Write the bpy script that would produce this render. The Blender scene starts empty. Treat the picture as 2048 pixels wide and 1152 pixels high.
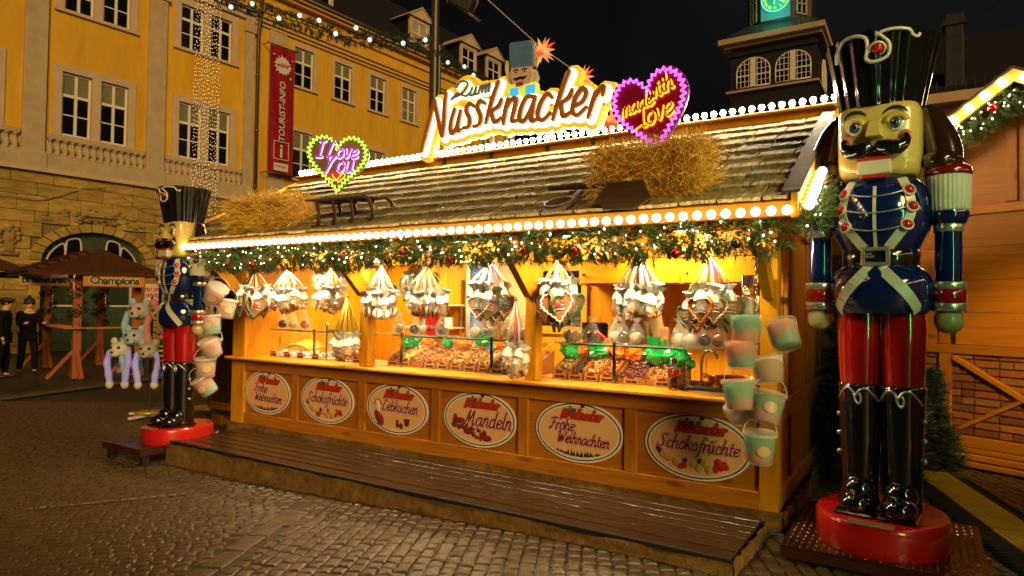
import bpy, math, random
from mathutils import Vector as V, Matrix as M, noise as NZ
R = random.Random(11)
SC = bpy.context.scene
COL = SC.collection
PI = math.pi
# ---------------------------------------------------------------- camera, sky, exposure
YAW, PITCH, ROLL = -0.559643, 0.0257845, 0.01297056
fw = V((math.sin(YAW) * math.cos(PITCH), math.cos(YAW) * math.cos(PITCH), math.sin(PITCH)))
rt = V((math.cos(YAW), -math.sin(YAW), 0)); up = rt.cross(fw)
rt, up = math.cos(ROLL) * rt + math.sin(ROLL) * up, -math.sin(ROLL) * rt + math.cos(ROLL) * up
cam = bpy.data.cameras.new('camera'); cam.sensor_width = 36; cam.lens = 23.0
cam.clip_start = .05; cam.clip_end = 500
camo = bpy.data.objects.new('camera', cam); COL.objects.link(camo)
camo.matrix_world = M(((rt.x, up.x, -fw.x, 0), (rt.y, up.y, -fw.y, 0), (rt.z, up.z, -fw.z, 1.65), (0, 0, 0, 1)))
SC.camera = camo
SC.view_settings.view_transform = 'Standard'; SC.view_settings.look = 'None'
SC.view_settings.exposure = 0.0; SC.view_settings.gamma = 1
W = bpy.data.worlds.new('World'); SC.world = W; W.use_nodes = True
_n = W.node_tree.nodes; _l = W.node_tree.links; _n.clear()
_o = _n.new('ShaderNodeOutputWorld'); _b = _n.new('ShaderNodeBackground'); _b.inputs[1].default_value = 1.0
_tc = _n.new('ShaderNodeTexCoord'); _ns = _n.new('ShaderNodeTexNoise'); _ns.inputs['Scale'].default_value = 1.6
_ns.inputs['Detail'].default_value = 5
_cr = _n.new('ShaderNodeValToRGB')
_cr.color_ramp.elements[0].position = .42; _cr.color_ramp.elements[0].color = (.0012, .0010, .0012, 1)
_cr.color_ramp.elements[1].position = .78; _cr.color_ramp.elements[1].color = (.010, .009, .0095, 1)
_l.new(_tc.outputs['Generated'], _ns.inputs['Vector']); _l.new(_ns.outputs['Fac'], _cr.inputs[0])
_l.new(_cr.outputs[0], _b.inputs[0]); _l.new(_b.outputs[0], _o.inputs[0])
# the warm glow of the lamps round the square comes from behind the camera
sun = bpy.data.lights.new('sun', 'SUN'); sun.energy = 2.6; sun.angle = math.radians(24); sun.color = (1, .655, .26)
suno = bpy.data.objects.new('sun', sun); COL.objects.link(suno)
suno.rotation_euler = V((-.74, .56, -.35)).to_track_quat('-Z', 'Y').to_euler()
SC.cycles.use_denoising = True
SC.cycles.sample_clamp_indirect = 3.0
SC.cycles.max_bounces = 6; SC.cycles.diffuse_bounces = 3; SC.cycles.glossy_bounces = 3
SC.cycles.transmission_bounces = 4; SC.cycles.transparent_max_bounces = 10
SC.cycles.caustics_reflective = False; SC.cycles.caustics_refractive = False

def lamp(kind, loc, energy, color, size=.2, target=None, name='lamp_light', size_y=None, spot=None, parent=None):
    l = bpy.data.lights.new(name, kind); l.energy = energy; l.color = color
    if kind == 'AREA':
        l.size = size
        if size_y: l.shape = 'RECTANGLE'; l.size_y = size_y
    else: l.shadow_soft_size = size
    if spot: l.spot_size = spot; l.spot_blend = .6
    o = bpy.data.objects.new(name, l); COL.objects.link(o); o.location = loc
    if target is not None: o.rotation_euler = (V(target) - V(loc)).to_track_quat('-Z', 'Y').to_euler()
    if parent:
        o.parent = parent; o.matrix_parent_inverse = wm(parent).inverted()
    return o

# ---------------------------------------------------------------- materials
_MC = {}
def P(name, base, rough=.5, metal=0.0, emis=None, es=0.0, alpha=1.0, trans=0.0, coat=0.0, bump=None, var=None, rnd=0.0, spec=.5, sample=True, sss=0.0):
    """principled; bump=(scale, strength), var=(second colour, noise scale, stretch xyz), rnd=brightness change per object"""
    if name in _MC: return _MC[name]
    m = bpy.data.materials.new(name); m.use_nodes = True; nt = m.node_tree; n = nt.nodes; L = nt.links
    b = n['Principled BSDF']
    b.inputs['Base Color'].default_value = (*base, 1); b.inputs['Roughness'].default_value = rough
    b.inputs['Metallic'].default_value = metal; b.inputs['Alpha'].default_value = alpha
    b.inputs['Transmission Weight'].default_value = trans; b.inputs['Coat Weight'].default_value = coat
    b.inputs['Coat Roughness'].default_value = .08
    b.inputs['Specular IOR Level'].default_value = spec if (rough < .7 or spec != .5) else .18
    if emis: b.inputs['Emission Color'].default_value = (*emis, 1); b.inputs['Emission Strength'].default_value = es
    src = None
    if var or bump:
        tc = n.new('ShaderNodeTexCoord'); mp = n.new('ShaderNodeMapping')
        L.new(tc.outputs['Object'], mp.inputs[0])
        oi = n.new('ShaderNodeObjectInfo')
        cx = n.new('ShaderNodeCombineXYZ')
        ml = n.new('ShaderNodeMath'); ml.operation = 'MULTIPLY'; ml.inputs[1].default_value = 37.0
        L.new(oi.outputs['Random'], ml.inputs[0]); L.new(ml.outputs[0], cx.inputs[0]); L.new(ml.outputs[0], cx.inputs[1])
        L.new(cx.outputs[0], mp.inputs['Location'])
    if var:
        c2, sc, st = var
        mp.inputs['Scale'].default_value = st
        ns = n.new('ShaderNodeTexNoise'); ns.inputs['Scale'].default_value = sc; ns.inputs['Detail'].default_value = 6
        ns.inputs['Roughness'].default_value = .62
        L.new(mp.outputs[0], ns.inputs['Vector'])
        rp = n.new('ShaderNodeValToRGB'); rp.color_ramp.elements[0].position = .32; rp.color_ramp.elements[1].position = .68
        rp.color_ramp.elements[0].color = (*c2, 1); rp.color_ramp.elements[1].color = (*base, 1)
        L.new(ns.outputs['Fac'], rp.inputs[0]); src = rp.outputs[0]
        mr = n.new('ShaderNodeMapRange'); mr.inputs['To Min'].default_value = max(.02, rough - .12); mr.inputs['To Max'].default_value = min(1, rough + .12)
        L.new(ns.outputs['Fac'], mr.inputs[0]); L.new(mr.outputs[0], b.inputs['Roughness'])
    if rnd:
        oi2 = n.new('ShaderNodeObjectInfo'); h = n.new('ShaderNodeHueSaturation')
        mr2 = n.new('ShaderNodeMapRange'); mr2.inputs['To Min'].default_value = 1 - rnd; mr2.inputs['To Max'].default_value = 1 + rnd
        L.new(oi2.outputs['Random'], mr2.inputs[0]); L.new(mr2.outputs[0], h.inputs['Value'])
        if src: L.new(src, h.inputs['Color'])
        else: h.inputs['Color'].default_value = (*base, 1)
        src = h.outputs[0]
    if src: L.new(src, b.inputs['Base Color'])
    if bump:
        n2 = n.new('ShaderNodeTexNoise'); n2.inputs['Scale'].default_value = bump[0]; n2.inputs['Detail'].default_value = 5
        L.new(mp.outputs[0], n2.inputs['Vector'])
        bp = n.new('ShaderNodeBump'); bp.inputs['Strength'].default_value = bump[1]; bp.inputs['Distance'].default_value = .02
        L.new(n2.outputs['Fac'], bp.inputs['Height']); L.new(bp.outputs[0], b.inputs['Normal'])
    if not sample: m.cycles.emission_sampling = 'NONE'
    _MC[name] = m
    return m
def glow(name, col, s, sample=True):
    return P(name, (0.02, .02, .02), .6, emis=col, es=s, sample=sample)
def wood(name, c, c2, axis, rough=.45, rnd=.12):
    st = {'x': (1.0, 9, 9), 'y': (9, 1.0, 9), 'z': (9, 9, 1.0)}[axis]
    if name in _MC: return _MC[name]
    m = P(name, c, rough, var=(c2, 2.2, st), bump=(3.0, .25), rnd=rnd, spec=.22)
    nt = m.node_tree; n = nt.nodes; L = nt.links; b = n['Principled BSDF']; src = b.inputs['Base Color'].links[0].from_socket
    tc = n.new('ShaderNodeTexCoord'); mp = n.new('ShaderNodeMapping'); mp.inputs['Scale'].default_value = tuple(1.2 if v == 1.0 else 4.2 for v in st)
    oi = n.new('ShaderNodeObjectInfo'); ml = n.new('ShaderNodeMath'); ml.operation = 'MULTIPLY'; ml.inputs[1].default_value = 53.0; L.new(oi.outputs['Random'], ml.inputs[0])
    cx = n.new('ShaderNodeCombineXYZ'); L.new(ml.outputs[0], cx.inputs[0]); L.new(ml.outputs[0], cx.inputs[2]); L.new(cx.outputs[0], mp.inputs['Location'])
    vo = n.new('ShaderNodeTexVoronoi'); vo.inputs['Scale'].default_value = 1.25; L.new(tc.outputs['Object'], mp.inputs[0]); L.new(mp.outputs[0], vo.inputs['Vector'])
    mr = n.new('ShaderNodeMapRange'); mr.interpolation_type = 'SMOOTHSTEP'; mr.inputs['From Min'].default_value = .05; mr.inputs['From Max'].default_value = .17; mr.inputs['To Min'].default_value = .72; mr.inputs['To Max'].default_value = 0.0
    L.new(vo.outputs['Distance'], mr.inputs[0]); mx = n.new('ShaderNodeMixRGB'); L.new(mr.outputs[0], mx.inputs[0]); L.new(src, mx.inputs[1]); mx.inputs[2].default_value = (c2[0] * .35, c2[1] * .28, c2[2] * .25, 1); L.new(mx.outputs[0], b.inputs['Base Color'])
    return m

# ---------------------------------------------------------------- mesh builder
def T(x=0, y=0, z=0, rx=0, ry=0, rz=0, s=1):
    m = M.Translation((x, y, z)) @ M.Rotation(rz, 4, 'Z') @ M.Rotation(ry, 4, 'Y') @ M.Rotation(rx, 4, 'X')
    if isinstance(s, (tuple, list)): m = m @ M.Diagonal((*s, 1))
    elif s != 1: m = m @ M.Scale(s, 4)
    return m
def frame(p, d, upv=V((0, 0, 1))):
    """matrix at p with local z along d"""
    z = V(d).normalized()
    if abs(z.dot(upv)) > .99: upv = V((0, 1, 0))
    x = upv.cross(z).normalized(); y = z.cross(x)
    return M(((x.x, y.x, z.x, p[0]), (x.y, y.y, z.y, p[1]), (x.z, y.z, z.z, p[2]), (0, 0, 0, 1)))
def spline(pts, n=6, closed=False):
    pts = [V(p) for p in pts]; out = []; N = len(pts)
    rng = range(N if closed else N - 1)
    for i in rng:
        if closed: p0, p1, p2, p3 = pts[(i - 1) % N], pts[i], pts[(i + 1) % N], pts[(i + 2) % N]
        else: p0, p1, p2, p3 = pts[max(i - 1, 0)], pts[i], pts[i + 1], pts[min(i + 2, N - 1)]
        for k in range(n):
            t = k / n
            out.append(.5 * ((2 * p1) + (p2 - p0) * t + (2 * p0 - 5 * p1 + 4 * p2 - p3) * t * t + (3 * p1 - p0 - 3 * p2 + p3) * t ** 3))
    if not closed: out.append(pts[-1])
    return out
class MB:
    def __init__(s): s.v = []; s.f = []; s.mi = []; s.sm = []; s.mat = 0; s.TT = None
    def add(s, vs, fs, smooth=False, t=None):
        b = len(s.v)
        if t is not None: vs = [t @ V(v) for v in vs]
        if s.TT is not None: vs = [s.TT @ V(v) for v in vs]
        s.v.extend([tuple(v) for v in vs])
        for f in fs:
            s.f.append([i + b for i in f]); s.mi.append(s.mat); s.sm.append(smooth)
        return s
    def box(s, x0, x1, y0, y1, z0, z1, t=None, bev=0.0):
        if bev <= 0:
            vs = [(x0, y0, z0), (x1, y0, z0), (x1, y1, z0), (x0, y1, z0), (x0, y0, z1), (x1, y0, z1), (x1, y1, z1), (x0, y1, z1)]
            return s.add(vs, [(0, 3, 2, 1), (4, 5, 6, 7), (0, 1, 5, 4), (1, 2, 6, 5), (2, 3, 7, 6), (3, 0, 4, 7)], t=t)
        b = min(bev, (x1 - x0) * .45, (y1 - y0) * .45, (z1 - z0) * .45)
        X = (x0, x1); Y = (y0, y1); Z = (z0, z1); vs = []; idx = {}
        for i in (0, 1):
            for j in (0, 1):
                for k in (0, 1):
                    sx, sy, sz = (1 - 2 * i) * b, (1 - 2 * j) * b, (1 - 2 * k) * b
                    for a in range(3):
                        idx[i, j, k, a] = len(vs)
                        vs.append((X[i] + (0 if a == 0 else sx), Y[j] + (0 if a == 1 else sy), Z[k] + (0 if a == 2 else sz)))
        fs = []
        for a in range(3):
            o1, o2 = [(1, 2), (0, 2), (0, 1)][a]
            for e in (0, 1):
                q = []
                for (u, w) in ((0, 0), (1, 0), (1, 1), (0, 1)):
                    c = [0, 0, 0]; c[a] = e; c[o1] = u; c[o2] = w; q.append(idx[(*c, a)])
                if (a != 1) != (e == 1): q.reverse()
                fs.append(tuple(q))
        for a in range(3):
            o1, o2 = [(1, 2), (0, 2), (0, 1)][a]
            for u in (0, 1):
                for w in (0, 1):
                    c0 = [0, 0, 0]; c0[o1] = u; c0[o2] = w; c1 = list(c0); c1[a] = 1
                    fs.append((idx[(*c0, o1)], idx[(*c0, o2)], idx[(*c1, o2)], idx[(*c1, o1)]))
        for i in (0, 1):
            for j in (0, 1):
                for k in (0, 1): fs.append((idx[i, j, k, 0], idx[i, j, k, 1], idx[i, j, k, 2]))
        return s.add(vs, fs, t=t)
    def beam(s, a, b, w, h, upv=V((0, 0, 1)), bev=.004):
        a = V(a); b = V(b); L = (b - a).length
        return s.box(-w / 2, w / 2, -h / 2, h / 2, 0, L, t=frame(a, b - a, upv), bev=bev)
    def lathe(s, prof, n=24, t=None, sx=1.0, sy=1.0, smooth=True, a0=0.0, a1=2 * PI, fn=None):
        """prof [(r,z)..]; a repeated point makes a hard edge"""
        full = abs(a1 - a0 - 2 * PI) < 1e-6; m = n if full else n + 1; vs = []; fs = []
        for (r, z) in prof:
            for i in range(m):
                a = a0 + (a1 - a0) * i / n; rr = r * (fn(a, z) if fn else 1)
                vs.append((rr * math.sin(a) * sx, -rr * math.cos(a) * sy, z))
        for k in range(len(prof) - 1):
            if abs(prof[k][0] - prof[k + 1][0]) < 1e-9 and abs(prof[k][1] - prof[k + 1][1]) < 1e-9: continue
            for i in range(n):
                j = (i + 1) % m
                fs.append((k * m + i, k * m + j, (k + 1) * m + j, (k + 1) * m + i))
        return s.add(vs, fs, smooth, t)
    def cyl(s, a, b, r, r2=None, n=12, smooth=True):
        a = V(a); b = V(b); L = (b - a).length; r2 = r if r2 is None else r2
        return s.lathe([(0, 0), (r, 0), (r, 0), (r2, L), (r2, L), (0, L)], n, frame(a, b - a), smooth=smooth)
    def tube(s, pts, r, n=8, closed=False):
        pts = [V(p) for p in pts]; N = len(pts)
        rs = r if isinstance(r, (list, tuple)) else [r] * N
        vs = []; fs = []; px = None
        for i, p in enumerate(pts):
            d = (pts[(i + 1) % N] - pts[i - 1]) if closed else (pts[min(i + 1, N - 1)] - pts[max(i - 1, 0)])
            if d.length < 1e-9: d = V((0, 0, 1))
            d.normalize()
            if px is None:
                px = d.cross(V((0, 0, 1)) if abs(d.z) < .9 else V((0, 1, 0))).normalized()
            else:
                px = (px - d * px.dot(d)); px = px.normalized() if px.length > 1e-6 else d.orthogonal().normalized()
            py = d.cross(px)
            for k in range(n):
                a = 2 * PI * k / n; vs.append(p + (px * math.cos(a) + py * math.sin(a)) * rs[i])
        for i in range(N if closed else N - 1):
            for k in range(n):
                q = (k + 1) % n; j = (i + 1) % N
                fs.append((i * n + k, i * n + q, j * n + q, j * n + k))
        if not closed: fs.append(tuple(range(n - 1, -1, -1))); fs.append(tuple((N - 1) * n + k for k in range(n)))
        return s.add(vs, fs, True)
    def ball(s, c, r, seg=12, ring=8, sc=(1, 1, 1), t=None, smooth=True, jit=0.0, rot=None):
        prof = [(max(1e-4, math.sin(PI * k / ring)), -math.cos(PI * k / ring)) for k in range(ring + 1)]
        vs = []; fs = []
        for (rr, z) in prof:
            for i in range(seg):
                a = 2 * PI * i / seg; j = 1 + (R.uniform(-jit, jit) if jit else 0)
                vs.append(V((rr * math.cos(a) * r * sc[0] * j, rr * math.sin(a) * r * sc[1] * j, z * r * sc[2] * j)))
        if rot is not None: vs = [rot @ v for v in vs]
        vs = [V(c) + v for v in vs]
        for k in range(ring):
            for i in range(seg):
                q = (i + 1) % seg; fs.append((k * seg + i, k * seg + q, (k + 1) * seg + q, (k + 1) * seg + i))
        return s.add(vs, fs, smooth, t)
    def prism(s, poly, d0, d1, t=None, smooth=False):
        """poly in the xz plane, thickness from y=d0 (front) to y=d1"""
        n = len(poly); vs = [(p[0], d0, p[1]) for p in poly] + [(p[0], d1, p[1]) for p in poly]
        ar = sum(poly[i][0] * poly[(i + 1) % n][1] - poly[(i + 1) % n][0] * poly[i][1] for i in range(n))
        fr = list(range(n)); bk = [2 * n - 1 - i for i in range(n)]
        fs = [fr, bk]
        for i in range(n): j = (i + 1) % n; fs.append((i, i + n, j + n, j))
        if ar < 0: fs = [tuple(reversed(f)) for f in fs]
        return s.add(vs, fs, smooth, t)
    def quad(s, a, b, c, d, smooth=False): return s.add([a, b, c, d], [(0, 1, 2, 3)], smooth)
    def stroke(s, pts, hw, y0, y1, fn=None):
        """brush stroke in the xz plane: a ribbon of half width hw (number or list) with round ends, extruded from y0 (front) to y1"""
        N = len(pts); hs = hw if isinstance(hw, (list, tuple)) else [hw] * N
        L = []; Rr = []
        for i, p in enumerate(pts):
            a = pts[max(i - 1, 0)]; b = pts[min(i + 1, N - 1)]; dx, dz = b[0] - a[0], b[1] - a[1]; l = math.hypot(dx, dz) or 1
            nx, nz = -dz / l, dx / l
            L.append((p[0] + nx * hs[i], p[1] + nz * hs[i])); Rr.append((p[0] - nx * hs[i], p[1] - nz * hs[i]))
        def cap(p, q, h):
            a0 = math.atan2(q[1] - p[1], q[0] - p[0]); return [(p[0] + h * math.cos(a0 - PI * k / 4), p[1] + h * math.sin(a0 - PI * k / 4)) for k in (1, 2, 3)]
        out = L + cap(pts[-1], L[-1], hs[-1]) + Rr[::-1] + cap(pts[0], Rr[0], hs[0])
        n = len(out); tr = fn or (lambda x, y, z: (x, y, z))
        vs = [tr(p[0], y0, p[1]) for p in out] + [tr(p[0], y1, p[1]) for p in out]
        b = len(s.v)
        fs = []
        for i in range(N - 1): fs.append((i, i + 1, n - (3 + 1) - (i + 1), n - 4 - i))
        e = N - 1
        fs.append((e, N, N + 1, N + 2, N + 3)); fs.append((n - 4, n - 3, n - 2, n - 1, 0))
        bk = [tuple(reversed([q + n for q in f])) for f in fs]
        sd = [(i, i + n, (i + 1) % n + n, (i + 1) % n) for i in range(n)]
        return s.add(vs, [tuple(reversed(f)) for f in fs] + [tuple(reversed(f)) for f in bk] + [tuple(reversed(q)) for q in sd])
    def mesh(s, name, mats):
        me = bpy.data.meshes.new(name); me.from_pydata(s.v, [], s.f)
        if not isinstance(mats, (list, tuple)): mats = [mats]
        for m in mats: me.materials.append(m)
        if len(mats) > 1: me.polygons.foreach_set('material_index', s.mi)
        me.polygons.foreach_set('use_smooth', s.sm); me.update()
        return me

# ---------------------------------------------------------------- objects
def wm(o):
    b = o.matrix_basis
    return b if o.parent is None else wm(o.parent) @ o.matrix_parent_inverse @ b
def tags(o, label=None, cat=None, group=None, kind=None):
    if label: o['label'] = label
    if cat: o['category'] = cat
    if group: o['group'] = group
    if kind: o['kind'] = kind
    return o
def thing(name, label, cat, loc=(0, 0, 0), rz=0.0, group=None, kind=None, m=None):
    o = bpy.data.objects.new(name, None); COL.objects.link(o)
    o.empty_display_size = .1
    o.matrix_basis = m if m is not None else T(*loc, rz=rz)
    return tags(o, label, cat, group, kind)
def obj(name, mb, mats=None, parent=None, m=None, world=False, label=None, cat=None, group=None, kind=None):
    """mb: MB or a ready mesh (shared); world=True: the matrix/geometry is in world space, else in the parent's space"""
    me = mb.mesh(name, mats) if isinstance(mb, MB) else mb
    o = bpy.data.objects.new(name, me); COL.objects.link(o)
    if m is not None: o.matrix_basis = m
    if parent is not None:
        o.parent = parent
        if world: o.matrix_parent_inverse = wm(parent).inverted()
    return tags(o, label, cat, group, kind)
def copy_thing(root, m, label=None, group=None):
    def cp(o, p):
        c = o.copy(); COL.objects.link(c); c.parent = p
        if p is not None: c.matrix_parent_inverse = o.matrix_parent_inverse.copy()
        for ch in list(KIDS.get(o.name, [])): cp(ch, c)
        return c
    KIDS = {}
    for o in COL.objects:
        if o.parent is not None: KIDS.setdefault(o.parent.name, []).append(o)
    r = cp(root, None); r.matrix_basis = m
    if label: r['label'] = label
    if group: r['group'] = group
    return r
def text_mesh(body, size, mat, extr=.004, shear=0.0, bold=0.0, align='CENTER', name='lettering', spacing=1.0):
    """flat lettering in the xz plane, front towards -y"""
    cu = bpy.data.curves.new('t', 'FONT'); cu.body = body; cu.size = size; cu.extrude = extr; cu.shear = shear; cu.offset = bold
    cu.align_x = align; cu.align_y = 'CENTER'; cu.resolution_u = 3; cu.space_character = spacing
    o = bpy.data.objects.new('t', cu); COL.objects.link(o)
    me = bpy.data.meshes.new_from_object(o.evaluated_get(bpy.context.evaluated_depsgraph_get()))
    bpy.data.objects.remove(o); bpy.data.curves.remove(cu)
    me.name = name; me.transform(M.Rotation(PI / 2, 4, 'X'))
    me.materials.clear(); me.materials.append(mat)
    return me
def needles(mb, c, d, n, ln, sp, w=.006):
    """a sprig: n blades round direction d at c"""
    d = V(d).normalized(); x = d.orthogonal().normalized(); y = d.cross(x)
    for i in range(n):
        t = i / n; a = R.uniform(0, 2 * PI)
        o = x * math.cos(a) + y * math.sin(a)
        dirv = (d * R.uniform(.35, .9) + o * sp).normalized()
        b = c + d * (t * ln * .8)
        l = ln * R.uniform(.45, .8); s_ = dirv.cross(V((R.uniform(-1, 1), R.uniform(-1, 1), R.uniform(-1, 1)))).normalized() * w
        mb.add([b - s_, b + s_, b + dirv * l], [(0, 1, 2)])
# ---------------------------------------------------------------- palette
m_yellow = P('yellow_render', (.70, .41, .035), .85, var=((.56, .30, .025), 1.1, (1.6, 1.6, .4)), bump=(30, .12))
m_cream = P('cream_plaster', (.50, .39, .25), .8, var=((.39, .30, .19), 2.0, (1, 1, 1)), bump=(25, .1))
m_cream2 = P('cream_trim', (.56, .43, .29), .75, var=((.48, .36, .24), 2.0, (1, 1, 1)))
m_sash = P('white_sash', (.70, .66, .58), .5)
m_sand = P('sandstone', (.46, .32, .085), .9, var=((.25, .165, .04), 2.2, (1, 1, 1.6)), bump=(9, .6), rnd=.16)
m_sandcarve = P('carved_sandstone', (.36, .24, .09), .9, var=((.17, .11, .045), 5, (1, 1, 1)), bump=(14, .7))
m_mortar = P('mortar', (.20, .14, .06), .95)
m_glassdark = P('dark_glass', (.006, .006, .008), .06, spec=.6)
m_glassblind = P('blind_glass', (.20, .19, .10), .25, var=((.15, .15, .09), 2, (1, 1, .3)))
m_green = P('green_door', (.045, .075, .035), .5, var=((.03, .05, .025), 3, (9, 9, 1)), bump=(4, .2))
m_darkroof = P('dark_slate_roof', (.012, .011, .012), .6, bump=(8, .4))
m_slate = P('slate_cladding', (.018, .016, .015), .5, var=((.010, .009, .009), 3, (1, 1, 6)), bump=(6, .4))
m_zinc = P('zinc_pipe', (.10, .085, .06), .45, metal=.6)
m_iron = P('painted_iron', (.07, .065, .055), .45, metal=.5)
m_black = P('black_gloss', (.006, .006, .007), .09, coat=1.0)
m_blackm = P('black_matt', (.012, .012, .012), .6)
m_white = P('white_gloss', (.72, .70, .64), .22, coat=.5)
m_chrome = P('chrome', (.75, .73, .68), .16, metal=1)
m_gold = P('gold_paint', (.62, .38, .06), .35, metal=.4)
m_leaf = P('fir_needles', (.085, .145, .028), .55, rnd=.2)
m_leafd = P('dark_fir_needles', (.016, .030, .012), .6)
m_wx = wood('honey_pine_x', (.66, .31, .008), (.52, .21, .005), 'x')
m_wz = wood('honey_pine_z', (.66, .31, .008), (.52, .21, .005), 'z')
m_wy = wood('honey_pine_y', (.66, .31, .008), (.52, .21, .005), 'y')
m_px = wood('brown_stained_x', (.46, .175, .012), (.34, .115, .008), 'x', .5)
m_pz = wood('brown_stained_z', (.46, .175, .012), (.34, .115, .008), 'z', .5)
m_py = wood('brown_stained_y', (.46, .175, .012), (.34, .115, .008), 'y', .5)
m_oldwood = wood('old_dark_wood', (.085, .045, .020), (.045, .024, .011), 'x', .6)
m_red = P('red_gloss', (.42, .006, .006), .12, coat=1.0)
m_redlac = P('red_lacquer', (.55, .012, .012), .22, coat=.7, bump=(40, .06))
m_blue = P('blue_gloss', (.0045, .014, .095), .10, coat=1.0)
m_burlap = P('burlap', (.26, .15, .045), .95, var=((.13, .07, .022), 14, (1, 1, 1)), bump=(60, .5))
m_bulb = glow('warm_bulb', (1, .76, .42), 15.0)
m_fairy = glow('fairy_light', (1, .80, .48), 14.0, sample=False)
m_curt = glow('curtain_light', (1, .62, .24), 2.6, sample=False)
m_globe = glow('cold_globe', (.92, 1, .90), 1.9, sample=False)

# ---------------------------------------------------------------- ground
def gz(x, y):
    t = min(1, max(0, (-1.5 - x) / 5.0)); t = t * t * (3 - 2 * t)
    return -.14 * t
m_ground = P('dark_paving', (.045, .030, .014), .55, var=((.028, .021, .013), 4.5, (1, 1, 1)), bump=(11, .9))
m_cobble = P('cobblestone', (.085, .054, .022), .38, var=((.052, .033, .014), 7, (1, 1, 1)), bump=(30, .35), rnd=.22)
g = MB(); NX, NY = 60, 60
for j in range(NY + 1):
    for i in range(NX + 1):
        x = -70 + 100 * i / NX if not (18 <= i <= 48) else -70 + 100 * i / NX
        y = -25 + 95 * j / NY
        g.v.append((x, y, gz(x, y) - .016))
for j in range(NY):
    for i in range(NX):
        a = j * (NX + 1) + i; g.f.append([a, a + 1, a + NX + 2, a + NX + 1]); g.mi.append(0); g.sm.append(True)
ground = obj('ground', g, m_ground, kind='structure')
# cobbles: two laying directions either side of a smooth channel of long setts
cd = V((-.4429, .8966, 0)); cn = V((.8966, .4429, 0)); c0 = V((-4.1, 3.0, 0))
sd = V((.642, .767, 0)); sn = V((-.767, .642, 0))
stones = []
def free(x, y):
    if -7.95 < x < -.95 and 4.2 < y < 7.8: return False
    if y > 4.75 and -.7 < x < .25 and y < 6: return False
    return True
def zone(d, n_, o, w, l, side, xr, yr, lim):
    ext = 16
    for r in range(-int(ext / w), int(ext / w)):
        ph = R.random() * l; off = r * w; q = -ext
        while q < ext:
            ll = l * R.uniform(.78, 1.2); wob = .05 * math.sin(q * .9 + r * .13) if side < 0 else .012 * math.sin(q * 1.7)
            p = o + d * (q + ll / 2 + ph) + n_ * (off + wob); q += ll
            if not (xr[0] < p.x < xr[1] and yr[0] < p.y < yr[1]): continue
            sgn = (p - c0).dot(cn)
            if (sgn > .085) != (side > 0) or abs(sgn) < .095: continue
            if not free(p.x, p.y): continue
            dd = (p - V((0, 0, 0))); dep = dd.dot(fw)
            if dep < 1.9: continue
            lat = dd.dot(rt) / dep
            if abs(lat) > .86 or dep > lim: continue
            if (V((p.x, p.y, gz(p.x, p.y) - 1.65))).dot(up) / dep < -.52: continue
            stones.append((dep, p, ll - .009, w - .009, d))
zone(cd, cn, V((-4, 3, 0)), .098, .118, 1, (-9, 3), (-2, 9), 9)
zone(sd, sn, V((-8, 4, 0)), .092, .112, -1, (-15.0, -2), (0, 9.5), 11.5)
for k in range(-8, 14):   # the channel: longer flat setts
    p = c0 + cd * (k * .31)
    if free(p.x, p.y) and p.y < 4.15: stones.append((p.dot(fw), p, .298, .17, cd))
stones.sort(key=lambda s: s[0])
def stone_verts(mb, l, w, h, jit):
    b = .016; q = [R.uniform(-jit, jit) for _ in range(8)]
    o = [(-l / 2 + q[0], -w / 2 + q[1]), (l / 2 + q[2], -w / 2 + q[3]), (l / 2 + q[4], w / 2 + q[5]), (-l / 2 + q[6], w / 2 + q[7])]
    vs = [(x, y, -.05) for x, y in o] + [(x, y, h - .007) for x, y in o] + [(x * (1 - 2 * b / l), y * (1 - 2 * b / w), h + R.uniform(-.003, .003)) for x, y in o] + [(0, 0, h + .002)]
    fs = []
    for a in (0, 4):
        for i in range(4): j = (i + 1) % 4; fs.append((a + i, a + j, a + 4 + j, a + 4 + i))
    for i in range(4): fs.append((8 + i, 8 + (i + 1) % 4, 12))
    return vs, fs
protos = []
for k in range(14):
    mb = MB(); vs, fs = stone_verts(mb, .138, .106, 0, .006); mb.add(vs, fs, False); protos.append(mb.mesh('cobble', m_cobble))
rest = MB(); cnt = 0
for i, (dep, p, l, w, d) in enumerate(stones):
    z = gz(p.x, p.y) + R.uniform(-.003, .002); a = math.atan2(d.y, d.x) + R.uniform(-.05, .05)
    tilt = T(p.x, p.y, z, R.uniform(-.016, .016), R.uniform(-.016, .016), a)
    if cnt < 299 and dep > 2.2:
        cnt += 1
        obj('cobble', protos[R.randrange(14)], parent=ground, m=tilt @ M.Diagonal((l / .138, w / .106, 1, 1)))
    else:
        vs, fs = stone_verts(None, l, w, 0, .006); rest.add(vs, fs, False, tilt)
obj('cobblestones', rest, m_cobble, parent=ground, kind='stuff')
# faded paint strip, kerb line
mb = MB()
for k in range(16):   # worn paint left on the stones only
    if R.random() < .12: continue
    u, e = k / 16, (k + R.uniform(.55, .95)) / 16; A, B = V((-6.43, 2.58, 0)), V((-5.73, 3.575, 0)); n2 = V((-.82, .575, 0)) * R.uniform(.018, .034)
    c, d = A.lerp(B, u), A.lerp(B, e); mb.add([(q.x, q.y, gz(q.x, q.y) + .0075) for q in (c - n2, d - n2, d + n2, c + n2)], [(0, 1, 2, 3)])
obj('paint_line', mb, P('worn_paint', (.30, .26, .16), .6, var=((.08, .06, .03), 14, (1, 1, 1))), kind='structure')
mb = MB(); mb.box(-.16, .16, -5.5, 9, 0, .055, bev=.02)
obj('kerb', mb, P('kerb_stone', (.13, .105, .06), .7, bump=(20, .4), var=((.08, .06, .04), 3, (1, 1, 1))), m=T(-14.25, 6.7, -.14, rz=.285), kind='structure')

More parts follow.
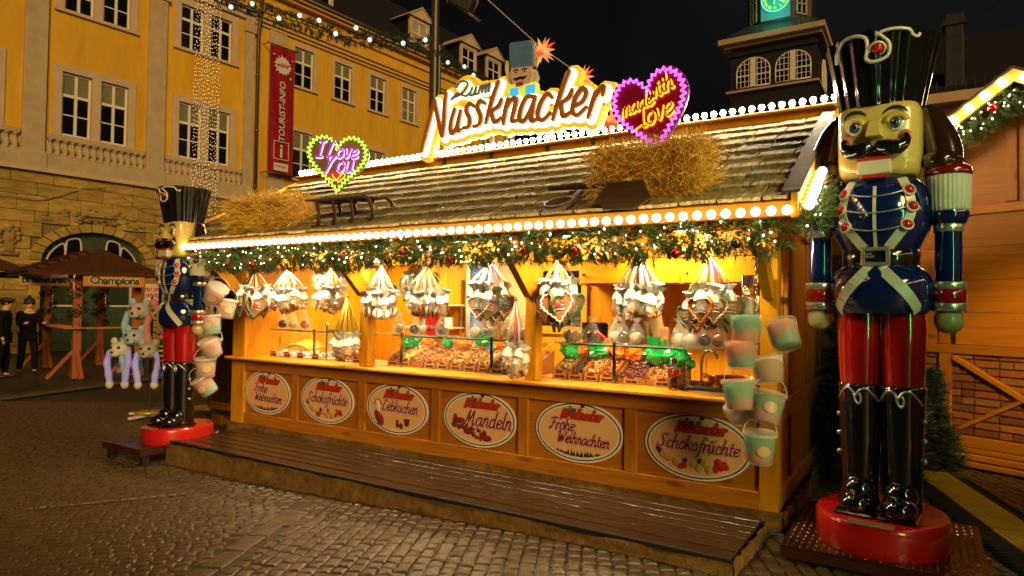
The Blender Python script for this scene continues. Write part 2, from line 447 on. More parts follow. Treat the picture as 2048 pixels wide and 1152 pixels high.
# ---------------------------------------------------------------- town building with the long facade
FA = math.atan2(math.cos(.0789), math.sin(.0789))
FM = T(-25, 11.65, 0, rz=FA)
def wall_open(mb, x0, x1, z0, z1, ops, depth=.22, y=0.0):
    xs = sorted({x0, x1, *[o[0] for o in ops], *[o[1] for o in ops]}); zs = sorted({z0, z1, *[o[2] for o in ops], *[o[3] for o in ops]})
    for i in range(len(xs) - 1):
        for j in range(len(zs) - 1):
            cx, cz = (xs[i] + xs[i + 1]) / 2, (zs[j] + zs[j + 1]) / 2
            if any(o[0] < cx < o[1] and o[2] < cz < o[3] for o in ops): continue
            mb.quad((xs[i], y, zs[j]), (xs[i + 1], y, zs[j]), (xs[i + 1], y, zs[j + 1]), (xs[i], y, zs[j + 1]))
    for a, b, c, d in ops:
        Y = y + depth
        mb.quad((a, y, c), (a, y, d), (a, Y, d), (a, Y, c)); mb.quad((b, y, d), (b, y, c), (b, Y, c), (b, Y, d))
        mb.quad((a, y, d), (b, y, d), (b, Y, d), (a, Y, d)); mb.quad((b, y, c), (a, y, c), (a, Y, c), (b, Y, c))
_win = {}
def window(parent, x, z, w, h, top=.34, blind=True, alld=False, y=.10):
    """a sash window with six panes; x,z = lower left of its opening"""
    key = (round(w, 2), round(h, 2), top)
    if key not in _win:
        f = MB(); t = .07
        f.box(0, t, -.03, .05, 0, h); f.box(w - t, w, -.03, .05, 0, h); f.box(t, w - t, -.03, .05, 0, t * 1.1); f.box(t, w - t, -.03, .05, h - t, h)
        zt = h * (1 - top)
        f.box(t, w - t, -.045, .04, zt - .05, zt + .05); f.box(w / 2 - .045, w / 2 + .045, -.04, .045, t, zt - .05); f.box(w / 2 - .045, w / 2 + .045, -.04, .045, zt + .05, h - t)
        zm = (t + zt) / 2; f.box(t, w / 2 - .045, -.02, .03, zm - .02, zm + .02); f.box(w / 2 + .045, w - t, -.02, .03, zm - .02, zm + .02)
        ps = []
        for (a, b) in ((t, w / 2 - .045), (w / 2 + .045, w - t)):
            for (c, d, top_) in ((t * 1.1, zm - .02, 0), (zm + .02, zt - .05, 0), (zt + .05, h - t, 1)):
                pm = MB(); pm.box(a, b, 0, .012, c, d); ps.append((pm, top_))
        _win[key] = (f.mesh('window', m_sash), [(pm.mesh('pane', m_glassdark), pm.mesh('pane', m_glassblind), t_) for pm, t_ in ps])
    fm, ps = _win[key]
    o = obj('window', fm, parent=parent, m=T(x, y, z))
    for dk, bl, t_ in ps: obj('pane', bl if ((t_ and blind) or alld) else dk, parent=o)
    return o
def surround(mb, x0, x1, z0, z1, t=.16, d=.05, sill=True):
    mb.box(x0 - t, x0, -d, .02, z0, z1); mb.box(x1, x1 + t, -d, .02, z0, z1); mb.box(x0 - t, x1 + t, -d - .004, .02, z1, z1 + t)
    if sill: mb.box(x0 - t - .03, x1 + t + .03, -d - .06, .02, z0 - .10, z0)
    else: mb.box(x0 - t, x1 + t, -d - .003, .02, z0 - .13, z0)
bl = thing('town_building', 'yellow rendered town building with white pilasters, balustrades and an arched green gate', 'building', m=FM)
SL, SR = -9.8, 6.15
bays = [-5.9, -1.9, 2.1]     # left edges of pilaster centres - windows sit between
ops = []; wins = []; cas = MB()
for b in bays:
    for (a, c) in ((.91, 1.83), (2.12, 3.04)):
        ops.append((b + a, b + c, 7.3, 9.5)); wins.append((b + a, 7.3, c - a, 2.2, .36, True))
        ops.append((b + a, b + c, 11.65, 13.4)); wins.append((b + a, 11.65, c - a, 1.75, .32, False))
    for (z0, z1) in ((7.3, 9.5), (11.65, 13.4)):
        cas = MB(); surround(cas, b + .91, b + 3.04, z0, z1, .26, .05, z0 > 10); cas.box(b + 1.83, b + 2.12, -.05, .03, z0, z1); obj('window_surround', cas, m_cream2, parent=bl)
w_ = MB(); wall_open(w_, SL, SR, 6.5, 16, ops); w_.box(SL, SR, .5, 9, 6.5, 16)
obj('wall', w_, m_yellow, parent=bl)
for a in wins: window(bl, *a[:5], blind=a[5])
pl = MB(); pl.box(-.33, .33, -.14, .06, 6.05, 13.75, bev=.02); pl.box(-.38, .38, -.17, .05, 6.04, 6.57, bev=.01); pl.box(-.39, .39, -.2, .05, 13.2, 13.4); pme = pl.mesh('pilaster', m_cream)
for x in (-9.8, -5.78, -1.79, 2.13, 5.93): obj('pilaster', pme, parent=bl, m=T(x, 0, 0, s=(.62 if x > 5 else 1, 1, 1)))
bm = MB()
for (a, b) in ((-9.4, -6.16), (-5.4, -2.17), (-1.41, 1.75), (2.51, 5.7)):
    bm.box(a, b, -.13, .05, 7.08, 7.26, bev=.015); bm.box(a, b, -.12, .05, 6.04, 6.56)
    bm.box(a, b, -.02, .05, 6.56, 7.08)
obj('balustrade_rail', bm, m_cream, parent=bl)
bu = MB(); bu.lathe([(.09, 0), (.09, .05), (.05, .07), (.105, .16), (.085, .26), (.045, .38), (.06, .46), (.09, .47), (.09, .52)], 8); bme = bu.mesh('baluster', m_cream)
for (a, b) in ((-5.4, -2.17), (-1.41, 1.75), (2.51, 5.7)):
    n = 14
    for i in range(n): obj('baluster', bme, parent=bl, m=T(a + (b - a) * (i + .5) / n, -.055, 6.56))
co = MB()
for (z0, z1, d) in ((13.75, 13.95, .14), (13.95, 14.1, .24), (14.1, 14.2, .34), (5.9, 6.04, .2)): co.box(SL, SR, -d, .1, z0, z1)
obj('cornice', co, m_cream2, parent=bl)
# ground floor: dressed stone blocks round the gate
sb = MB(); sb.box(SL, -1.75, .06, .6, -.5, 5.9); sb.box(2.2, SR, .06, .6, -.5, 5.9); sb.box(-1.75, 2.2, .06, .6, 4.35, 5.9)
for k in range(20):
    a0, a1 = -1.75 + 3.95 * k / 20, -1.75 + 3.95 * (k + 1) / 20; am = (a0 + a1) / 2 - .22
    sb.box(a0, a1, .06, .6, 2.95 + 1.1 * math.sqrt(max(0, 1 - (am / 1.75) ** 2)), 4.36)
obj('wall_core', sb, m_mortar, parent=bl)
bk = MB(); bk.box(-.5, .5, -.5, .5, -.5, .5, bev=.02); stm = [bk.mesh('stone', m_sand)]
for k in range(3):
    bk2 = MB(); bk2.box(-.5, .5, -.5, .5, -.5, .5, bev=.02 + .008 * k); stm.append(bk2.mesh('stone', m_sand))
def in_arch(x0, x1, z0, z1):
    for x in (x0, (x0 + x1) / 2, x1):
        d = x - .22
        if abs(d) < 1.9 and z0 < 2.95 + 1.3 * math.sqrt(max(0, 1 - (d / 2.0) ** 2)): return True
    return False
row = 0; z = -.3
while z < 5.85:
    h = (.42, .48, .38, .52)[row % 4]; h = min(h, 5.9 - z); x = -4.9 - R.uniform(0, .6); row += 1
    while x < SR - .05:
        w2 = R.uniform(.55, 1.25); x1 = min(x + w2, SR)
        segs = [(x, x1)]
        if in_arch(x, x1, z, z + h):
            segs = []
            t = x
            while t < x1 - .02:     # trim the block against the arch
                if not in_arch(t, min(t + .1, x1), z, z + h):
                    e = t
                    while e < x1 - .001 and not in_arch(e, min(e + .1, x1), z, z + h): e = min(e + .1, x1)
                    segs.append((t, e)); t = e
                else: t += .1
        for a, b in segs:
            if b - a > .12: obj('stone', stm[R.randrange(4)], parent=bl, m=T((a + b) / 2, .05 + R.uniform(-.012, .012), z + h / 2, s=(b - a - .018, .16, h - .018)))
        x = x1
    z += h
vs_ = 15
for k in range(vs_):   # voussoirs
    a0 = PI * (k / vs_); a1 = PI * ((k + 1) / vs_); mb = MB(); g_ = .012
    def ar(a, r1, r2): return (.22 - r1 * math.cos(a), 2.95 + r2 * math.sin(a))
    mb.prism([ar(a0 + g_, 1.68, 1.08), ar(a0 + g_, 2.02, 1.36), ar(a1 - g_, 2.02, 1.36), ar(a1 - g_, 1.68, 1.08)], -.09, .3)
    obj('arch_stone', mb, m_sand, parent=bl)
for x in (-1.62, 2.05):
    mb = MB(); mb.box(x - .17, x + .17, -.09, .3, -.3, 2.94, bev=.02); obj('jamb_stone', mb, m_sand, parent=bl)
cv = MB()
og = spline([(-3.6, 4.98), (-2.2, 4.95), (-1.5, 4.98), (-.9, 5.22), (-.3, 5.52), (.25, 5.62), (.9, 5.50), (1.5, 5.12), (2.1, 4.92), (3.2, 4.94), (4.0, 4.92)], 5)
for dz, yy, r in ((0, -.06, .055), (-.12, -.04, .035)):
    cv.tube([(p[0], yy + .055, p[1] + dz) for p in [(q.x, q.y) for q in [V((a.x, a.y, 0)) for a in [V((o_[0], o_[1], 0)) for o_ in og]]]], r, 6)
for (x, z, w2, h) in ((-2.35, 3.55, .5, 1.0), (2.75, 3.5, .5, 1.0)):   # carved consoles
    cv.box(x - w2 / 2, x + w2 / 2, -.12, .1, z - .5, z - .38, bev=.02); cv.box(x - .13, x + .13, -.1, .1, z - .38, z + .32, bev=.02)
    for k in range(16):
        a = k * .5; cv.ball((x - .05 + .34 * math.cos(a) * (.5 + k / 30), -.06, z + .15 + .38 * math.sin(a) * (.4 + k / 30)), R.uniform(.05, .1), 6, 4, (1, .7, 1), jit=.2)
for k in range(46):      # carved leafwork over the arch
    t = R.uniform(-1.25, 1.25); x = .22 + t * 1.35
    zz = 4.28 + R.uniform(.05, .75) * (1 - abs(t) * .55)
    cv.ball((x, -.015, zz), R.uniform(.05, .12), 6, 4, (1.5, .5, .7), jit=.25)
cv.box(-.35, .75, -.02, .08, 4.75, 5.2, bev=.03)
obj('carved_crest', cv, m_sandcarve, parent=bl)
gt = obj('gate', MB().box(-1.5, .19, .22, .3, -.2, 4.1).box(.25, 1.95, .22, .3, -.2, 4.1).box(.18, .26, .19, .28, -.2, 4.1), m_green, parent=bl)
rl = MB()
for x0, x1 in ((-1.4, .1), (.34, 1.85)):
    for z in (.1, .95, 1.18, 2.35, 2.62): rl.box(x0, x1, .19, .24, z, z + .09)
obj('gate_rail', rl, m_green, parent=gt)
wf = MB(); tr = P('pale_window_trim', (.55, .5, .44), .5); gp = []
for sx in (-1, 1):
    def q(px, pz): return (.22 + sx * px, pz)
    for poly in ([(.40, 3.02), (.42, 3.62), (.52, 3.78), (.78, 3.72), (.86, 3.60), (.86, 2.98), (.6, 2.92)], [(.92, 2.95), (.92, 3.52), (1.1, 3.5), (1.36, 3.2), (1.45, 2.9), (1.44, 2.55), (1.2, 2.72)]):
        sp = spline([(*q(*p), 0) for p in poly], 4, True)
        wf.tube([(p.x, .17, p.y) for p in sp], .035, 6, True); pm = MB(); pm.prism([(p.x, p.y) for p in sp], .195, .21); gp.append(pm)
    for (a, b) in (((.36), 1.30),):
        x0, x1 = sorted((.22 + sx * a, .22 + sx * b)); z0, z1 = 1.38, 2.35
        for bx in ((x0, x1, z0, z0 + .07), (x0, x1, z1 - .07, z1), (x0, x0 + .07, z0 + .07, z1 - .07), (x1 - .07, x1, z0 + .07, z1 - .07)): wf.box(bx[0], bx[1], .15, .22, bx[2], bx[3])
        pm = MB(); pm.box(x0, x1, .20, .215, z0, z1); gp.append(pm)
obj('window_frame', wf, tr, parent=gt)
for i, pm in enumerate(gp): obj('pane', pm, m_glassdark if (i % 3) < 2 else P('green_tint_glass', (.03, .042, .02), .3), parent=gt)
# --- the long right wing, its own address
br = thing('long_building', 'long yellow building with evenly spaced white sash windows and dormers in a dark roof', 'building', m=FM)
A0, A1 = 6.15, 25.0; ops = []; ws = []; cas = MB(); bands = MB()
for k in range(8):
    x = 8.2 + 2.255 * k
    for (z0, z1) in ((7.3, 9.5), (11.58, 13.38)):
        ops.append((x, x + 1.04, z0, z1)); ws.append((x, z0, z1 - z0)); cas = MB(); surround(cas, x, x + 1.04, z0, z1, .17, .05, True); obj('window_surround', cas, m_cream2, parent=br)
    bands.box(x - .68, x - .62, -.012, .02, 7, 13.7)
w_ = MB(); wall_open(w_, A0, A1, -.2, 15.45, ops); w_.box(A0, A1, .5, 9, -.2, 15.45)
obj('wall', w_, m_yellow, parent=br); obj('wall_fillet', bands, P('ochre_fillet', (.60, .36, .05), .85), parent=br)
for i, (x, z0, h) in enumerate(ws): window(br, x, z0, 1.04, h, .36, True, alld=(x > 14.5 and z0 > 10))
co = MB()
for (z0, z1, d) in ((13.72, 13.86, .10), (13.86, 14.02, .2), (14.02, 14.12, .30), (14.75, 14.85, .12), (15.2, 15.34, .3), (15.34, 15.5, .46)): co.box(A0, A1, -d, .1, z0, z1)
obj('cornice', co, P('ochre_cornice', (.58, .36, .10), .8), parent=br)
ppl = MB(); ppl.box(6.9, 7.75, -.08, .04, 0, 13.7); obj('pilaster', ppl, m_cream, parent=br)
rf = MB(); rf.quad((A0, -.4, 15.5), (A1, -.4, 15.5), (A1, 4.5, 20.5), (A0, 4.5, 20.5)); rf.quad((A1, -.4, 15.5), (A1, 9, 15.5), (A1, 4.5, 20.5), (A1, 4.5, 20.5)) if False else None
rf.box(A0, A1, -.45, 9, 15.44, 15.52); obj('roof', rf, m_darkroof, parent=br)
gtr = MB(); gtr.tube([(A0, -.52, 15.5), (A1, -.52, 15.5)], .07, 8); obj('gutter', gtr, m_zinc, parent=br)
def dormer(x, w, h, dark):
    d = obj('dormer', MB().box(x, x + .16, .25, .4, 15.6, 15.6 + h).box(x + w - .16, x + w, .25, .4, 15.6, 15.6 + h).box(x + .16, x + w - .16, .25, .4, 15.6, 15.85).box(x + .16, x + w - .16, .25, .4, 15.6 + h - .2, 15.6 + h)
            .box(x + .03, x + w - .03, .4, 2.6, 15.6, 15.6 + h), m_cream2, parent=br)
    gb = MB(); gb.prism([(x - .2, 15.6 + h), (x + w + .2, 15.6 + h), (x + w / 2, 16.2 + h)], .1, .4); gb.prism([(x - .28, 15.56 + h), (x + w / 2, 16.3 + h), (x + w / 2, 16.2 + h), (x - .2, 15.56 + h)], .05, 2.8); gb.prism([(x + w + .28, 15.56 + h), (x + w / 2, 16.3 + h), (x + w / 2, 16.2 + h), (x + w + .2, 15.56 + h)], .05, 2.8)
    obj('dormer_gable', gb, m_cream2, parent=d)
    sdm = MB(); sdm.box(x - .01, x + .02, .42, 2.6, 15.6, 15.6 + h); obj('dormer_cheek', sdm, m_darkroof, parent=d)
    f = MB(); a, b, c, e = x + .16, x + w - .16, 15.85, 15.4 + h; mx = (a + b) / 2; mz = c + (e - c) * .6
    for bx in ((a, a + .06, c, e), (b - .06, b, c, e), (a, b, c, c + .06), (a, b, e - .06, e), (mx - .04, mx + .04, c, e), (a, b, mz - .04, mz + .04)): f.box(bx[0], bx[1], .30, .36, bx[2], bx[3])
    fo = obj('window_frame', f, m_sash, parent=d)
    pm = MB(); pm.box(a, b, .335, .35, c, e); obj('pane', pm, m_glassdark if dark else P('pale_curtain_glass', (.38, .33, .22), .4), parent=d)
for x, w, h, dk in ((9.0, 1.5, 2.0, 1), (15.7, 1.55, 2.05, 0), (20.0, 1.5, 2.0, 1), (22.5, 1.5, 2.0, 1)): dormer(x, w, h, dk)
dp = MB(); dp.tube([(6.27, -.17, -.2), (6.27, -.17, 13.3), (6.27, -.3, 13.8), (6.27, -.42, 15.3)], .075, 10)
for z in (3, 6.6, 9, 11.4): dp.lathe([(.095, 0), (.095, .06)], 10, T(6.27, -.17, z))
obj('drainpipe', dp, m_zinc, parent=br)
# ---------------------------------------------------------------- the market stall
ST = thing('market_stall', 'long honey wood Christmas market stall with a shingled roof edged in glowing bulbs', 'market stall', (-4.14, 6.4, 0))
XL, XR, YF, YB = -7.36, -.91, 5.15, 7.65
def sp(name, mb, mats, **k): return obj(name, mb, mats, parent=ST, world=True, **k)
EY, EZ, RY, RZ = 4.36, 2.33, 6.40, 3.38
SLOPE = (RZ - EZ) / (RY - EY); RA = math.atan(SLOPE)
def roofz(y): return EZ + SLOPE * (y - EY)
# lower front: panel boards, rails, stiles
sx = [XL + .02, -6.20, -5.12, -4.11, -3.09, -2.05, -1.02]
for i in range(6):
    mb = MB(); mb.box(sx[i] - .02, sx[i + 1] + .02, 5.175, 5.20, .2, .9); sp('front_panel', mb, m_px)
for i, x in enumerate(sx[1:-1]):
    mb = MB(); mb.box(x - .055, x + .055, 5.145, 5.174, .281, .799, bev=.005); sp('stile', mb, m_pz)
for (z0, z1) in ((.14, .28), (.80, .93)):
    mb = MB(); mb.box(XL + .01, XR - .12, 5.14, 5.174, z0, z1, bev=.005); sp('rail', mb, m_px)
mb = MB(); mb.box(XL - .02, XR + .03, 5.03, 5.42, .935, .968, bev=.008); sp('counter_top', mb, m_wx)
# posts and their brackets
for k, (a, b) in enumerate(((XL - .01, XL + .24), (-5.165, -5.035), (-3.075, -2.955), (-1.03, -.895))):
    z0 = .14 if k in (0, 3) else .968
    mb = MB()
    if k in (0, 3): mb.box(a, b, 5.135, 5.27, .14, .934, bev=.006); mb.box(a + .003, b - .003, 5.138, 5.267, .969, 2.26, bev=.006)
    else: mb.box(a, b, 5.14, 5.26, .969, 2.26, bev=.006)
    sp('post', mb, m_wz if k in (1, 2) else m_wz)
    x = (a + b) / 2
    mb = MB(); mb.TT = T(x, 0, 0, rz=-PI / 2)
    mb.prism([(-5.14, 1.72), (-5.14, 1.86), (-4.80, 2.17), (-4.66, 2.17), (-4.66, 2.12), (-5.08, 1.72)], -.035, .035)
    sp('bracket', mb, m_wy)
# header above the opening, soffit, fascia
mb = MB(); mb.box(XL, XR, 5.16, 5.25, 2.05, 2.25, bev=.004); sp('header_beam', mb, m_wx)
mb = MB(); mb.box(-7.55, -.66, 4.40, 5.3, 2.262, 2.285); sp('soffit', mb, m_wx)
mb = MB(); mb.box(-7.50, -.64, EY - .02, EY + .02, 2.222, 2.325, bev=.006); sp('fascia_board', mb, m_px)
# walls
for i in range(22):
    a = XL + .03 + i * (XR - XL - .06) / 22; b = a + (XR - XL - .06) / 22 - .004
    mb = MB(); mb.box(a, b, 7.6, 7.63, .14, 2.75); sp('back_wall_board', mb, m_wz)
mb = MB(); mb.box(XL, XL + .04, 5.28, 7.6, .14, 2.3); mb.prism([(5.28, 2.3), (7.6, 2.3), (6.44, 3.0)], 0, 0.03, t=M(((0, 1, 0, XL), (1, 0, 0, 0), (0, 0, 1, 0), (0, 0, 0, 1)))); sp('side_wall', mb, m_wz)
# right end wall: rails, posts, glazed part and board panels
xe = XR
for (y0, y1) in ((5.27, 5.34), (5.80, 5.94), (6.70, 6.82), (7.5, 7.62)):
    mb = MB(); mb.box(xe - .09, xe, y0, y1, .285, .79, bev=.004); mb.box(xe - .088, xe - .002, y0, y1, .945, 2.25, bev=.004); sp('end_post', mb, m_pz)
for (z0, z1) in ((.14, .28), (.795, .94)):
    mb = MB(); mb.box(xe - .095, xe + .012, 5.275, 7.62, z0, z1, bev=.004); sp('end_rail', mb, m_py)
for (y0, y1) in ((5.27, 6.70), (6.82, 7.5)):
    mb = MB(); mb.box(xe - .05, xe - .025, y0, y1, .28, .8); sp('end_panel', mb, m_pz)
    if y0 > 6: mb = MB(); mb.box(xe - .05, xe - .025, y0, y1, .94, 2.25); sp('end_panel', mb, m_pz)
mb = MB(); mb.box(xe - .05, xe - .025, 5.94, 6.70, .94, 2.25); sp('end_panel', mb, m_pz)
wn = MB(); wn.box(xe - .06, xe - .02, 5.34, 5.38, .945, 2.25); wn.box(xe - .06, xe - .02, 5.76, 5.80, .945, 2.25); wn.box(xe - .058, xe - .022, 5.38, 5.76, .945, .99); wn.box(xe - .058, xe - .022, 5.38, 5.76, 1.70, 1.74); wn.box(xe - .058, xe - .022, 5.55, 5.585, .99, 1.70); wn.box(xe - .058, xe - .022, 5.55, 5.585, 1.74, 2.25)
wo = sp('end_window', wn, m_wz)
mb = MB(); mb.box(xe - .042, xe - .038, 5.38, 5.76, .99, 2.24); obj('pane', mb, P('clear_glass', (.9, .9, .9), .05, alpha=.12), parent=wo, world=True)
TY = M(((0, -1, 0, 0), (1, 0, 0, 0), (0, 0, 1, 0), (0, 0, 0, 1)))
mb = MB(); mb.prism([(4.5, 2.29), (7.9, 2.29), (RY, RZ - .12)], .90, .93, t=TY); sp('gable_panel', mb, m_wy)
# floor, and burlap round the foot
mb = MB(); mb.box(XL + .05, XR - .1, 5.25, 7.6, .10, .14); sp('floor', mb, m_px)
def burlap(name, pts, z0, z1, parent, amp=.02, wd=True):
    mb = MB(); N = 60; L = []
    for i in range(N + 1):
        t = i / N; k = t * (len(pts) - 1); j = min(int(k), len(pts) - 2); u = k - j
        p = V(pts[j]).lerp(V(pts[j + 1]), u); L.append(p)
    rows = 5
    for i, p in enumerate(L):
        d = (L[min(i + 1, N)] - L[max(i - 1, 0)]).normalized(); nn = V((d.y, -d.x, 0))
        lo = gz(p.x, p.y) + z0; hi = z1 + amp * (NZ.noise(V((i * .13, 3, 1))) * .9 + NZ.noise(V((i * .6, 7, 1))) * .35)
        for r in range(rows + 1):
            w = r / rows; o = amp * 1.2 * NZ.noise(V((i * .35, r * .8, 5))) + .012 * (1 - w)
            if r == rows: o += .012
            mb.v.append(tuple(p + nn * o + V((0, 0, lo + (hi - lo) * w))))
    for i in range(N):
        for r in range(rows):
            a = i * (rows + 1) + r; mb.f.append([a, a + rows + 1, a + rows + 2, a + 1]); mb.mi.append(0); mb.sm.append(True)
    return obj(name, mb, m_burlap, parent=parent, world=True)
burlap('burlap_skirt', [(XL - .02, 5.10, 0), (-5, 5.10, 0), (XR + .03, 5.10, 0), (XR + .06, 5.2, 0)], .02, .165, ST)
burlap('burlap_skirt', [(XR + .05, 5.12, 0), (XR + .10, 5.8, 0), (XR + .05, 6.4, 0), (XR + .07, 7.6, 0)], -.01, .17, ST, .035)
# roof deck, shingles, ridge, barge boards
mb = MB(); th = .05
for s_ in (0, 1):
    y1 = RY + (RY - EY)
    if s_ == 0: mb.prism([(EY, EZ - th), (RY, RZ - th), (RY, RZ), (EY, EZ)], .70, 7.62, t=TY)
    else: mb.prism([(RY + .002, RZ - th), (y1, EZ - th), (y1, EZ), (RY + .002, RZ)], .70, 7.62, t=TY)
sp('roof', mb, m_wx)
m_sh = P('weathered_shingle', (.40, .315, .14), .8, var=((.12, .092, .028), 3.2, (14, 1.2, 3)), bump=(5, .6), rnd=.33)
shp = []
for k in range(8):
    mb = MB(); vs = []; n = 6; W2 = .125; Ls = .30
    for i in range(n + 1):
        x = -W2 + 2 * W2 * i / n; e = R.uniform(-.010, .010); hh = R.uniform(-.003, .003)
        vs += [(x, e, .014 + hh), (x, e, -.010), (x, Ls, .004), (x, Ls, 0)]
    fs = []
    for i in range(n):
        a = i * 4; b = a + 4; fs += [(a, b, b + 2, a + 2), (a + 1, b + 1, b, a), (a + 3, a + 2, b + 2, b + 3)]
    fs += [(1, 0, 2, 3), (n * 4, n * 4 + 1, n * 4 + 3, n * 4 + 2)]
    mb.add(vs, fs); shp.append(mb.mesh('shingle', m_sh))
SLEN = math.hypot(RY - EY, RZ - EZ); rows = 9; exp_ = (SLEN - .06) / rows; rowroof = None
for r in range(rows):
    x = -7.60 + (0.12 if r % 2 else 0)
    while x < -.72:
        w2 = R.uniform(.21, .29) if rows else 0; w2 = min(w2, -.70 - x)
        if w2 > .05:
            u = r * exp_ - .015 + R.uniform(-.014, .014)
            m = T(x + w2 / 2, EY + u * math.cos(RA), EZ + u * math.sin(RA) + .024, rx=RA - .052 + R.uniform(-.02, .02), s=((w2 - .016) / .25, 1, 1))
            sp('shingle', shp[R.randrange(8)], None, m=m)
        x += w2
mb = MB(); mb.box(-7.66, -.60, RY - .045, RY - .01, RZ - .03, RZ + .055, bev=.005); mb.box(-7.68, -.58, RY - .10, RY + .02, RZ + .056, RZ + .082, bev=.005); sp('ridge_board', mb, m_wx)
def rake(x): 
    m = MB(); m.prism([(EY - .06, EZ - .12), (EY - .06, EZ + .03), (RY, RZ + .035), (RY, RZ - .13)], -x - .02, -x + .02, t=TY); return m
sp('barge_board', rake(-.66), m_wy); sp('barge_board', rake(-7.64), m_wy)
mb = MB(); mb.TT = M.Identity(4); mb.prism([(EY - .05, EZ + .036), (EY - .05, EZ + .05), (RY, RZ + .06), (RY, RZ + .046)], .63, .74, t=TY); sp('barge_capping', mb, m_oldwood)
# bulbs: screw base + glass globe
mb = MB(); mb.ball((0, 0, .052), .031, 8, 6); bulbm = mb.mesh('bulb', m_bulb); mb = MB(); mb.ball((0, 0, .054), .027, 8, 6); bulbr = mb.mesh('bulb', glow('ridge_bulb', (1, .80, .50), 300.0))
mb = MB(); mb.lathe([(.016, -.005), (.016, .022), (0, .022)], 6); capm = mb.mesh('bulb_socket', m_gold)
nb = 80
for i in range(nb):
    x = -7.58 + (6.94) * i / (nb - 1); b = sp('bulb', bulbr, None, m=T(x, RY - .075, RZ + .078)); obj('bulb_socket', capm, parent=b)
nb = 74
for i in range(nb):
    x = -7.44 + 6.74 * i / (nb - 1); b = sp('bulb', bulbm, None, m=T(x, EY - .022, 2.256, rx=PI / 2)); obj('bulb_socket', capm, parent=b)
nb = 26
for i in range(nb):
    t = (i + .3) / nb; y = EY + (RY - EY) * t; b = sp('bulb', bulbm, None, m=T(-.64, y, roofz(y) - .05, ry=PI / 2)); obj('bulb_socket', capm, parent=b)
# lamps under the ceiling of the stall
for x in (-6.3, -5.55, -4.6, -3.6, -2.5, -1.5):
    mb = MB(); mb.lathe([(.02, .06), (.09, .05), (.11, 0), (.10, 0), (.02, .04)], 12, T(x, 4.84, 2.22)); c = sp('ceiling_lamp', mb, m_white)
    lamp('AREA', (x, 4.84, 2.21), 34, (1, .76, .42), .22, (x, 5.75, .9), parent=c)
for x in (-6.2, -4.2, -2.3):
    mb = MB(); mb.box(x - .5, x + .5, 6.75, 6.85, 2.42, 2.46); c = sp('ceiling_lamp', mb, m_white)
    lamp('AREA', (x, 6.8, 2.40), 80, (1, .70, .30), 1.0, (x, 6.85, 0), size_y=.08, parent=c)

# deck in front of the stall
DK = thing('timber_deck', 'low wet timber deck of long boards edged with burlap in front of the stall', 'deck', (-4.05, 4.65, 0))
m_deck = P('wet_deck_board', (.052, .026, .010), .20, var=((.055, .028, .012), 3.0, (1.2, 10, 6)), bump=(9, .25), rnd=.2)
for (a, b) in ((-7.06, -5.05), (-5.042, -3.0), (-2.992, -1.0)):
    for i in range(7):
        y0 = 4.21 + i * .134; mb = MB(); mb.box(a, b, y0, y0 + .112, .072, .1 + R.uniform(-.002, .002), bev=.005); obj('plank', mb, m_deck, parent=DK, world=True)
mb = MB()
for y in (4.3, 4.65, 5.0): mb.box(-7.0, -1.06, y, y + .06, -.12, .071)
obj('bearer', mb, m_oldwood, parent=DK, world=True)
mb = MB(); mb.box(-7.06, -1.0, 4.17, 4.206, .03, .102, bev=.004); obj('edge_board', mb, m_blackm, parent=DK, world=True)
burlap('burlap_skirt', [(-7.07, 4.15, 0), (-5, 4.16, 0), (-3, 4.155, 0), (-.985, 4.165, 0)], -.005, .082, DK, .022)
burlap('burlap_skirt', [(-.985, 4.16, 0), (-.97, 4.6, 0), (-.96, 5.08, 0)], -.005, .105, DK, .02)
burlap('burlap_skirt', [(-7.07, 5.0, 0), (-7.08, 4.6, 0), (-7.07, 4.15, 0)], -.005, .09, DK, .015)

# fir garland along the eave, its lights and baubles
GA = thing('fir_garland', 'thick fir garland with tiny lights hanging along the eave of the stall', 'garland', (-4.1, 4.45, 2.1))
ga = MB(); fl = MB(); gpath = []
for i in range(67): 
    x = -7.48 + 6.72 * i / 66; gpath.append(V((x, 4.47 + .03 * math.sin(i), 2.135 + .018 * math.sin(i * 1.3) - .02 * math.cos(i * .45))))
for i in range(6): gpath.insert(0, V((-7.52 + .01 * i, 4.50 + .11 * (i + 1), 2.12)))
gr = []
for i in range(26): t = i / 25; y = 4.5 + 1.8 * t; gr.append(V((-.60, y, roofz(y) - .20)))
def garland(mb, path, dens, rad, n=13, ln=.085, w=.0042):
    for a, b in zip(path[:-1], path[1:]):
        L = (b - a).length; d = (b - a).normalized(); x = d.orthogonal().normalized(); y = d.cross(x)
        for _ in range(int(L * dens)):
            an = R.uniform(0, 2 * PI); o = x * math.cos(an) + y * math.sin(an); rr = rad * math.sqrt(R.random())
            needles(mb, a.lerp(b, R.random()) + o * rr, o * .9 + d * R.uniform(-.7, .7) + V((0, 0, -.15)), n, ln, .55, w)
garland(ga, gpath, 400, .108, ln=.10); garland(ga, gr, 260, .07)
obj('needles', ga, m_leaf, parent=GA, world=True, kind='stuff')
for path, dens in ((gpath, 21), (gr, 22)):
    for a, b in zip(path[:-1], path[1:]):
        for _ in range(max(1, int((b - a).length * dens + R.random()))):
            p = a.lerp(b, R.random()) + V((R.uniform(-.05, .05), -R.uniform(.07, .13), R.uniform(-.115, .09)))
            fl.ball(p, R.uniform(.005, .0085), 6, 4)
obj('fairy_lights', fl, m_fairy, parent=GA, world=True, kind='stuff')
m_br = P('red_bauble', (.42, .008, .006), .08, metal=.35, coat=1); m_bg = P('gold_bauble', (.70, .42, .06), .12, metal=.8); m_bd = P('bronze_bauble', (.16, .09, .03), .12, metal=.8)
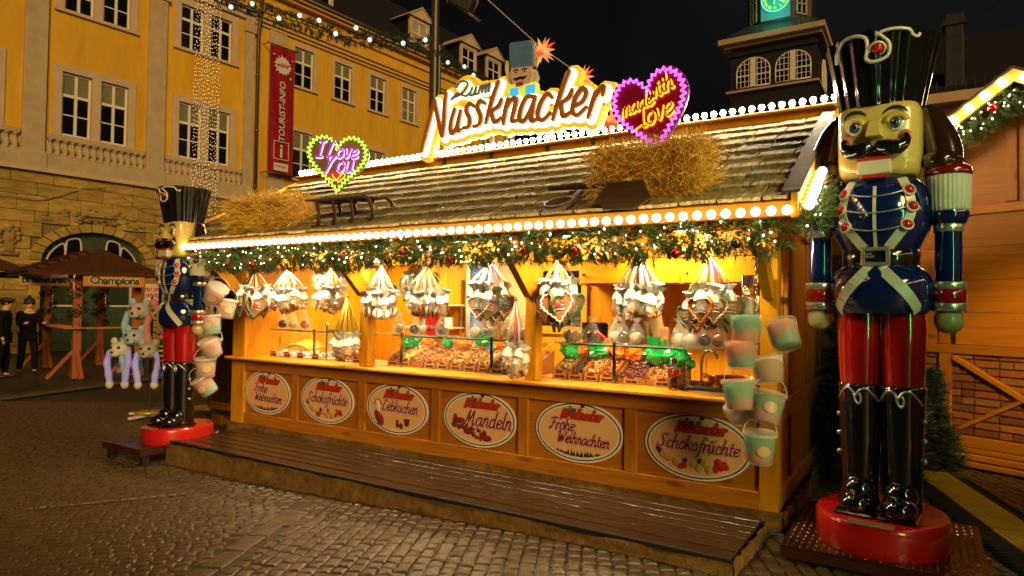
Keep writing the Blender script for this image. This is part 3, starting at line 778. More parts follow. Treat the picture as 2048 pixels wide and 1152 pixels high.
mb = MB(); mb.ball((0, 0, 0), .036, 14, 10); balm = [mb.mesh('bauble', m_br), mb.mesh('bauble', m_bg), mb.mesh('bauble', m_bd)]
mb = MB(); mb.lathe([(.011, .034), (.011, .046), (0, .046)], 8); mb.tube([(0, 0, .046), (0, .004, .06), (0, 0, .075)], .0016, 4); bcap = mb.mesh('bauble_cap', m_gold)
bx = [(-6.93, 2, 'far left end of the garland above the left bunch of gingerbread hearts'), (-6.35, 0, ''), (-5.93, 0, ''), (-5.45, 1, ''), (-5.12, 2, ''), (-4.62, 0, ''), (-4.05, 2, ''), (-3.87, 0, ''), (-3.35, 0, ''), (-3.05, 1, ''), (-2.62, 0, ''), (-2.18, 0, ''), (-1.78, 1, ''), (-1.42, 0, ''), (-1.02, 2, ''), (-.86, 1, '')]
cn_ = {0: 'red', 1: 'gold', 2: 'bronze'}
for i, (x, k, _) in enumerate(bx):
    near = ['left end', 'second panel', 'left brace', 'white post bag', 'second post', 'snowman bunch', 'ribbon bunch', 'red cup', 'vendor', 'third post', 'green trimmed hearts', 'right vendor', 'small cookie bags', 'rightmost cookie bunch', 'corner post', 'right corner'][i]
    o = thing('bauble', 'shiny %s bauble in the eave garland above the %s' % (cn_[k], near), 'bauble', (x, 4.355, 2.06 + R.uniform(-.05, .05)), group='baubles in the eave garland')
    obj('ball', balm[k], parent=o); obj('bauble_cap', bcap, parent=o)
# ---------------------------------------------------------------- lettering: a small brush-script alphabet (x-height 1)
GL = {
'a': (1.0, [[(.72,.85),(.45,1.0),(.14,.7),(.08,.25),(.35,0),(.65,.3),(.78,.95)],[(.78,.95),(.74,.3),(.84,.02),(1,.1)]]),
'b': (.85, [[(.22,1.9),(.12,.9),(.12,.15)],[(.12,.2),(.35,0),(.64,.2),(.72,.6),(.5,1.0),(.15,.7)]]),
'c': (.78, [[(.7,.8),(.48,1.0),(.15,.75),(.1,.3),(.35,0),(.75,.2)]]),
'd': (.98, [[(.72,.8),(.45,1),(.1,.6),(.12,.15),(.4,0),(.7,.3)],[(.85,1.9),(.75,.9),(.75,.15),(.92,.02)]]),
'e': (.8, [[(.12,.45),(.5,.55),(.68,.8),(.48,1.0),(.2,.85),(.08,.4),(.32,.0),(.75,.2)]]),
'f': (.68, [[(.85,1.72),(.62,1.9),(.45,1.5),(.33,.5),(.2,-.6),(0,-.75)],[(.1,.95),(.72,1.02)]]),
'h': (.9, [[(.22,1.9),(.12,.9),(.08,0)],[(.1,.5),(.36,.97),(.62,.9),(.62,.4),(.66,.05),(.86,.08)]]),
'i': (.42, [[(.15,1.0),(.1,.3),(.2,0),(.38,.1)],[(.2,1.42),(.23,1.5)]]),
'k': (.82, [[(.22,1.9),(.12,.9),(.08,0)],[(.65,1.0),(.3,.62),(.13,.5)],[(.2,.52),(.42,.38),(.74,0)]]),
'l': (.42, [[(.22,1.9),(.12,.8),(.15,.1),(.4,.05)]]),
'm': (1.2, [[(.12,1.0),(.08,0)],[(.1,.5),(.35,1.0),(.52,.8),(.5,0)],[(.52,.5),(.78,1),(.96,.8),(.95,.15),(1.12,.05)]]),
'n': (.85, [[(.12,1.0),(.08,0)],[(.1,.5),(.38,1.0),(.6,.85),(.6,.2),(.8,.05)]]),
'o': (.85, [[(.45,1.0),(.13,.75),(.1,.25),(.4,0),(.7,.3),(.7,.75),(.45,1.0)]]),
'r': (.65, [[(.12,1.0),(.1,0)],[(.1,.5),(.35,.95),(.6,.9)]]),
's': (.7, [[(.62,.85),(.4,1.0),(.15,.8),(.35,.52),(.58,.25),(.35,0),(.05,.12)]]),
't': (.56, [[(.3,1.55),(.2,.6),(.25,.1),(.5,.05)],[(.02,1.0),(.56,1.05)]]),
'u': (.9, [[(.12,1.0),(.1,.3),(.3,0),(.55,.25),(.66,1.0)],[(.66,1.0),(.63,.2),(.82,.03)]]),
'v': (.76, [[(.1,1.0),(.3,0),(.66,1.0)]]),
'w': (1.1, [[(.1,1.0),(.2,.05),(.5,.8)],[(.5,.8),(.62,.05),(.98,1.0)]]),
'z': (.7, [[(.1,1),(.6,1),(.1,0),(.65,.02)]]),
'g': (.85, [[(.7,.85),(.42,1.0),(.12,.6),(.3,.1),(.65,.4),(.72,.95)],[(.72,.95),(.6,-.5),(.2,-.7)]]),
'p': (.85, [[(.15,1.0),(.05,-.7)],[(.12,.3),(.4,1.0),(.7,.75),(.5,.1),(.12,.2)]]),
'I': (.5, [[(.3,1.8),(.15,0)],[(.0,1.8),(.6,1.85)],[(-.1,0),(.45,.02)]]),
'Y': (1.1, [[(.05,1.7),(.35,.85)],[(.95,1.8),(.5,.95),(.15,-.1)]]),
'L': (1.05, [[(.75,1.6),(.5,1.8),(.3,1.2),(.1,.1),(.5,.15),(.95,0)]]),
'F': (1.0, [[(.55,1.7),(.38,.7),(.1,0),(-.1,.15)],[(.0,1.5),(.25,1.75),(1.05,1.75)],[(.3,.95),(.8,1.0)]]),
'W': (1.5, [[(.0,1.6),(.25,1.75),(.2,.8),(.3,0),(.7,1.3)],[(.7,1.3),(.78,0),(1.2,1.1),(1.35,1.75)]]),
'S': (1.1, [[(1.0,1.55),(.7,1.8),(.35,1.4),(.65,.85),(.6,.2),(.2,0),(-.1,.3)]]),
'M': (1.6, [[(-.05,.1),(.15,.15),(.55,1.7)],[(.55,1.7),(.6,.3)],[(.6,.3),(1.15,1.7)],[(1.15,1.7),(1.2,.1),(1.45,.15)]]),
'Z': (1.0, [[(.1,1.5),(.5,1.75),(.85,1.5),(.1,.1),(.5,.15),(.95,0)]]),
'N': (1.2, [[(.0,-.2),(.3,1.7)],[(.3,1.7),(.75,.05)],[(.75,.05),(1.05,1.75)]]), ' ': (.5, [])}
GL['\u00fc'] = (.9, GL['u'][1] + [[(.28, 1.38), (.3, 1.44)], [(.6, 1.38), (.62, 1.44)]])
def script(body, size, slant=.22, at_=(0, 0), rot=0.0, center=True, n=4, drop=0.0):
    out = []; x = 0
    for ch in body:
        adv, st = GL[ch]
        for s_ in st:
            out.append([((p.x + x + slant * p.y), p.y) for p in spline([(q[0], q[1], 0) for q in s_], n)])
        x += adv
    c, s_ = math.cos(rot), math.sin(rot); ox = x / 2 if center else 0; res = []
    for l in out: res.append([(at_[0] + size * ((a - ox) * c - (b - .5) * s_), at_[1] + size * ((a - ox) * s_ + (b - .5) * c)) for a, b in l])
    return res
def lay(mb, strokes, hw, y0, y1, dx=0, dz=0):
    for i, l in enumerate(strokes):
        e = i * .00012; mb.stroke([(p[0] + dx, p[1] + dz) for p in l], hw, y0 - e, y1)
    return mb
NS= [[(-1.04, 0.617), (-1.09, 0.462), (-1.162, 0.229), (-1.223, 0.024)], [(-1.032, 0.628), (-0.991, 0.448), (-0.942, 0.273), (-0.906, 0.167)], [(-0.906, 0.167), (-0.885, 0.337), (-0.88, 0.515), (-0.856, 0.684)], [(-0.724, 0.468), (-0.77, 0.357), (-0.786, 0.24), (-0.748, 0.182), (-0.684, 0.274), (-0.644, 0.421)], [(-0.637, 0.438), (-0.673, 0.296), (-0.676, 0.203), (-0.633, 0.209)], [(-0.443, 0.462), (-0.509, 0.501), (-0.555, 0.432), (-0.502, 0.319), (-0.519, 0.234), (-0.597, 0.227)], [(-0.29, 0.473), (-0.356, 0.508), (-0.396, 0.443), (-0.346, 0.332), (-0.365, 0.237), (-0.444, 0.224)], [(-0.104, 0.694), (-0.172, 0.546), (-0.23, 0.384), (-0.273, 0.242)], [(-0.061, 0.483), (-0.102, 0.411), (-0.196, 0.368)], [(-0.196, 0.368), (-0.153, 0.237), (-0.063, 0.269)], [(0.027, 0.475), (-0.008, 0.34), (-0.032, 0.198)], [(-0.015, 0.33), (0.056, 0.443), (0.134, 0.459), (0.11, 0.334), (0.079, 0.216), (0.15, 0.212)], [(0.363, 0.445), (0.275, 0.453), (0.206, 0.353), (0.182, 0.224), (0.24, 0.194), (0.321, 0.303), (0.382, 0.442)], [(0.382, 0.442), (0.346, 0.3), (0.335, 0.181), (0.398, 0.188)], [(0.591, 0.403), (0.536, 0.45), (0.457, 0.37), (0.416, 0.235), (0.472, 0.167), (0.575, 0.234)], [(0.799, 0.652), (0.727, 0.499), (0.658, 0.318), (0.606, 0.159)], [(0.834, 0.445), (0.8, 0.371), (0.706, 0.321)], [(0.706, 0.321), (0.731, 0.179), (0.825, 0.208)], [(0.871, 0.265), (0.962, 0.303), (1.001, 0.391), (0.95, 0.436), (0.876, 0.348), (0.842, 0.227), (0.895, 0.161), (1.003, 0.234)], [(1.109, 0.374), (1.071, 0.255), (1.027, 0.122)], [(1.076, 0.265), (1.142, 0.379), (1.203, 0.42), (1.192, 0.33)]]
ZS= [[(-0.707, 0.731), (-0.65, 0.787), (-0.55, 0.764), (-0.57, 0.685), (-0.662, 0.63), (-0.771, 0.611)], [(-0.778, 0.592), (-0.691, 0.652), (-0.575, 0.604), (-0.512, 0.629)], [(-0.475, 0.687), (-0.507, 0.611), (-0.462, 0.601), (-0.418, 0.684)], [(-0.418, 0.684), (-0.437, 0.605), (-0.409, 0.604)], [(-0.359, 0.685), (-0.389, 0.601)], [(-0.379, 0.637), (-0.321, 0.69), (-0.336, 0.607)], [(-0.326, 0.639), (-0.272, 0.694), (-0.288, 0.599)], [(-0.279, 0.643), (-0.226, 0.697), (-0.243, 0.603)]]
HAT= [(0.016, 1.106), (0.038, 1.124), (0.269, 1.103), (0.313, 1.065), (0.321, 0.804), (0.043, 0.818), (0.024, 0.91)]
FACE= [(0.051, 0.825), (0.312, 0.803), (0.326, 0.689), (0.305, 0.629), (0.195, 0.616), (0.076, 0.649), (0.048, 0.725)]
HAIR= [(0.043, 0.822), (-0.009, 0.786), (-0.016, 0.697), (0.046, 0.635), (0.341, 0.623), (0.372, 0.681), (0.339, 0.775)]
BODY= [(0.031, 0.65), (0.363, 0.626), (0.386, 0.502), (0.373, 0.379), (0.049, 0.428), (0.032, 0.534)]

# ---------------------------------------------------------------- the big lit sign on the ridge
SG = thing('lit_sign', 'big glowing brush script sign with a nutcracker head standing on the roof ridge', 'sign', (-3.98, 6.25, 3.5))
NSs = [[(p.x, p.y) for p in spline([(a, b, 0) for a, b in l], 4)] for l in NS]
ZSs = [[(p.x, p.y) for p in spline([(a, b, 0) for a, b in l], 4)] for l in ZS]
m_signgold = P('amber_sign_board', (.80, .42, .03), .45, emis=(1, .50, .02), es=.32)  # faint glow put in for letter light falling on the board
m_signedge = P('amber_sign_rim', (.80, .42, .03), .4, emis=(1, .52, .04), es=1.0)  # rim glow put in for the same letter light
m_signwhite = glow('sign_white_light', (1, .86, .58), 3.2)
m_signbrown = P('brown_letter', (.30, .095, .010), .35, emis=(1, .3, .02), es=.10)
mb = MB(); lay(mb, NSs + ZSs, .104, -.0, .075, .016, -.016)
mb.box(-.75, -.45, 0.01, .07, .3, .62); mb.box(-.5, .9, .012, .07, .25, .45); obj('sign_board', mb, m_signedge, parent=SG)
mb = MB(); lay(mb, NSs + ZSs, .088, -.012, .0, .016, -.016); mb.box(-.8, -.12, -.008, .0, .38, .62); obj('sign_face', mb, m_signgold, parent=SG)
for l in NSs:
    mb = MB(); lay(mb, [l], .055, -.05, -.03, .018, -.016); o = obj('letter_light', mb, m_signwhite, parent=SG)
for i, l in enumerate(NSs):
    hws = [.030 * (1 - .30 * abs(2 * k / (len(l) - 1) - .9)) for k in range(len(l))]
    mb = MB(); mb.stroke(l, hws, -.085 - i * .0002, -.055); obj('letter_stroke', mb, m_signbrown, parent=SG)
mb = MB(); lay(mb, ZSs, .028, -.05, -.03, .012, -.01); obj('letter_light', mb, m_signwhite, parent=SG)
m_gg = P('grey_green_letter', (.10, .14, .10), .4, emis=(.3, .4, .25), es=.12)
mb = MB(); lay(mb, ZSs, .0125, -.08, -.055); obj('letter_stroke', mb, m_gg, parent=SG)
# the nutcracker figure cut out above the letters
def flat(poly, y0, y1, mat, name, par=SG, n=0):
    mb = MB(); mb.prism(poly, y0, y1); return obj(name, mb, mat, parent=par)
m_pb = P('petrol_plush', (.075, .13, .15), .8, emis=(.1, .17, .2), es=.25, var=((.05, .09, .11), 9, (1, 1, 1)))
m_hairw = P('pale_hair', (.45, .40, .24), .7, emis=(.5, .42, .2), es=.2); m_skin0 = P('sign_skin', (.55, .34, .18), .6, emis=(.6, .35, .15), es=.22)
m_yg = P('lime_glow', (.5, .55, .05), .5, emis=(.75, .75, .08), es=.75); m_cy = P('cyan_glow', (.05, .3, .45), .5, emis=(.05, .5, .85), es=.9)
edge = [(p[0] + (.012 if p[0] > .17 else -.012), p[1] + .012) for p in HAT]
flat(edge, -.02, .04, P('fur_edge', (.4, .35, .25), .8), 'hat_rim'); flat(HAT, -.05, -.02, m_pb, 'hat')
flat(HAIR, -.03, .04, m_hairw, 'hair'); flat(FACE, -.06, -.03, m_skin0, 'face'); flat(BODY, -.035, .04, m_yg, 'jacket')
mb = MB()
for x, z in ((.119, .764), (.23, .757)):
    mb.stroke([(x - .028, z + .022), (x, z + .034), (x + .028, z + .022)], .007, -.068, -.06); mb.ball((x, -.062, z), .012, 8, 6, (1, .5, 1))
for s_ in (-1, 1): mb.stroke([(.177, .695), (.177 + s_ * .045, .684), (.177 + s_ * .085, .698)], [.012, .016, .004], -.07, -.06)
obj('moustache', mb, m_blackm, parent=SG)
mb = MB(); mb.box(.125, .215, -.07, -.06, .60, .645); obj('mouth', mb, P('red_teeth', (.45, .05, .03), .5), parent=SG)
for x in (.085, .30): flat([(x - .055, .60), (x + .055, .595), (x + .06, .46), (x - .06, .46)], -.05, -.035, m_cy, 'epaulette')
mb = MB(); mb.ball((-.04, 0, .87), .03, 8, 8, (1, .7, 2.8)); mb.cyl((-.035, 0, .5), (-.04, 0, .80), .012, n=8); obj('torch', mb, P('torch_gold', (.55, .36, .08), .5, emis=(.6, .4, .05), es=.35), parent=SG)
for x, z0 in ((-1.0, .1), (-.3, .2), (.45, .15), (1.0, .1)): mb = MB(); mb.box(x - .02, x + .02, .08, .12, -.12, z0 + .1); obj('support_post', mb, m_iron, parent=SG)

# ---------------------------------------------------------------- two neon hearts
def heart(n=60, w=.36, h=.36):
    out = []
    for i in range(n):
        t = 2 * PI * i / n; out.append((w * math.sin(t) ** 3, h * (13 * math.cos(t) - 5 * math.cos(2 * t) - 2 * math.cos(3 * t) - math.cos(4 * t)) / 14.5))
    return out
def zig(poly, k, a):
    L = [0]; N = len(poly)
    for i in range(N): q = poly[(i + 1) % N]; L.append(L[-1] + math.hypot(q[0] - poly[i][0], q[1] - poly[i][1]))
    out = []
    for j in range(k):
        s = L[-1] * j / k; i = max(q for q in range(N) if L[q] <= s + 1e-9); f = (s - L[i]) / max(1e-9, L[i + 1] - L[i]); p0, p1 = poly[i], poly[(i + 1) % N]
        x, z = p0[0] + (p1[0] - p0[0]) * f, p0[1] + (p1[1] - p0[1]) * f; l = math.hypot(p1[0] - p0[0], p1[1] - p0[1]) or 1
        nx, nz = (p1[1] - p0[1]) / l, -(p1[0] - p0[0]) / l; d = a if j % 2 else -a; out.append((x + nx * d, z + nz * d))
    return out
def neon_heart(name, label, loc, rz, roll, board, tubecol, es, wh):
    h = thing(name, label, 'neon heart', m=T(*loc, rz=rz) @ M.Rotation(roll, 4, 'Y'))
    o = heart(64, wh[0], wh[1]); mb = MB(); mb.prism(o, -.02, .05); obj('heart_board', mb, board, parent=h)
    rim = [(a * 1.045, b * 1.045) for a, b in o]; mb = MB(); mb.prism(rim, .0, .045); obj('heart_rim', mb, P('frill_%.2f' % tubecol[0], tuple(.25 * c for c in tubecol), .5), parent=h)
    mt = glow('neon_%.2f' % tubecol[0], tubecol, es)
    for sc_, r in ((.955, .0075), (.90, .006)):
        z = zig([(a * sc_, b * sc_) for a, b in heart(96, wh[0], wh[1])], 84, .017); mb = MB(); mb.tube([(a, -.035 - (.006 if sc_ < .93 else 0), b) for a, b in z], r, 5, True); obj('neon_tube', mb, mt, parent=h)
    return h
H1 = neon_heart('neon_heart', 'lime green neon heart reading I Love You above the sledge', (-5.99, 5.55, 3.365), .70, 0, P('heart_board_brown', (.10, .045, .015), .35), (.50, 1, .06), 2.2, (.36, .365))
m_pk = glow('neon_pink', (1, .30, .95), 3.4); m_pu = P('purple_letter', (.17, .02, .26), .35, emis=(.5, .03, .7), es=.35)
tx = script('I Love', .105, .15, (.0, .085)) + script('You', .12, .15, (.02, -.075))
obj('letter_light', lay(MB(), tx, .017, -.04, -.03, .006, -.006), m_pk, parent=H1); obj('letter_stroke', lay(MB(), tx, .0105, -.055, -.042), m_pu, parent=H1)
mb = MB(); hh = [(a * .28 + .0, b * .28 - .205) for a, b in heart(30, .36, .3)]; mb.prism(hh, -.045, -.02); obj('small_heart', mb, P('red_small_heart', (.35, .01, .01), .3, emis=(.6, .01, .01), es=.5), parent=H1)
mb = MB(); mb.tube([(a * .20 + .02, -.05, b * .2 - .2) for a, b in heart(30, .36, .3)][2:24], .006, 5); mb.tube([(-.10 + .2 * t, -.05, -.215 - .09 * math.sin(PI * t) + .14 * t) for t in [k / 12 for k in range(13)]], .007, 5); obj('neon_tube', mb, glow('neon_amber', (1, .48, .03), 3.0), parent=H1)
mb = MB(); mb.box(-.022, .022, .0, .04, -.62, -.33); obj('post', mb, m_oldwood, parent=H1)
H2 = neon_heart('neon_heart', 'purple neon heart reading made with love above the right hay bale', (-2.02, 5.50, 3.40), .10, -.20, P('heart_board_red', (.20, .006, .02), .3), (.80, .10, 1), 3.2, (.335, .385))
tx = script('made', .078, .25, (-.12, .045), .1) + script('with', .078, .25, (.11, .12), .25) + script('love', .105, .25, (.035, -.085), .15)
m_or = glow('neon_orange', (1, .26, .008), 3.4)
obj('letter_light', lay(MB(), tx, .0125, -.04, -.03, .006, -.008), m_or, parent=H2); obj('letter_stroke', lay(MB(), tx, .0055, -.05, -.042), P('dark_red_letter', (.16, .01, .01), .4), parent=H2)
mb = MB(); mb.tube([(-.2, -.04, -.17), (-.1, -.04, -.135), (.02, -.04, -.13)], .008, 5); obj('neon_tube', mb, m_or, parent=H2)
mb = MB(); mb.prism([(-.06, -.30), (.03, -.24), (.06, -.62), (-.30, -.62)], .051, .08); obj('brace_board', mb, m_oldwood, parent=H2)

# ---------------------------------------------------------------- six oval signs on the front
m_ovw = P('sign_white', (.86, .82, .78), .35, coat=.3); m_ovk = P('sign_navy', (.015, .014, .03), .35); m_ovp = P('sign_peach', (.86, .50, .24), .35, coat=.3)
m_lr = P('sign_crimson', (.30, .006, .012), .4); m_lw = P('letter_white', (.80, .74, .70), .4); m_fir = P('print_fir', (.02, .03, .012), .5)
def ell(a, b, n=48): return [(a * math.cos(2 * PI * k / n), b * math.sin(2 * PI * k / n)) for k in range(n)]
def ring(mb, a0, b0, a1, b1, y0, y1, n=48):
    for k in range(n):
        c0, s0, c1, s1 = math.cos(2 * PI * k / n), math.sin(2 * PI * k / n), math.cos(2 * PI * (k + 1) / n), math.sin(2 * PI * (k + 1) / n)
        mb.prism([(a0 * c0, b0 * s0), (a1 * c0, b1 * s0), (a1 * c1, b1 * s1), (a0 * c1, b0 * s1)], y0, y1)
ovx = [-6.715, -5.675, -4.635, -3.588, -2.538, -1.505]
texts = [[('Frohe', .052, -.10, .035), ('Weihnachten', .047, .04, -.075)], [('Schokofr\u00fcchte', .054, .01, 0)], [('Lebkuchen', .056, .05, .005)], [('Mandeln', .074, .10, -.02)], [('Frohe', .052, -.15, .035), ('Weihnachten', .047, .05, -.075)], [('Schokofr\u00fcchte', .054, .01, 0)]]
labs = ['oval sign Frohe Weihnachten on the leftmost panel beside the candyfloss tubs', 'oval sign Schokofr\u00fcchte with fruit, second panel from the left post', 'oval sign Lebkuchen with a bearded figure on the stall front',
        'oval sign Mandeln with a heap of red almonds on the stall front', 'oval sign Frohe Weihnachten between the Mandeln sign and the largest Schokofr\u00fcchte sign', 'largest oval sign Schokofr\u00fcchte below the hanging tubs at the right corner']
def dots(mb, pts, r, sy=.15):
    for x, z in pts: mb.ball((x, -.0085, z), r * R.uniform(.7, 1.2), 8, 6, (1, sy, R.uniform(.8, 1.15)))
for i in range(6):
    o = thing('oval_sign', labs[i], 'oval sign', (ovx[i], 5.168, .552), group='oval signs on the stall front')
    mb = MB(); mb.prism(ell(.420, .262), -.006, .008); obj('plate', mb, m_ovw, parent=o)
    mb = MB(); ring(mb, .392, .237, .403, .247, -.008, -.0055); obj('border_line', mb, m_ovk, parent=o)
    mb = MB(); mb.prism(ell(.378, .224), -.0078, -.0055); obj('field', mb, m_ovp, parent=o)
    lg = script('Nussknacker', .042, .3, (.03, .135), .0)
    mb = lay(MB(), lg, .0135, -.0105, -.0075); obj('logo_shadow', mb, m_lr, parent=o)
    mb = lay(MB(), lg, .0045, -.0125, -.0105); obj('logo_lettering', mb, P('logo_brightred', (.62, .06, .03), .4), parent=o)
    mb = lay(MB(), script('Zum', .026, .3, (-.06, .185)), .0045, -.0125, -.0075); obj('logo_lettering', mb, P('logo_grey', (.09, .10, .09), .4), parent=o)
    mb = MB(); mb.box(.03, .062, -.016, -.006, .215, .262, bev=.003); mb.mat = 1; mb.box(.032, .060, -.014, -.0058, .175, .2145, bev=.003); obj('figure', mb, [m_blackm, P('figure_face', (.60, .48, .36), .5)], parent=o)
    tt = []
    for (b, s_, x, z) in texts[i]: tt += script(b, s_ * 1.12, .24, (x, z), -.015)
    hw = .0165 if i == 3 else .0135
    obj('lettering_outline', lay(MB(), tt, hw, -.0105, -.0075), m_lr, parent=o); obj('lettering_white', lay(MB(), tt, hw - .0022, -.0130, -.0106), m_lw, parent=o); obj('lettering', lay(MB(), tt, .0062 if i != 3 else .008, -.0155, -.0132), m_lr, parent=o)
    if i in (0, 4):
        mb = MB()
        for k in range(22):
            x = -.2 + .4 * k / 21 + R.uniform(-.008, .008); zb = -.224 * math.sqrt(1 - (x / .378) ** 2) + .012; h = R.uniform(.022, .055) * (1 if abs(x) < .15 else .6)
            mb.prism([(x - .014, zb), (x + .014, zb), (x, zb + h)], -.0095, -.0078)
        obj('fir_trees', mb, m_fir, parent=o, kind='stuff')
    if i in (1, 5):
        mb = MB(); dots(mb, [(-.22, -.11), (-.16, -.135), (.02, -.16), (.06, -.12), (-.03, -.145), (.1, -.165), (-.26, -.085)], .034); obj('pale_fruit', mb, P('print_yellow_fruit', (.62, .38, .10), .5), parent=o)
        mb = MB(); dots(mb, [(-.10, -.155), (-.13, -.165), (.15, -.155), (.19, -.13), (.22, -.105), (.23, -.13), (.17, -.105)], .03); obj('strawberries', mb, P('print_red_fruit', (.50, .03, .02), .5), parent=o, kind='stuff')
        mb = MB(); dots(mb, [(-.09, -.115), (-.30, -.055), (-.31, -.04), (.03, -.11)], .02); obj('fruit_leaf', mb, m_fir, parent=o)
    if i == 3:
        mb = MB()
        for _ in range(70):
            t = R.random(); x = -.30 + .44 * t; z = -.03 - .16 * t + R.uniform(-.045, .045)
            if (x / .36) ** 2 + (z / .205) ** 2 < 1: dots(mb, [(x, z)], .022, .25)
        obj('almonds', mb, P('print_almond', (.20, .03, .02), .45), parent=o, kind='stuff')
    if i == 2:
        mb = MB(); dots(mb, [(-.27, -.07), (-.25, -.10), (-.22, -.13), (-.20, -.15)], .045); mb.prism([(-.315, .03), (-.20, .03), (-.235, .085), (-.285, .08)], -.0105, -.0078); obj('robe', mb, P('print_robe', (.28, .03, .03), .5), parent=o)
        mb = MB(); dots(mb, [(-.26, .0), (-.255, -.03), (-.26, .035)], .036); dots(mb, [(-.29, -.10), (-.24, -.08), (-.21, -.165)], .018); obj('beard', mb, m_lw, parent=o)
        mb = MB(); mb.prism([(.12, -.165), (.17, -.165), (.19, -.09), (.11, -.09)], -.0095, -.0078); dots(mb, [(.02, -.13), (.02, -.165), (.07, -.17)], .026); obj('gingerbread', mb, P('print_brown', (.12, .03, .015), .5), parent=o)
# ---------------------------------------------------------------- the two giant nutcracker figures
m_steel = P('tread_plate', (.13, .055, .022), .28, metal=.75, var=((.05, .025, .012), 4, (1, 1, 1)))
m_tp = P('tread_plate_lug', (.22, .10, .045), .25, metal=.8)
def tread_platform(x0, x1, y0, y1, z1, zb, label):
    t = thing('tread_plate_platform', label, 'platform', ((x0 + x1) / 2, (y0 + y1) / 2, 0))
    mb = MB(); mb.box(x0, x1, y0, y1, z1 - .012, z1); obj('plate', mb, m_steel, parent=t, world=True)
    mb = MB(); mb.box(x0, x1, y0, y0 + .02, z1 - .075, z1 - .0125); mb.box(x0, x0 + .02, y0 + .021, y1, z1 - .075, z1 - .0125); mb.box(x1 - .02, x1, y0 + .021, y1, z1 - .075, z1 - .0125); obj('frame', mb, P('rusty_frame', (.07, .02, .012), .5, metal=.4), parent=t, world=True)
    mb = MB()
    for x in (x0 + .06, x1 - .06):
        for y in (y0 + .08, y1 - .08): mb.box(x - .035, x + .035, y - .035, y + .035, zb, z1 - .0125)
    obj('foot', mb, m_blackm, parent=t, world=True)
    mb = MB(); nx = int((x1 - x0) / .042); ny = int((y1 - y0) / .042)
    for i in range(nx):
        for j in range(ny):
            x = x0 + .03 + i * (x1 - x0 - .04) / nx; y = y0 + .03 + j * (y1 - y0 - .04) / ny; a = .78 if (i + j) % 2 else -.78
            c, s_ = math.cos(a) * .016, math.sin(a) * .016; p, q = -math.sin(a) * .005, math.cos(a) * .005
            mb.add([(x - c, y - s_, z1), (x + p, y + q, z1), (x + c, y + s_, z1), (x - p, y - q, z1), (x, y, z1 + .006)], [(0, 3, 4), (3, 2, 4), (2, 1, 4), (1, 0, 4)])
    obj('lugs', mb, m_tp, parent=t, world=True, kind='stuff'); return t
tread_platform(-.79, .34, 4.62, 5.82, .10, -.02, 'rusty tread plate platform under the big nutcracker at the right end')
tread_platform(-7.86, -7.075, 3.86, 4.98, .05, -.15, 'rusty tread plate platform under the smaller nutcracker at the left end')

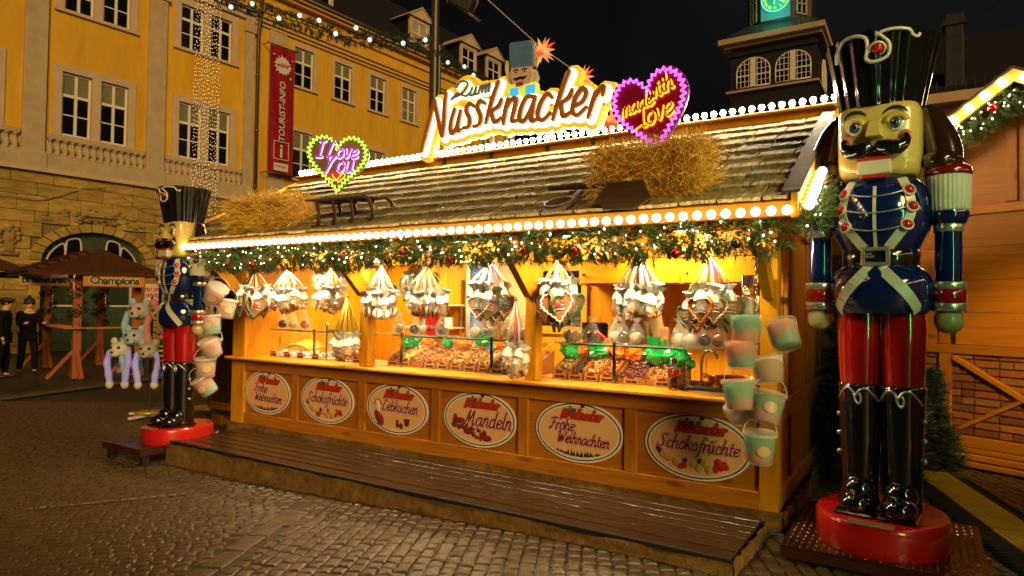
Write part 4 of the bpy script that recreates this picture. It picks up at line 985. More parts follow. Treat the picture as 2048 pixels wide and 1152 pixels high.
m_face = P('figure_skin', (.66, .48, .14), .25, coat=.6); m_facerosy = P('rosy_cheek', (.62, .20, .08), .3)
m_brownh = P('brown_hair_gloss', (.030, .012, .006), .15, coat=1); m_silver = P('silver_band', (.66, .62, .54), .28, metal=.75)
m_cream_s = P('cream_strap', (.62, .58, .45), .3, coat=.4); m_dred = P('dark_red_cap', (.22, .006, .006), .15, coat=1); m_jewel = P('red_jewel', (.50, .01, .008), .06, coat=1)
m_eyew = P('eye_white', (.75, .75, .70), .15, coat=1); m_iris = P('blue_iris', (.03, .07, .10), .1, coat=1); m_wood_hand = P('figure_hand', (.58, .45, .24), .25, coat=.5)
def hatf(a, z): return 1 + .024 * math.cos(a * 19) + .020 * math.cos(a * 7 + 1)
def nutcracker(m, label):
    t = thing('nutcracker_figure', label, 'nutcracker', m=m, group='giant nutcracker figures')
    o_ = lambda n, mb, mt, par=t: obj(n, mb, mt, parent=par)
    B = .20
    mb = MB(); mb.lathe([(0, 0), (.395, 0), (.395, 0), (.40, .02), (.40, .17), (.395, .185), (.38, .2), (.38, .2), (0, .2)], 48, sx=1.0, sy=1.14); ped = o_('pedestal', mb, m_redlac)
    mb = MB(); mb.box(-.13, .13, -.46, -.36, .2005, .206, bev=.002); obj('plaque', mb, P('brass_plaque', (.50, .30, .12), .4, metal=.5), parent=ped)
    for s in (-1, 1):     # boots, with knee swirls and studs
        X = s * .125
        mb = MB(); mb.lathe([(0, B), (.115, B), (.12, B + .05), (.112, B + .14), (.118, B + .3), (.128, B + .55), (.138, B + .80), (.138, B + .80), (.142, B + .82), (.138, B + .84), (.128, B + .845), (.128, B + .845), (0, B + .845)], 24, T(X, 0, 0), sy=1.05)
        mb.ball((X, -.17, B + .065), .1, 18, 12, (1.08, 1.35, .85)); mb.ball((X, -.085, B + .13), .1, 16, 10, (1.02, 1.1, 1.0)); mb.box(X - .115, X + .115, -.30, .11, B + .001, B + .025, bev=.02); boot = o_('boot', mb, m_black)
        sw = [V((X - s * .0 + .135 * math.sin(a), -.148 * math.cos(a), B + .77 + dz)) for a, dz in ((-1.1, -.03), (-.75, .02), (-.42, .05), (-.15, .02), (-.05, -.035), (.10, -.055), (.2, -.02), (.08, .02), (-.05, .0), (.12, .035), (.42, .05), (.75, .01), (1.1, -.04))]
        mb = MB(); mb.tube(spline(sw, 4), .0085, 6); obj('boot_swirl', mb, m_silver, parent=boot)
        for k in range(3): mb = MB(); mb.ball((X + s * .127, -.02, B + .62 - k * .13), .02, 10, 8); obj('boot_stud', mb, m_jewel if False else m_silver, parent=boot)
        mb = MB(); mb.lathe([(.128, B + .846), (.135, B + .95), (.142, B + 1.1), (.145, B + 1.24), (.14, B + 1.33)], 24, T(X, 0, 0), sy=1.05); o_('trouser_leg', mb, m_red)
    # tunic skirt, belt, chest
    PR = [(.20, 1.325), (.275, 1.325), (.275, 1.325), (.300, 1.36), (.318, 1.44), (.315, 1.52), (.285, 1.60), (.235, 1.645)]
    mb = MB(); mb.lathe([(0, B + 1.325)] + [(r, B + z) for r, z in PR], 40, sy=.86); sk = o_('tunic_skirt', mb, m_blue)
    mb = MB(); mb.lathe([(.232, B + 1.645), (.237, B + 1.65), (.237, B + 1.745), (.232, B + 1.75)], 40, sy=.9); bt = o_('belt', mb, P('belt_gloss', (.02, .016, .012), .12, metal=.3, coat=1))
    mb = MB(); y = -.222
    for a in ((-.085, .085, 1.635, 1.66), (-.085, .085, 1.735, 1.76), (-.085, -.06, 1.66, 1.735), (.06, .085, 1.66, 1.735)): mb.box(a[0], a[1], y - .012, y + .012, B + a[2], B + a[3], bev=.004)
    mb.box(-.06, -.005, y - .014, y, B + 1.69, B + 1.705); obj('buckle', mb, m_silver, parent=bt)
    CH = [(.232, 1.75), (.255, 1.80), (.290, 1.88), (.303, 1.97), (.300, 2.06), (.280, 2.14), (.235, 2.21), (.15, 2.26), (0, 2.28)]
    mb = MB(); mb.lathe([(r, B + z) for r, z in CH], 40, sy=.86); ch = o_('jacket', mb, m_blue)
    def surf(prof, z, a, off=.0):
        for (r0, z0), (r1, z1) in zip(prof[:-1], prof[1:]):
            if z0 <= z <= z1 and z1 > z0: r = r0 + (r1 - r0) * (z - z0) / (z1 - z0); break
        else: r = prof[-1][0]
        r += off; return V((r * math.sin(a), -r * .86 * math.cos(a), B + z))
    def strap(prof, path, hw, mat, name, par):
        """path of (z, angle); a band laid on the round body"""
        mb = MB(); vs = []; pts = [surf(prof, z, a, .009) for z, a in path]; N = len(pts)
        for i, p in enumerate(pts):
            d = (pts[min(i + 1, N - 1)] - pts[max(i - 1, 0)]).normalized(); nn = V((p.x, p.y / .74, .0)).normalized(); s_ = d.cross(nn).normalized() * hw
            vs += [p - s_ - nn * .012, p - s_, p + s_, p + s_ - nn * .012]
        fs = []
        for i in range(N - 1):
            for k in range(3): a = i * 4 + k; fs.append((a, a + 1, a + 5, a + 4))
        mb.add(vs, fs, False); return obj(name, mb, mat, parent=par)
    for s in (-1, 1):
        pz = [1.755 + (2.235 - 1.755) * k / 16 for k in range(17)]
        pa = [s * (.30 + .42 * math.sin(min(1, k / 9) * PI / 2) - (.0 if k < 9 else (k - 9) * .012)) for k in range(17)]
        st = strap(CH, list(zip(pz, pa)), .030, m_cream_s, 'strap', ch)
        for z in (1.90, 2.015, 2.125):
            k = min(range(17), key=lambda q: abs(pz[q] - z)); c = surf(CH, z, pa[k], .012); nn = V((c.x, c.y / .74, .12)).normalized()
            mb = MB(); mb.lathe([(.041, -.004), (.044, .008), (.034, .014), (.031, .010)], 16, frame(c, nn)); b = obj('button', mb, m_cream_s, parent=ch)
            mb = MB(); mb.lathe([(.032, .006), (.028, .020), (.016, .030), (0, .033)], 16, frame(c, nn)); obj('jewel', mb, m_jewel, parent=b)
        strap(PR, [(1.335 + .305 * k / 10, s * (.92 - .84 * (k / 10))) for k in range(11)], .034, m_cream_s, 'skirt_strap', sk)
    for z in (1.90, 2.015, 2.125):
        mb = MB(); mb.tube([surf(CH, z - .035 * math.sin(PI * k / 12) , -.62 + 1.24 * k / 12, .016) for k in range(13)], .005, 5); obj('cord', mb, m_silver, parent=ch)
    strap(CH, [(1.76 + .40 * k / 10, 0.0) for k in range(11)], .010, m_cream_s, 'centre_seam', ch)
    # arms
    for s in (-1, 1):
        X = s * .385; am = thing_part = None
        mb = MB(); mb.lathe([(0, B + 1.90), (.10, B + 1.91), (.115, B + 1.96), (.112, B + 1.99)], 24, T(X, 0, 0)); mb.TT = None
        mb.lathe([(.076, B + 1.50), (.078, B + 1.7), (.076, B + 1.86)], 20, T(X, 0, 0)); arm = o_('arm', mb, m_blue)
        mb = MB(); mb.cyl((s * .22, 0, B + 2.08), (s * .33, 0, B + 2.06), .09, n=14); obj('shoulder', mb, m_blue, parent=arm)
        def flute(a, z): return 1 + .030 * abs(math.sin(a * 15))
        mb = MB(); mb.lathe([(.112, B + 1.99), (.118, B + 2.0), (.123, B + 2.12), (.125, B + 2.215), (.120, B + 2.22)], 120, T(X, 0, 0), fn=flute, smooth=False); obj('epaulette', mb, m_cream_s, parent=arm)
        mb = MB(); mb.lathe([(.128, B + 2.222), (.136, B + 2.235), (.132, B + 2.265), (.10, B + 2.292), (0, B + 2.30)], 28, T(X, 0, 0)); obj('epaulette_cap', mb, m_dred, parent=arm)
        for z0, z1, mt, n in ((1.855, 1.915, m_silver, 'arm_band'), (1.485, 1.535, m_silver, 'arm_band'), (1.40, 1.484, m_red, 'cuff'), (1.345, 1.399, m_silver, 'arm_band')):
            r = .084 if z0 > 1.8 else .098
            mb = MB(); mb.lathe([(0, B + z0), (r - .004, B + z0), (r, B + z0 + .004), (r, B + z1 - .004), (r - .004, B + z1), (0, B + z1)], 24, T(X, 0, 0)); obj(n, mb, mt, parent=arm)
        mb = MB(); mb.ball((X, 0, B + 1.285), .085, 18, 12); obj('hand', mb, m_wood_hand, parent=arm)
    # head: rounded block, hair, face
    mb = MB(); n = 36; vs = []; fs = []
    lev = [(2.235, .80), (2.245, .90), (2.27, .955), (2.33, .985), (2.45, 1.0), (2.58, 1.0), (2.66, .985), (2.70, .95), (2.712, .88)]
    for z, sc_ in lev:
        for i in range(n):
            a = 2 * PI * i / n; c, s_ = math.cos(a), math.sin(a); e = 2 / 3.6
            vs.append((.252 * sc_ * abs(s_) ** e * (1 if s_ > 0 else -1), -.235 * sc_ * abs(c) ** e * (1 if c > 0 else -1), B + z))
    for k in range(len(lev) - 1):
        for i in range(n): j = (i + 1) % n; fs.append((k * n + i, k * n + j, (k + 1) * n + j, (k + 1) * n + i))
    fs += [tuple(range(n - 1, -1, -1)), tuple((len(lev) - 1) * n + i for i in range(n))]
    mb.add(vs, fs, True); hd = o_('head', mb, m_face)
    mb = MB(); mb.lathe([(.2, B + 2.26), (.22, B + 2.22), (.2, B + 2.205)], 20); obj('collar', mb, m_blackm, parent=ch)
    for s in (-1, 1):
        pts = [V((s * x, y, B + z)) for x, y, z in ((.262, .03, 2.70), (.30, .03, 2.62), (.335, .03, 2.50), (.365, .02, 2.38), (.365, .0, 2.30))]
        mb = MB(); mb.tube(spline(pts, 4), [.03 + .075 * math.sin(min(1, i / 11) * PI / 2) - (.04 if i == 16 else 0) for i in range(17)], 16); mb.ball((s * .345, -.03, B + 2.32), .095, 16, 10, (1.1, 1.2, .85)); o = obj('hair', mb, m_brownh, parent=hd)
    mb = MB(); mb.ball((0, .12, B + 2.46), .3, 24, 14, (1.05, .75, .88)); obj('hair', mb, m_brownh, parent=hd)
    F = -.236
    mb = MB(); mb.add([(-.035, F, B + 2.60), (.035, F, B + 2.60), (.055, F, B + 2.475), (-.055, F, B + 2.475), (-.028, F - .04, B + 2.585), (.028, F - .04, B + 2.585), (.042, F - .085, B + 2.48), (-.042, F - .085, B + 2.48)],
        [(4, 7, 6, 5), (0, 3, 7, 4), (1, 5, 6, 2), (3, 2, 6, 7), (0, 4, 5, 1)]); obj('nose', mb, m_face, parent=hd)
    for s in (-1, 1):
        mb = MB(); mb.lathe([(.045, -.002), (.050, .004), (.044, .012), (.02, .018), (0, .019)], 20, frame((s * .125, F + .006, B + 2.565), (0, -1, 0)) @ M.Diagonal((1.0, 1.12, 1, 1))); e = obj('eye', mb, m_eyew, parent=hd)
        mb = MB(); mb.ball((s * .118, F - .008, B + 2.56), .034, 14, 10, (1, .42, 1.12)); obj('iris', mb, m_iris, parent=e)
        mb = MB(); mb.ball((s * .116, F - .017, B + 2.56), .017, 10, 8, (1, .5, 1.1)); obj('pupil', mb, m_black, parent=e)
        mb = MB(); mb.ball((s * .106, F - .022, B + 2.573), .006, 6, 5); obj('glint', mb, m_eyew, parent=e)
        mb = MB(); mb.tube([(s * (.125 + .056 * math.cos(a)), F - .008, B + 2.572 + .042 * math.sin(a)) for a in [PI * k / 10 for k in range(11)]], .019, 6); obj('eyelid', mb, m_face, parent=e)
        mb = MB(); mb.tube([(s * (.115 + .075 * math.cos(a)), F + .002, B + 2.60 + .068 * math.sin(a)) for a in [.35 + 2.3 * k / 10 for k in range(11)]], [.004 + .007 * math.sin(PI * k / 10) for k in range(11)], 6); obj('eyebrow', mb, m_blackm, parent=hd)
        mp = spline([V((s * x, y, B + z)) for x, y, z in ((.014, F - .035, 2.425), (.06, F - .042, 2.405), (.11, F - .035, 2.392), (.155, F - .022, 2.41), (.178, F - .012, 2.45), (.172, F - .008, 2.485))], 5)
        N = len(mp); mb = MB(); mb.tube(mp, [.030 + .026 * math.sin(PI * min(1, k / N * 1.6)) if k / N < .45 else max(.009, .056 * (1 - (k / N - .45) * 1.5)) for k in range(N)], 12); obj('moustache', mb, m_black, parent=hd)
        mb = MB(); mb.ball((s * .172, F + .006, B + 2.465), .04, 14, 8, (1, .25, 1.2)); obj('cheek', mb, m_facerosy, parent=hd)
    mb = MB(); mb.box(-.098, .098, F - .055, F + .02, B + 2.232, B + 2.325, bev=.008); jw = obj('jaw', mb, m_cream_s, parent=hd)
    mb = MB(); mb.box(-.10, .10, F - .058, F + .02, B + 2.3255, B + 2.345, bev=.006); mb.box(-.08, .08, F - .045, F + .02, B + 2.21, B + 2.2315, bev=.006); obj('lip', mb, P('lip_red', (.50, .03, .015), .3, coat=.5), parent=jw)
    # hat
    hp = [(.246, 2.70), (.252, 2.72), (.276, 2.85), (.304, 3.0), (.326, 3.11), (.338, 3.16), (.338, 3.16), (.333, 3.168), (.30, 3.16), (0, 3.14)]
    mb = MB(); mb.lathe([(r, B + z) for r, z in hp], 152, fn=hatf, sy=.97); ht = o_('hat', mb, m_black)
    def hs(z, a, off=.012):
        for (r0, z0), (r1, z1) in zip(hp[:-1], hp[1:]):
            if z0 <= z <= z1 and z1 > z0: r = r0 + (r1 - r0) * (z - z0) / (z1 - z0); break
        r += off; return V((r * math.sin(a), -r * .97 * math.cos(a), B + z))
    pts = [(3.02, -.82), (3.09, -.74), (3.145, -.55), (3.15, -.3), (3.12, -.12), (3.05, -.1), (2.99, -.13), (2.965, .03), (2.99, .26), (3.06, .29), (3.11, .17), (3.14, .05)]
    pts2 = [(3.12, .05), (3.145, .2), (3.15, .42), (3.14, .62), (3.11, .70), (3.10, .80), (3.12, .84)]
    mb = MB(); mb.tube(spline([hs(*p) for p in pts], 4), .0115, 7); mb.tube(spline([hs(*p) for p in pts2], 4), .0105, 7); em = obj('hat_emblem', mb, m_cream_s, parent=ht)
    c = hs(3.045, .08, .006); nn = V((c.x, c.y, -.3)).normalized()
    mb = MB(); mb.lathe([(.05, 0), (.055, .006), (.046, .012), (.040, .008)], 20, frame(c, nn)); obj('emblem_ring', mb, m_cream_s, parent=em)
    mb = MB(); mb.lathe([(.036, .004), (.03, .016), (0, .024)], 16, frame(c, nn)); obj('jewel', mb, m_jewel, parent=em)
    return t
NC = nutcracker(T(-.235, 5.12, .10, rz=-.10), 'tallest blue and red nutcracker figure on a red pedestal at the right end')
copy_thing(NC, T(-7.31, 4.42, .05, rz=.03, s=.86), 'smaller nutcracker figure in profile behind white tubs at the left end of the stall')
lamp('SPOT', (2.6, 1.2, 3.6), 200, (.62, 1, .50), .12, (-.2, 5.0, 2.7), spot=.55, name='floodlight')
# ---------------------------------------------------------------- people: one continuous body, clothing and hair as children
def skin_obj(name, verts, edges, radii, mat, par, root=0, sub=2):
    me = bpy.data.meshes.new(name); me.from_pydata(verts, edges, []); me.materials.append(mat)
    o = bpy.data.objects.new(name, me); COL.objects.link(o)
    md = o.modifiers.new('skin', 'SKIN'); md.use_smooth_shade = True
    for i, sv in enumerate(me.skin_vertices[0].data):
        r = radii[i]; sv.radius = r if isinstance(r, tuple) else (r, r); sv.use_root = (i == root)
    s = o.modifiers.new('sub', 'SUBSURF'); s.levels = s.render_levels = sub
    o.parent = par; return o
m_skin = P('skin', (.50, .27, .15), .5); m_hair = P('dark_hair', (.02, .012, .008), .5)
def person(m, label, jacket, trousers, J, hat=None, hair=True, apron=None, shoes=True):
    """J: joint positions in the person's own frame, facing -y, feet at z=0"""
    t = thing('person', label, 'person', m=m); g = lambda k: V(J[k])
    names = ['pelvis', 'belly', 'chest', 'neck', 'head', 'crown']
    for s in 'lr': names += [s + k for k in ('sho', 'elb', 'wri', 'hand', 'hip', 'knee', 'ank', 'toe')]
    ix = {k: i for i, k in enumerate(names)}
    E = [('pelvis', 'belly'), ('belly', 'chest'), ('chest', 'neck'), ('neck', 'head'), ('head', 'crown')]
    for s in 'lr': E += [('chest', s + 'sho'), (s + 'sho', s + 'elb'), (s + 'elb', s + 'wri'), (s + 'wri', s + 'hand'), ('pelvis', s + 'hip'), (s + 'hip', s + 'knee'), (s + 'knee', s + 'ank'), (s + 'ank', s + 'toe')]
    rad = dict(pelvis=(.15, .11), belly=(.14, .105), chest=(.15, .11), neck=.058, head=(.082, .10), crown=(.070, .085))
    for s in 'lr': rad.update({s + 'sho': .068, s + 'elb': .045, s + 'wri': .030, s + 'hand': .036, s + 'hip': .085, s + 'knee': .06, s + 'ank': .042, s + 'toe': .038})
    skin_obj('body', [g(k) for k in names], [(ix[a], ix[b]) for a, b in E], [rad[k] for k in names], m_skin, t)
    jn = ['belly', 'pelvis', 'chest', 'nk'] + [s + k for s in 'lr' for k in ('sho', 'elb', 'wri')]; jx = {k: i for i, k in enumerate(jn)}
    pos = {k: (g(k) if k != 'nk' else g('chest').lerp(g('neck'), .75)) for k in jn}
    je = [('pelvis', 'belly'), ('belly', 'chest'), ('chest', 'nk')] + [e for s in 'lr' for e in (('chest', s + 'sho'), (s + 'sho', s + 'elb'), (s + 'elb', s + 'wri'))]
    jr = dict(pelvis=(.185, .145), belly=(.178, .14), chest=(.180, .14), nk=.085)
    for s in 'lr': jr.update({s + 'sho': .092, s + 'elb': .066, s + 'wri': .052})
    skin_obj('jacket', [pos[k] for k in jn], [(jx[a], jx[b]) for a, b in je], [jr[k] for k in jn], jacket, t)
    ln = ['pelvis'] + [s + k for s in 'lr' for k in ('hip', 'knee', 'ank')]; lx = {k: i for i, k in enumerate(ln)}
    le = [e for s in 'lr' for e in (('pelvis', s + 'hip'), (s + 'hip', s + 'knee'), (s + 'knee', s + 'ank'))]
    lr_ = dict(pelvis=(.16, .12));
    for s in 'lr': lr_.update({s + 'hip': .105, s + 'knee': .078, s + 'ank': .065})
    skin_obj('trousers', [g(k) for k in ln], [(lx[a], lx[b]) for a, b in le], [lr_[k] for k in ln], trousers, t)
    if shoes:
        for s in 'lr':
            a, b = g(s + 'ank'), g(s + 'toe'); mb = MB(); c = a.lerp(b, .5); d = b - a; d.z = 0
            mb.ball((0, 0, 0), .06, 12, 8, (.85, 2.3, .8), t=T(c.x, c.y, .045, rz=math.atan2(d.y, d.x) - PI / 2)); obj('shoe', mb, m_blackm, parent=t)
    hd = g('head'); cr = g('crown'); upv = (cr - hd).normalized(); fwv = V(J.get('face', (0, -1, 0))).normalized(); fwv = (fwv - upv * fwv.dot(upv)).normalized(); rv = upv.cross(fwv)
    HM = M(((-rv.x, -fwv.x, upv.x, hd.x), (-rv.y, -fwv.y, upv.y, hd.y), (-rv.z, -fwv.z, upv.z, hd.z), (0, 0, 0, 1)))
    fm = MB(); fm.TT = HM
    fm.add([(-.012, -.092, .045), (.012, -.092, .045), (.022, -.098, -.012), (-.022, -.098, -.012), (0, -.128, -.004)], [(0, 4, 1), (1, 4, 2), (2, 4, 3), (3, 4, 0)], True); obj('nose', fm, m_skin, parent=t)
    for s in (-1, 1):
        mb = MB(); mb.TT = HM; mb.ball((s * .034, -.090, .03), .012, 8, 6, (1, .6, .7)); obj('eye', mb, m_black, parent=t)
        mb = MB(); mb.TT = HM; mb.ball((s * .088, .005, .01), .03, 8, 6, (.35, .6, 1)); obj('ear', mb, m_skin, parent=t)
        mb = MB(); mb.TT = HM; mb.tube([(s * .016, -.097, .058), (s * .035, -.096, .064), (s * .055, -.086, .056)], .005, 5); obj('eyebrow', mb, m_hair, parent=t)
    mb = MB(); mb.TT = HM; mb.ball((0, -.092, -.045), .024, 8, 6, (1, .4, .3)); obj('mouth', mb, P('lips', (.38, .10, .08), .5), parent=t)
    if hair: mb = MB(); mb.TT = HM; mb.ball((0, .022, .055), .108, 16, 10, (.95, 1.0, .95)); obj('hair', mb, m_hair, parent=t)
    for s in 'lr':   # five fingers on each hand
        h, w = g(s + 'hand'), g(s + 'wri'); d = (h - w).normalized(); sd_ = d.orthogonal().normalized(); mb = MB()
        for k, (off, l) in enumerate(((-.024, .055), (-.008, .066), (.008, .063), (.024, .048))):
            b = h + sd_ * off + d * .01; mb.tube([b, b + d * l * .55, b + d * l + d.cross(sd_) * .018], [.0095, .009, .007], 6)
        b = w.lerp(h, .6) + sd_ * -.03; mb.tube([b, b + d * .03 - sd_ * .018, b + d * .058 - sd_ * .014], [.011, .010, .008], 6); obj('fingers', mb, m_skin, parent=t)
    if hat == 'pom':
        mb = MB(); mb.TT = HM; mb.lathe([(.112, .03), (.118, .035), (.116, .075), (.112, .08), (.108, .13), (.07, .175), (0, .19)], 18); mb.ball((0, .01, .205), .04, 10, 8, jit=.15); obj('knitted_hat', mb, m_blackm, parent=t)
    if hat == 'cap':
        mb = MB(); mb.TT = HM; mb.lathe([(.108, .05), (.13, .085), (.132, .11), (.09, .135), (0, .14)], 20, sy=1.1); mb.box(-.07, .07, -.18, -.09, .055, .066, bev=.005); obj('flat_cap', mb, m_blackm, parent=t)
    if apron:
        mb = MB(); c = g('chest'); p = g('pelvis'); mb.add([c + V((-.11, -.150, .08)), c + V((.11, -.150, .08)), p + V((.20, -.155, -.05)), p + V((-.20, -.155, -.05)), p + V((-.2, -.16, -.45)), p + V((.2, -.16, -.45))], [(0, 3, 2, 1), (3, 4, 5, 2)], True); obj('apron', mb, apron, parent=t)
    return t
def pose(lean=0.0, arms='down', step=0.0, side=0.0):
    c, s = math.cos(lean), math.sin(lean); f = lambda x, u, y=0.0: (x + side * u, -u * s + y * c, .95 + u * c + y * s)
    J = dict(pelvis=(0, 0, .95), belly=f(0, .2), chest=f(0, .40), neck=f(0, .58), head=f(0, .68, -.02), crown=f(0, .77, -.015))
    for k, x in (('l', 1), ('r', -1)):
        J[k + 'sho'] = f(.18 * x, .48); J[k + 'hip'] = (.10 * x, 0, .90); J[k + 'knee'] = (.11 * x, -.04 - step * x * .5, .5); J[k + 'ank'] = (.11 * x, .02 - step * x, .085); J[k + 'toe'] = (.12 * x, -.14 - step * x, .035)
        S = V(J[k + 'sho'])
        if arms == 'down': J[k + 'elb'] = S + V((.05 * x, .03, -.28)); J[k + 'wri'] = S + V((.06 * x, -.04, -.53)); J[k + 'hand'] = S + V((.06 * x, -.06, -.60))
        if arms == 'work': J[k + 'elb'] = S + V((.10 * x, -.06, -.27)); J[k + 'wri'] = S + V((-.02 * x, -.27, -.34)); J[k + 'hand'] = S + V((-.03 * x, -.34, -.34))
        if arms == 'table': J[k + 'elb'] = S + V((.05 * x, -.12, -.25)); J[k + 'wri'] = S + V((.0, -.36, -.22)); J[k + 'hand'] = S + V((0, -.43, -.21))
    return {k: tuple(v) for k, v in J.items()}
m_beige = P('beige_jacket', (.44, .33, .16), .75, bump=(14, .5), var=((.36, .26, .12), 4, (1, 1, 1))); m_navy = P('dark_cloth', (.012, .012, .015), .8); m_apron = P('brown_apron', (.10, .055, .03), .7)
J = pose(.80, 'work'); J['face'] = (0.05, -.8, -.6); person(T(-4.12, 6.75, .14, rz=-.30), 'vendor in a beige jacket bending her head over the wrapped apples', m_beige, m_navy, J, apron=m_apron)
J = pose(.12, 'work'); J['face'] = (0, -1, -.25); person(T(-2.52, 6.62, .14, rz=-.15), 'vendor in a beige jacket and brown apron half hidden by the small cookie bags', m_beige, m_navy, J, apron=m_apron)

# ---------------------------------------------------------------- fittings at the back of the stall
def boxthing(name, label, cat, parts, grp=None):
    t = thing(name, label, cat, parts[0][3] if len(parts[0]) > 3 else (0, 0, 0), group=grp)
    for p in parts: obj(p[0], p[1], p[2], parent=t, world=True)
    return t
mb = MB(); mb.box(-3.5, -1.0, 7.1, 7.59, 1.90, 2.5, bev=.005)
d2 = []
for k in range(2): q = MB(); q.box(-3.48 + 1.25 * k, -2.26 + 1.25 * k, 7.075, 7.098, 1.915, 2.48, bev=.006); d2.append(('door', q, m_wx))
kn = MB(); kn.ball((-3.42, 7.06, 2.02), .018, 8, 6); kn.ball((-2.17, 7.06, 2.02), .018, 8, 6)
boxthing('wall_cabinet', 'long pine wall cabinet across the back of the stall above the right vendor', 'cabinet', [('carcass', mb, m_wx)] + d2 + [('knob', kn, m_blackm)])
mb = MB(); mb.box(-4.42, -4.34, 7.54, 7.595, .14, 2.3); mb.box(-3.68, -3.60, 7.54, 7.595, .14, 2.3); mb.box(-4.34, -3.68, 7.54, 7.595, 1.28, 1.38); mb.box(-4.34, -3.68, 7.54, 7.595, 2.1, 2.2)
q = MB(); q.box(-4.34, -3.68, 7.57, 7.594, 1.38, 2.1); q2 = MB(); q2.box(-4.34, -3.68, 7.57, 7.594, .14, 1.28); h = MB(); h.box(-4.3, -4.28, 7.50, 7.54, 1.1, 1.24, bev=.004)
boxthing('back_door', 'pine back door with a dark window behind the green trimmed hearts', 'door', [('door_frame', mb, m_wz), ('pane', q, m_glassdark), ('door_panel', q2, m_wz), ('handle', h, m_chrome)])
mb = MB(); mb.box(-5.50, -5.44, 7.55, 7.598, .4, 2.35); mb.box(-5.02, -4.96, 7.55, 7.598, .4, 2.35); mb.box(-5.44, -5.02, 7.55, 7.598, 2.29, 2.35); mb.box(-5.44, -5.02, 7.55, 7.598, .4, .46)
q = MB(); q.box(-5.44, -5.02, 7.575, 7.597, .46, 2.29)
fl_ = MB()
for _ in range(60): fl_.ball((R.uniform(-5.4, -5.06), 7.572, R.uniform(1.55, 2.25)), R.uniform(.008, .022), 6, 4, (1, .3, 1))
m_poster = P('poster_blue', (.05, .14, .42), .4, emis=(.06, .16, .5), es=.25); boxthing('framed_poster', 'white framed blue poster with white blossoms behind the bending vendor', 'poster', [('frame', mb, m_white), ('sheet', q, m_poster), ('blossom_print', fl_, m_white)])
mb = MB(); mb.box(-4.95, -4.44, 7.56, 7.596, .14, 2.4); boxthing('wall_panel', 'plain cream wall panel between the blue poster and the back door', 'panel', [('panel', mb, P('cream_panel', (.48, .36, .20), .6))])
ps = []
for z in (1.30, 1.62): q = MB(); q.box(-6.4, -5.55, 7.28, 7.59, z, z + .025, bev=.004); ps.append(('shelf', q, m_white))
q = MB()
for x in (-6.38, -5.6): q.box(x, x + .03, 7.56, 7.595, 1.1, 2.0)
ps.append(('upright', q, m_chrome)); boxthing('wall_shelf', 'white two tier wall shelf left of the blue poster', 'shelf', ps)
for i, (x, z, r, h, mt, nm) in enumerate(((-5.7, 1.325, .06, .12, m_white, 'white tin on the lower tier of the back shelf'), (-5.95, 1.325, .05, .10, m_chrome, 'small metal tin on the lower tier of the back shelf'), (-5.8, 1.645, .055, .1, m_wz, 'wooden tub on the upper tier of the back shelf'))):
    t = thing('storage_tin', nm, 'tin', (x, 7.42, z)); mb = MB(); mb.lathe([(0, 0), (r, 0), (r, 0), (r, h), (0, h)], 16); obj('can', mb, mt, parent=t); mb = MB(); mb.lathe([(r + .003, h - .01), (r + .003, h + .012), (0, h + .014)], 16); obj('lid', mb, m_cream_s, parent=t)

# ---------------------------------------------------------------- counter display: glass case, trays, cards
m_glass = P('case_glass', (.85, .95, .88), .04, alpha=.13, spec=.5); m_glassedge = P('glass_edge', (.35, .60, .42), .15, alpha=.75)
CS = thing('display_case', 'long glass display case with chrome posts on the stall counter', 'display case', (-4.6, 5.6, .97))
for (a, b) in ((-7.04, -5.19), (-5.02, -3.09), (-2.94, -1.18)):
    mb = MB(); mb.box(a, b, 5.46, 5.74, 1.300, 1.308); sh = obj('shelf_glass', mb, m_glass, parent=CS, world=True)
    mb = MB(); mb.box(a, b, 5.452, 5.4595, 1.298, 1.310); obj('glass_edge', mb, m_glassedge, parent=CS, world=True)
    if b < -2: mb = MB(); mb.box(a, b, 5.385, 5.390, .985, 1.296); obj('front_pane', mb, P('front_glass', (.85, .95, .88), .02, alpha=.02, spec=.12), parent=CS, world=True)
for x in (-6.15, -4.77, -3.60, -2.30):
    mb = MB(); mb.box(x - .012, x + .012, 5.375, 5.40, .97, 1.33); obj('post', mb, m_chrome, parent=CS, world=True)
mb = MB(); mb.box(XL + .08, XR - .1, 5.43, 6.05, .90, .945); obj('base_shelf', mb, m_wx, parent=CS, world=True)
t = thing('brass_post', 'tall chrome rod with a ball top in front of the white boxes', 'rod', (-5.92, 5.37, .969)); mb = MB(); mb.cyl((0, 0, 0), (0, 0, .40), .012, n=10); obj('rod', mb, m_chrome, parent=t); mb = MB(); mb.ball((0, 0, .42), .025, 10, 8); obj('ball', mb, m_chrome, parent=t); mb = MB(); mb.box(0, .20, -.008, .008, .345, .365); obj('arm', mb, m_chrome, parent=t)
def nutmat(n, c, c2):
    c = tuple(min(.75, v * k) for v, k in zip(c, (1.5, 1.25, .9))); c2 = tuple(min(.7, v * 1.25) for v in c2)
    return P('nuts_' + n, c, .45, var=(c2, 30, (1, 1, 1)), bump=(60, .4))
def nuts(mb, x0, x1, y0, y1, zf, zb, n, r, el=1.5):
    for _ in range(n):
        u = R.random(); x = R.uniform(x0 + r, x1 - r); y = y0 + (y1 - y0) * u; z = zf + (zb - zf) * u + R.uniform(-.012, .018)
        mb.ball((x, y, z), r * R.uniform(.8, 1.15), 6, 4, (1, el, .8), rot=M.Rotation(R.uniform(0, 6), 3, 'Z') @ M.Rotation(R.uniform(-.5, .5), 3, 'X'))
m_card = P('price_card', (.62, .30, .10), .5); m_cardw = P('white_card', (.75, .70, .62), .5)
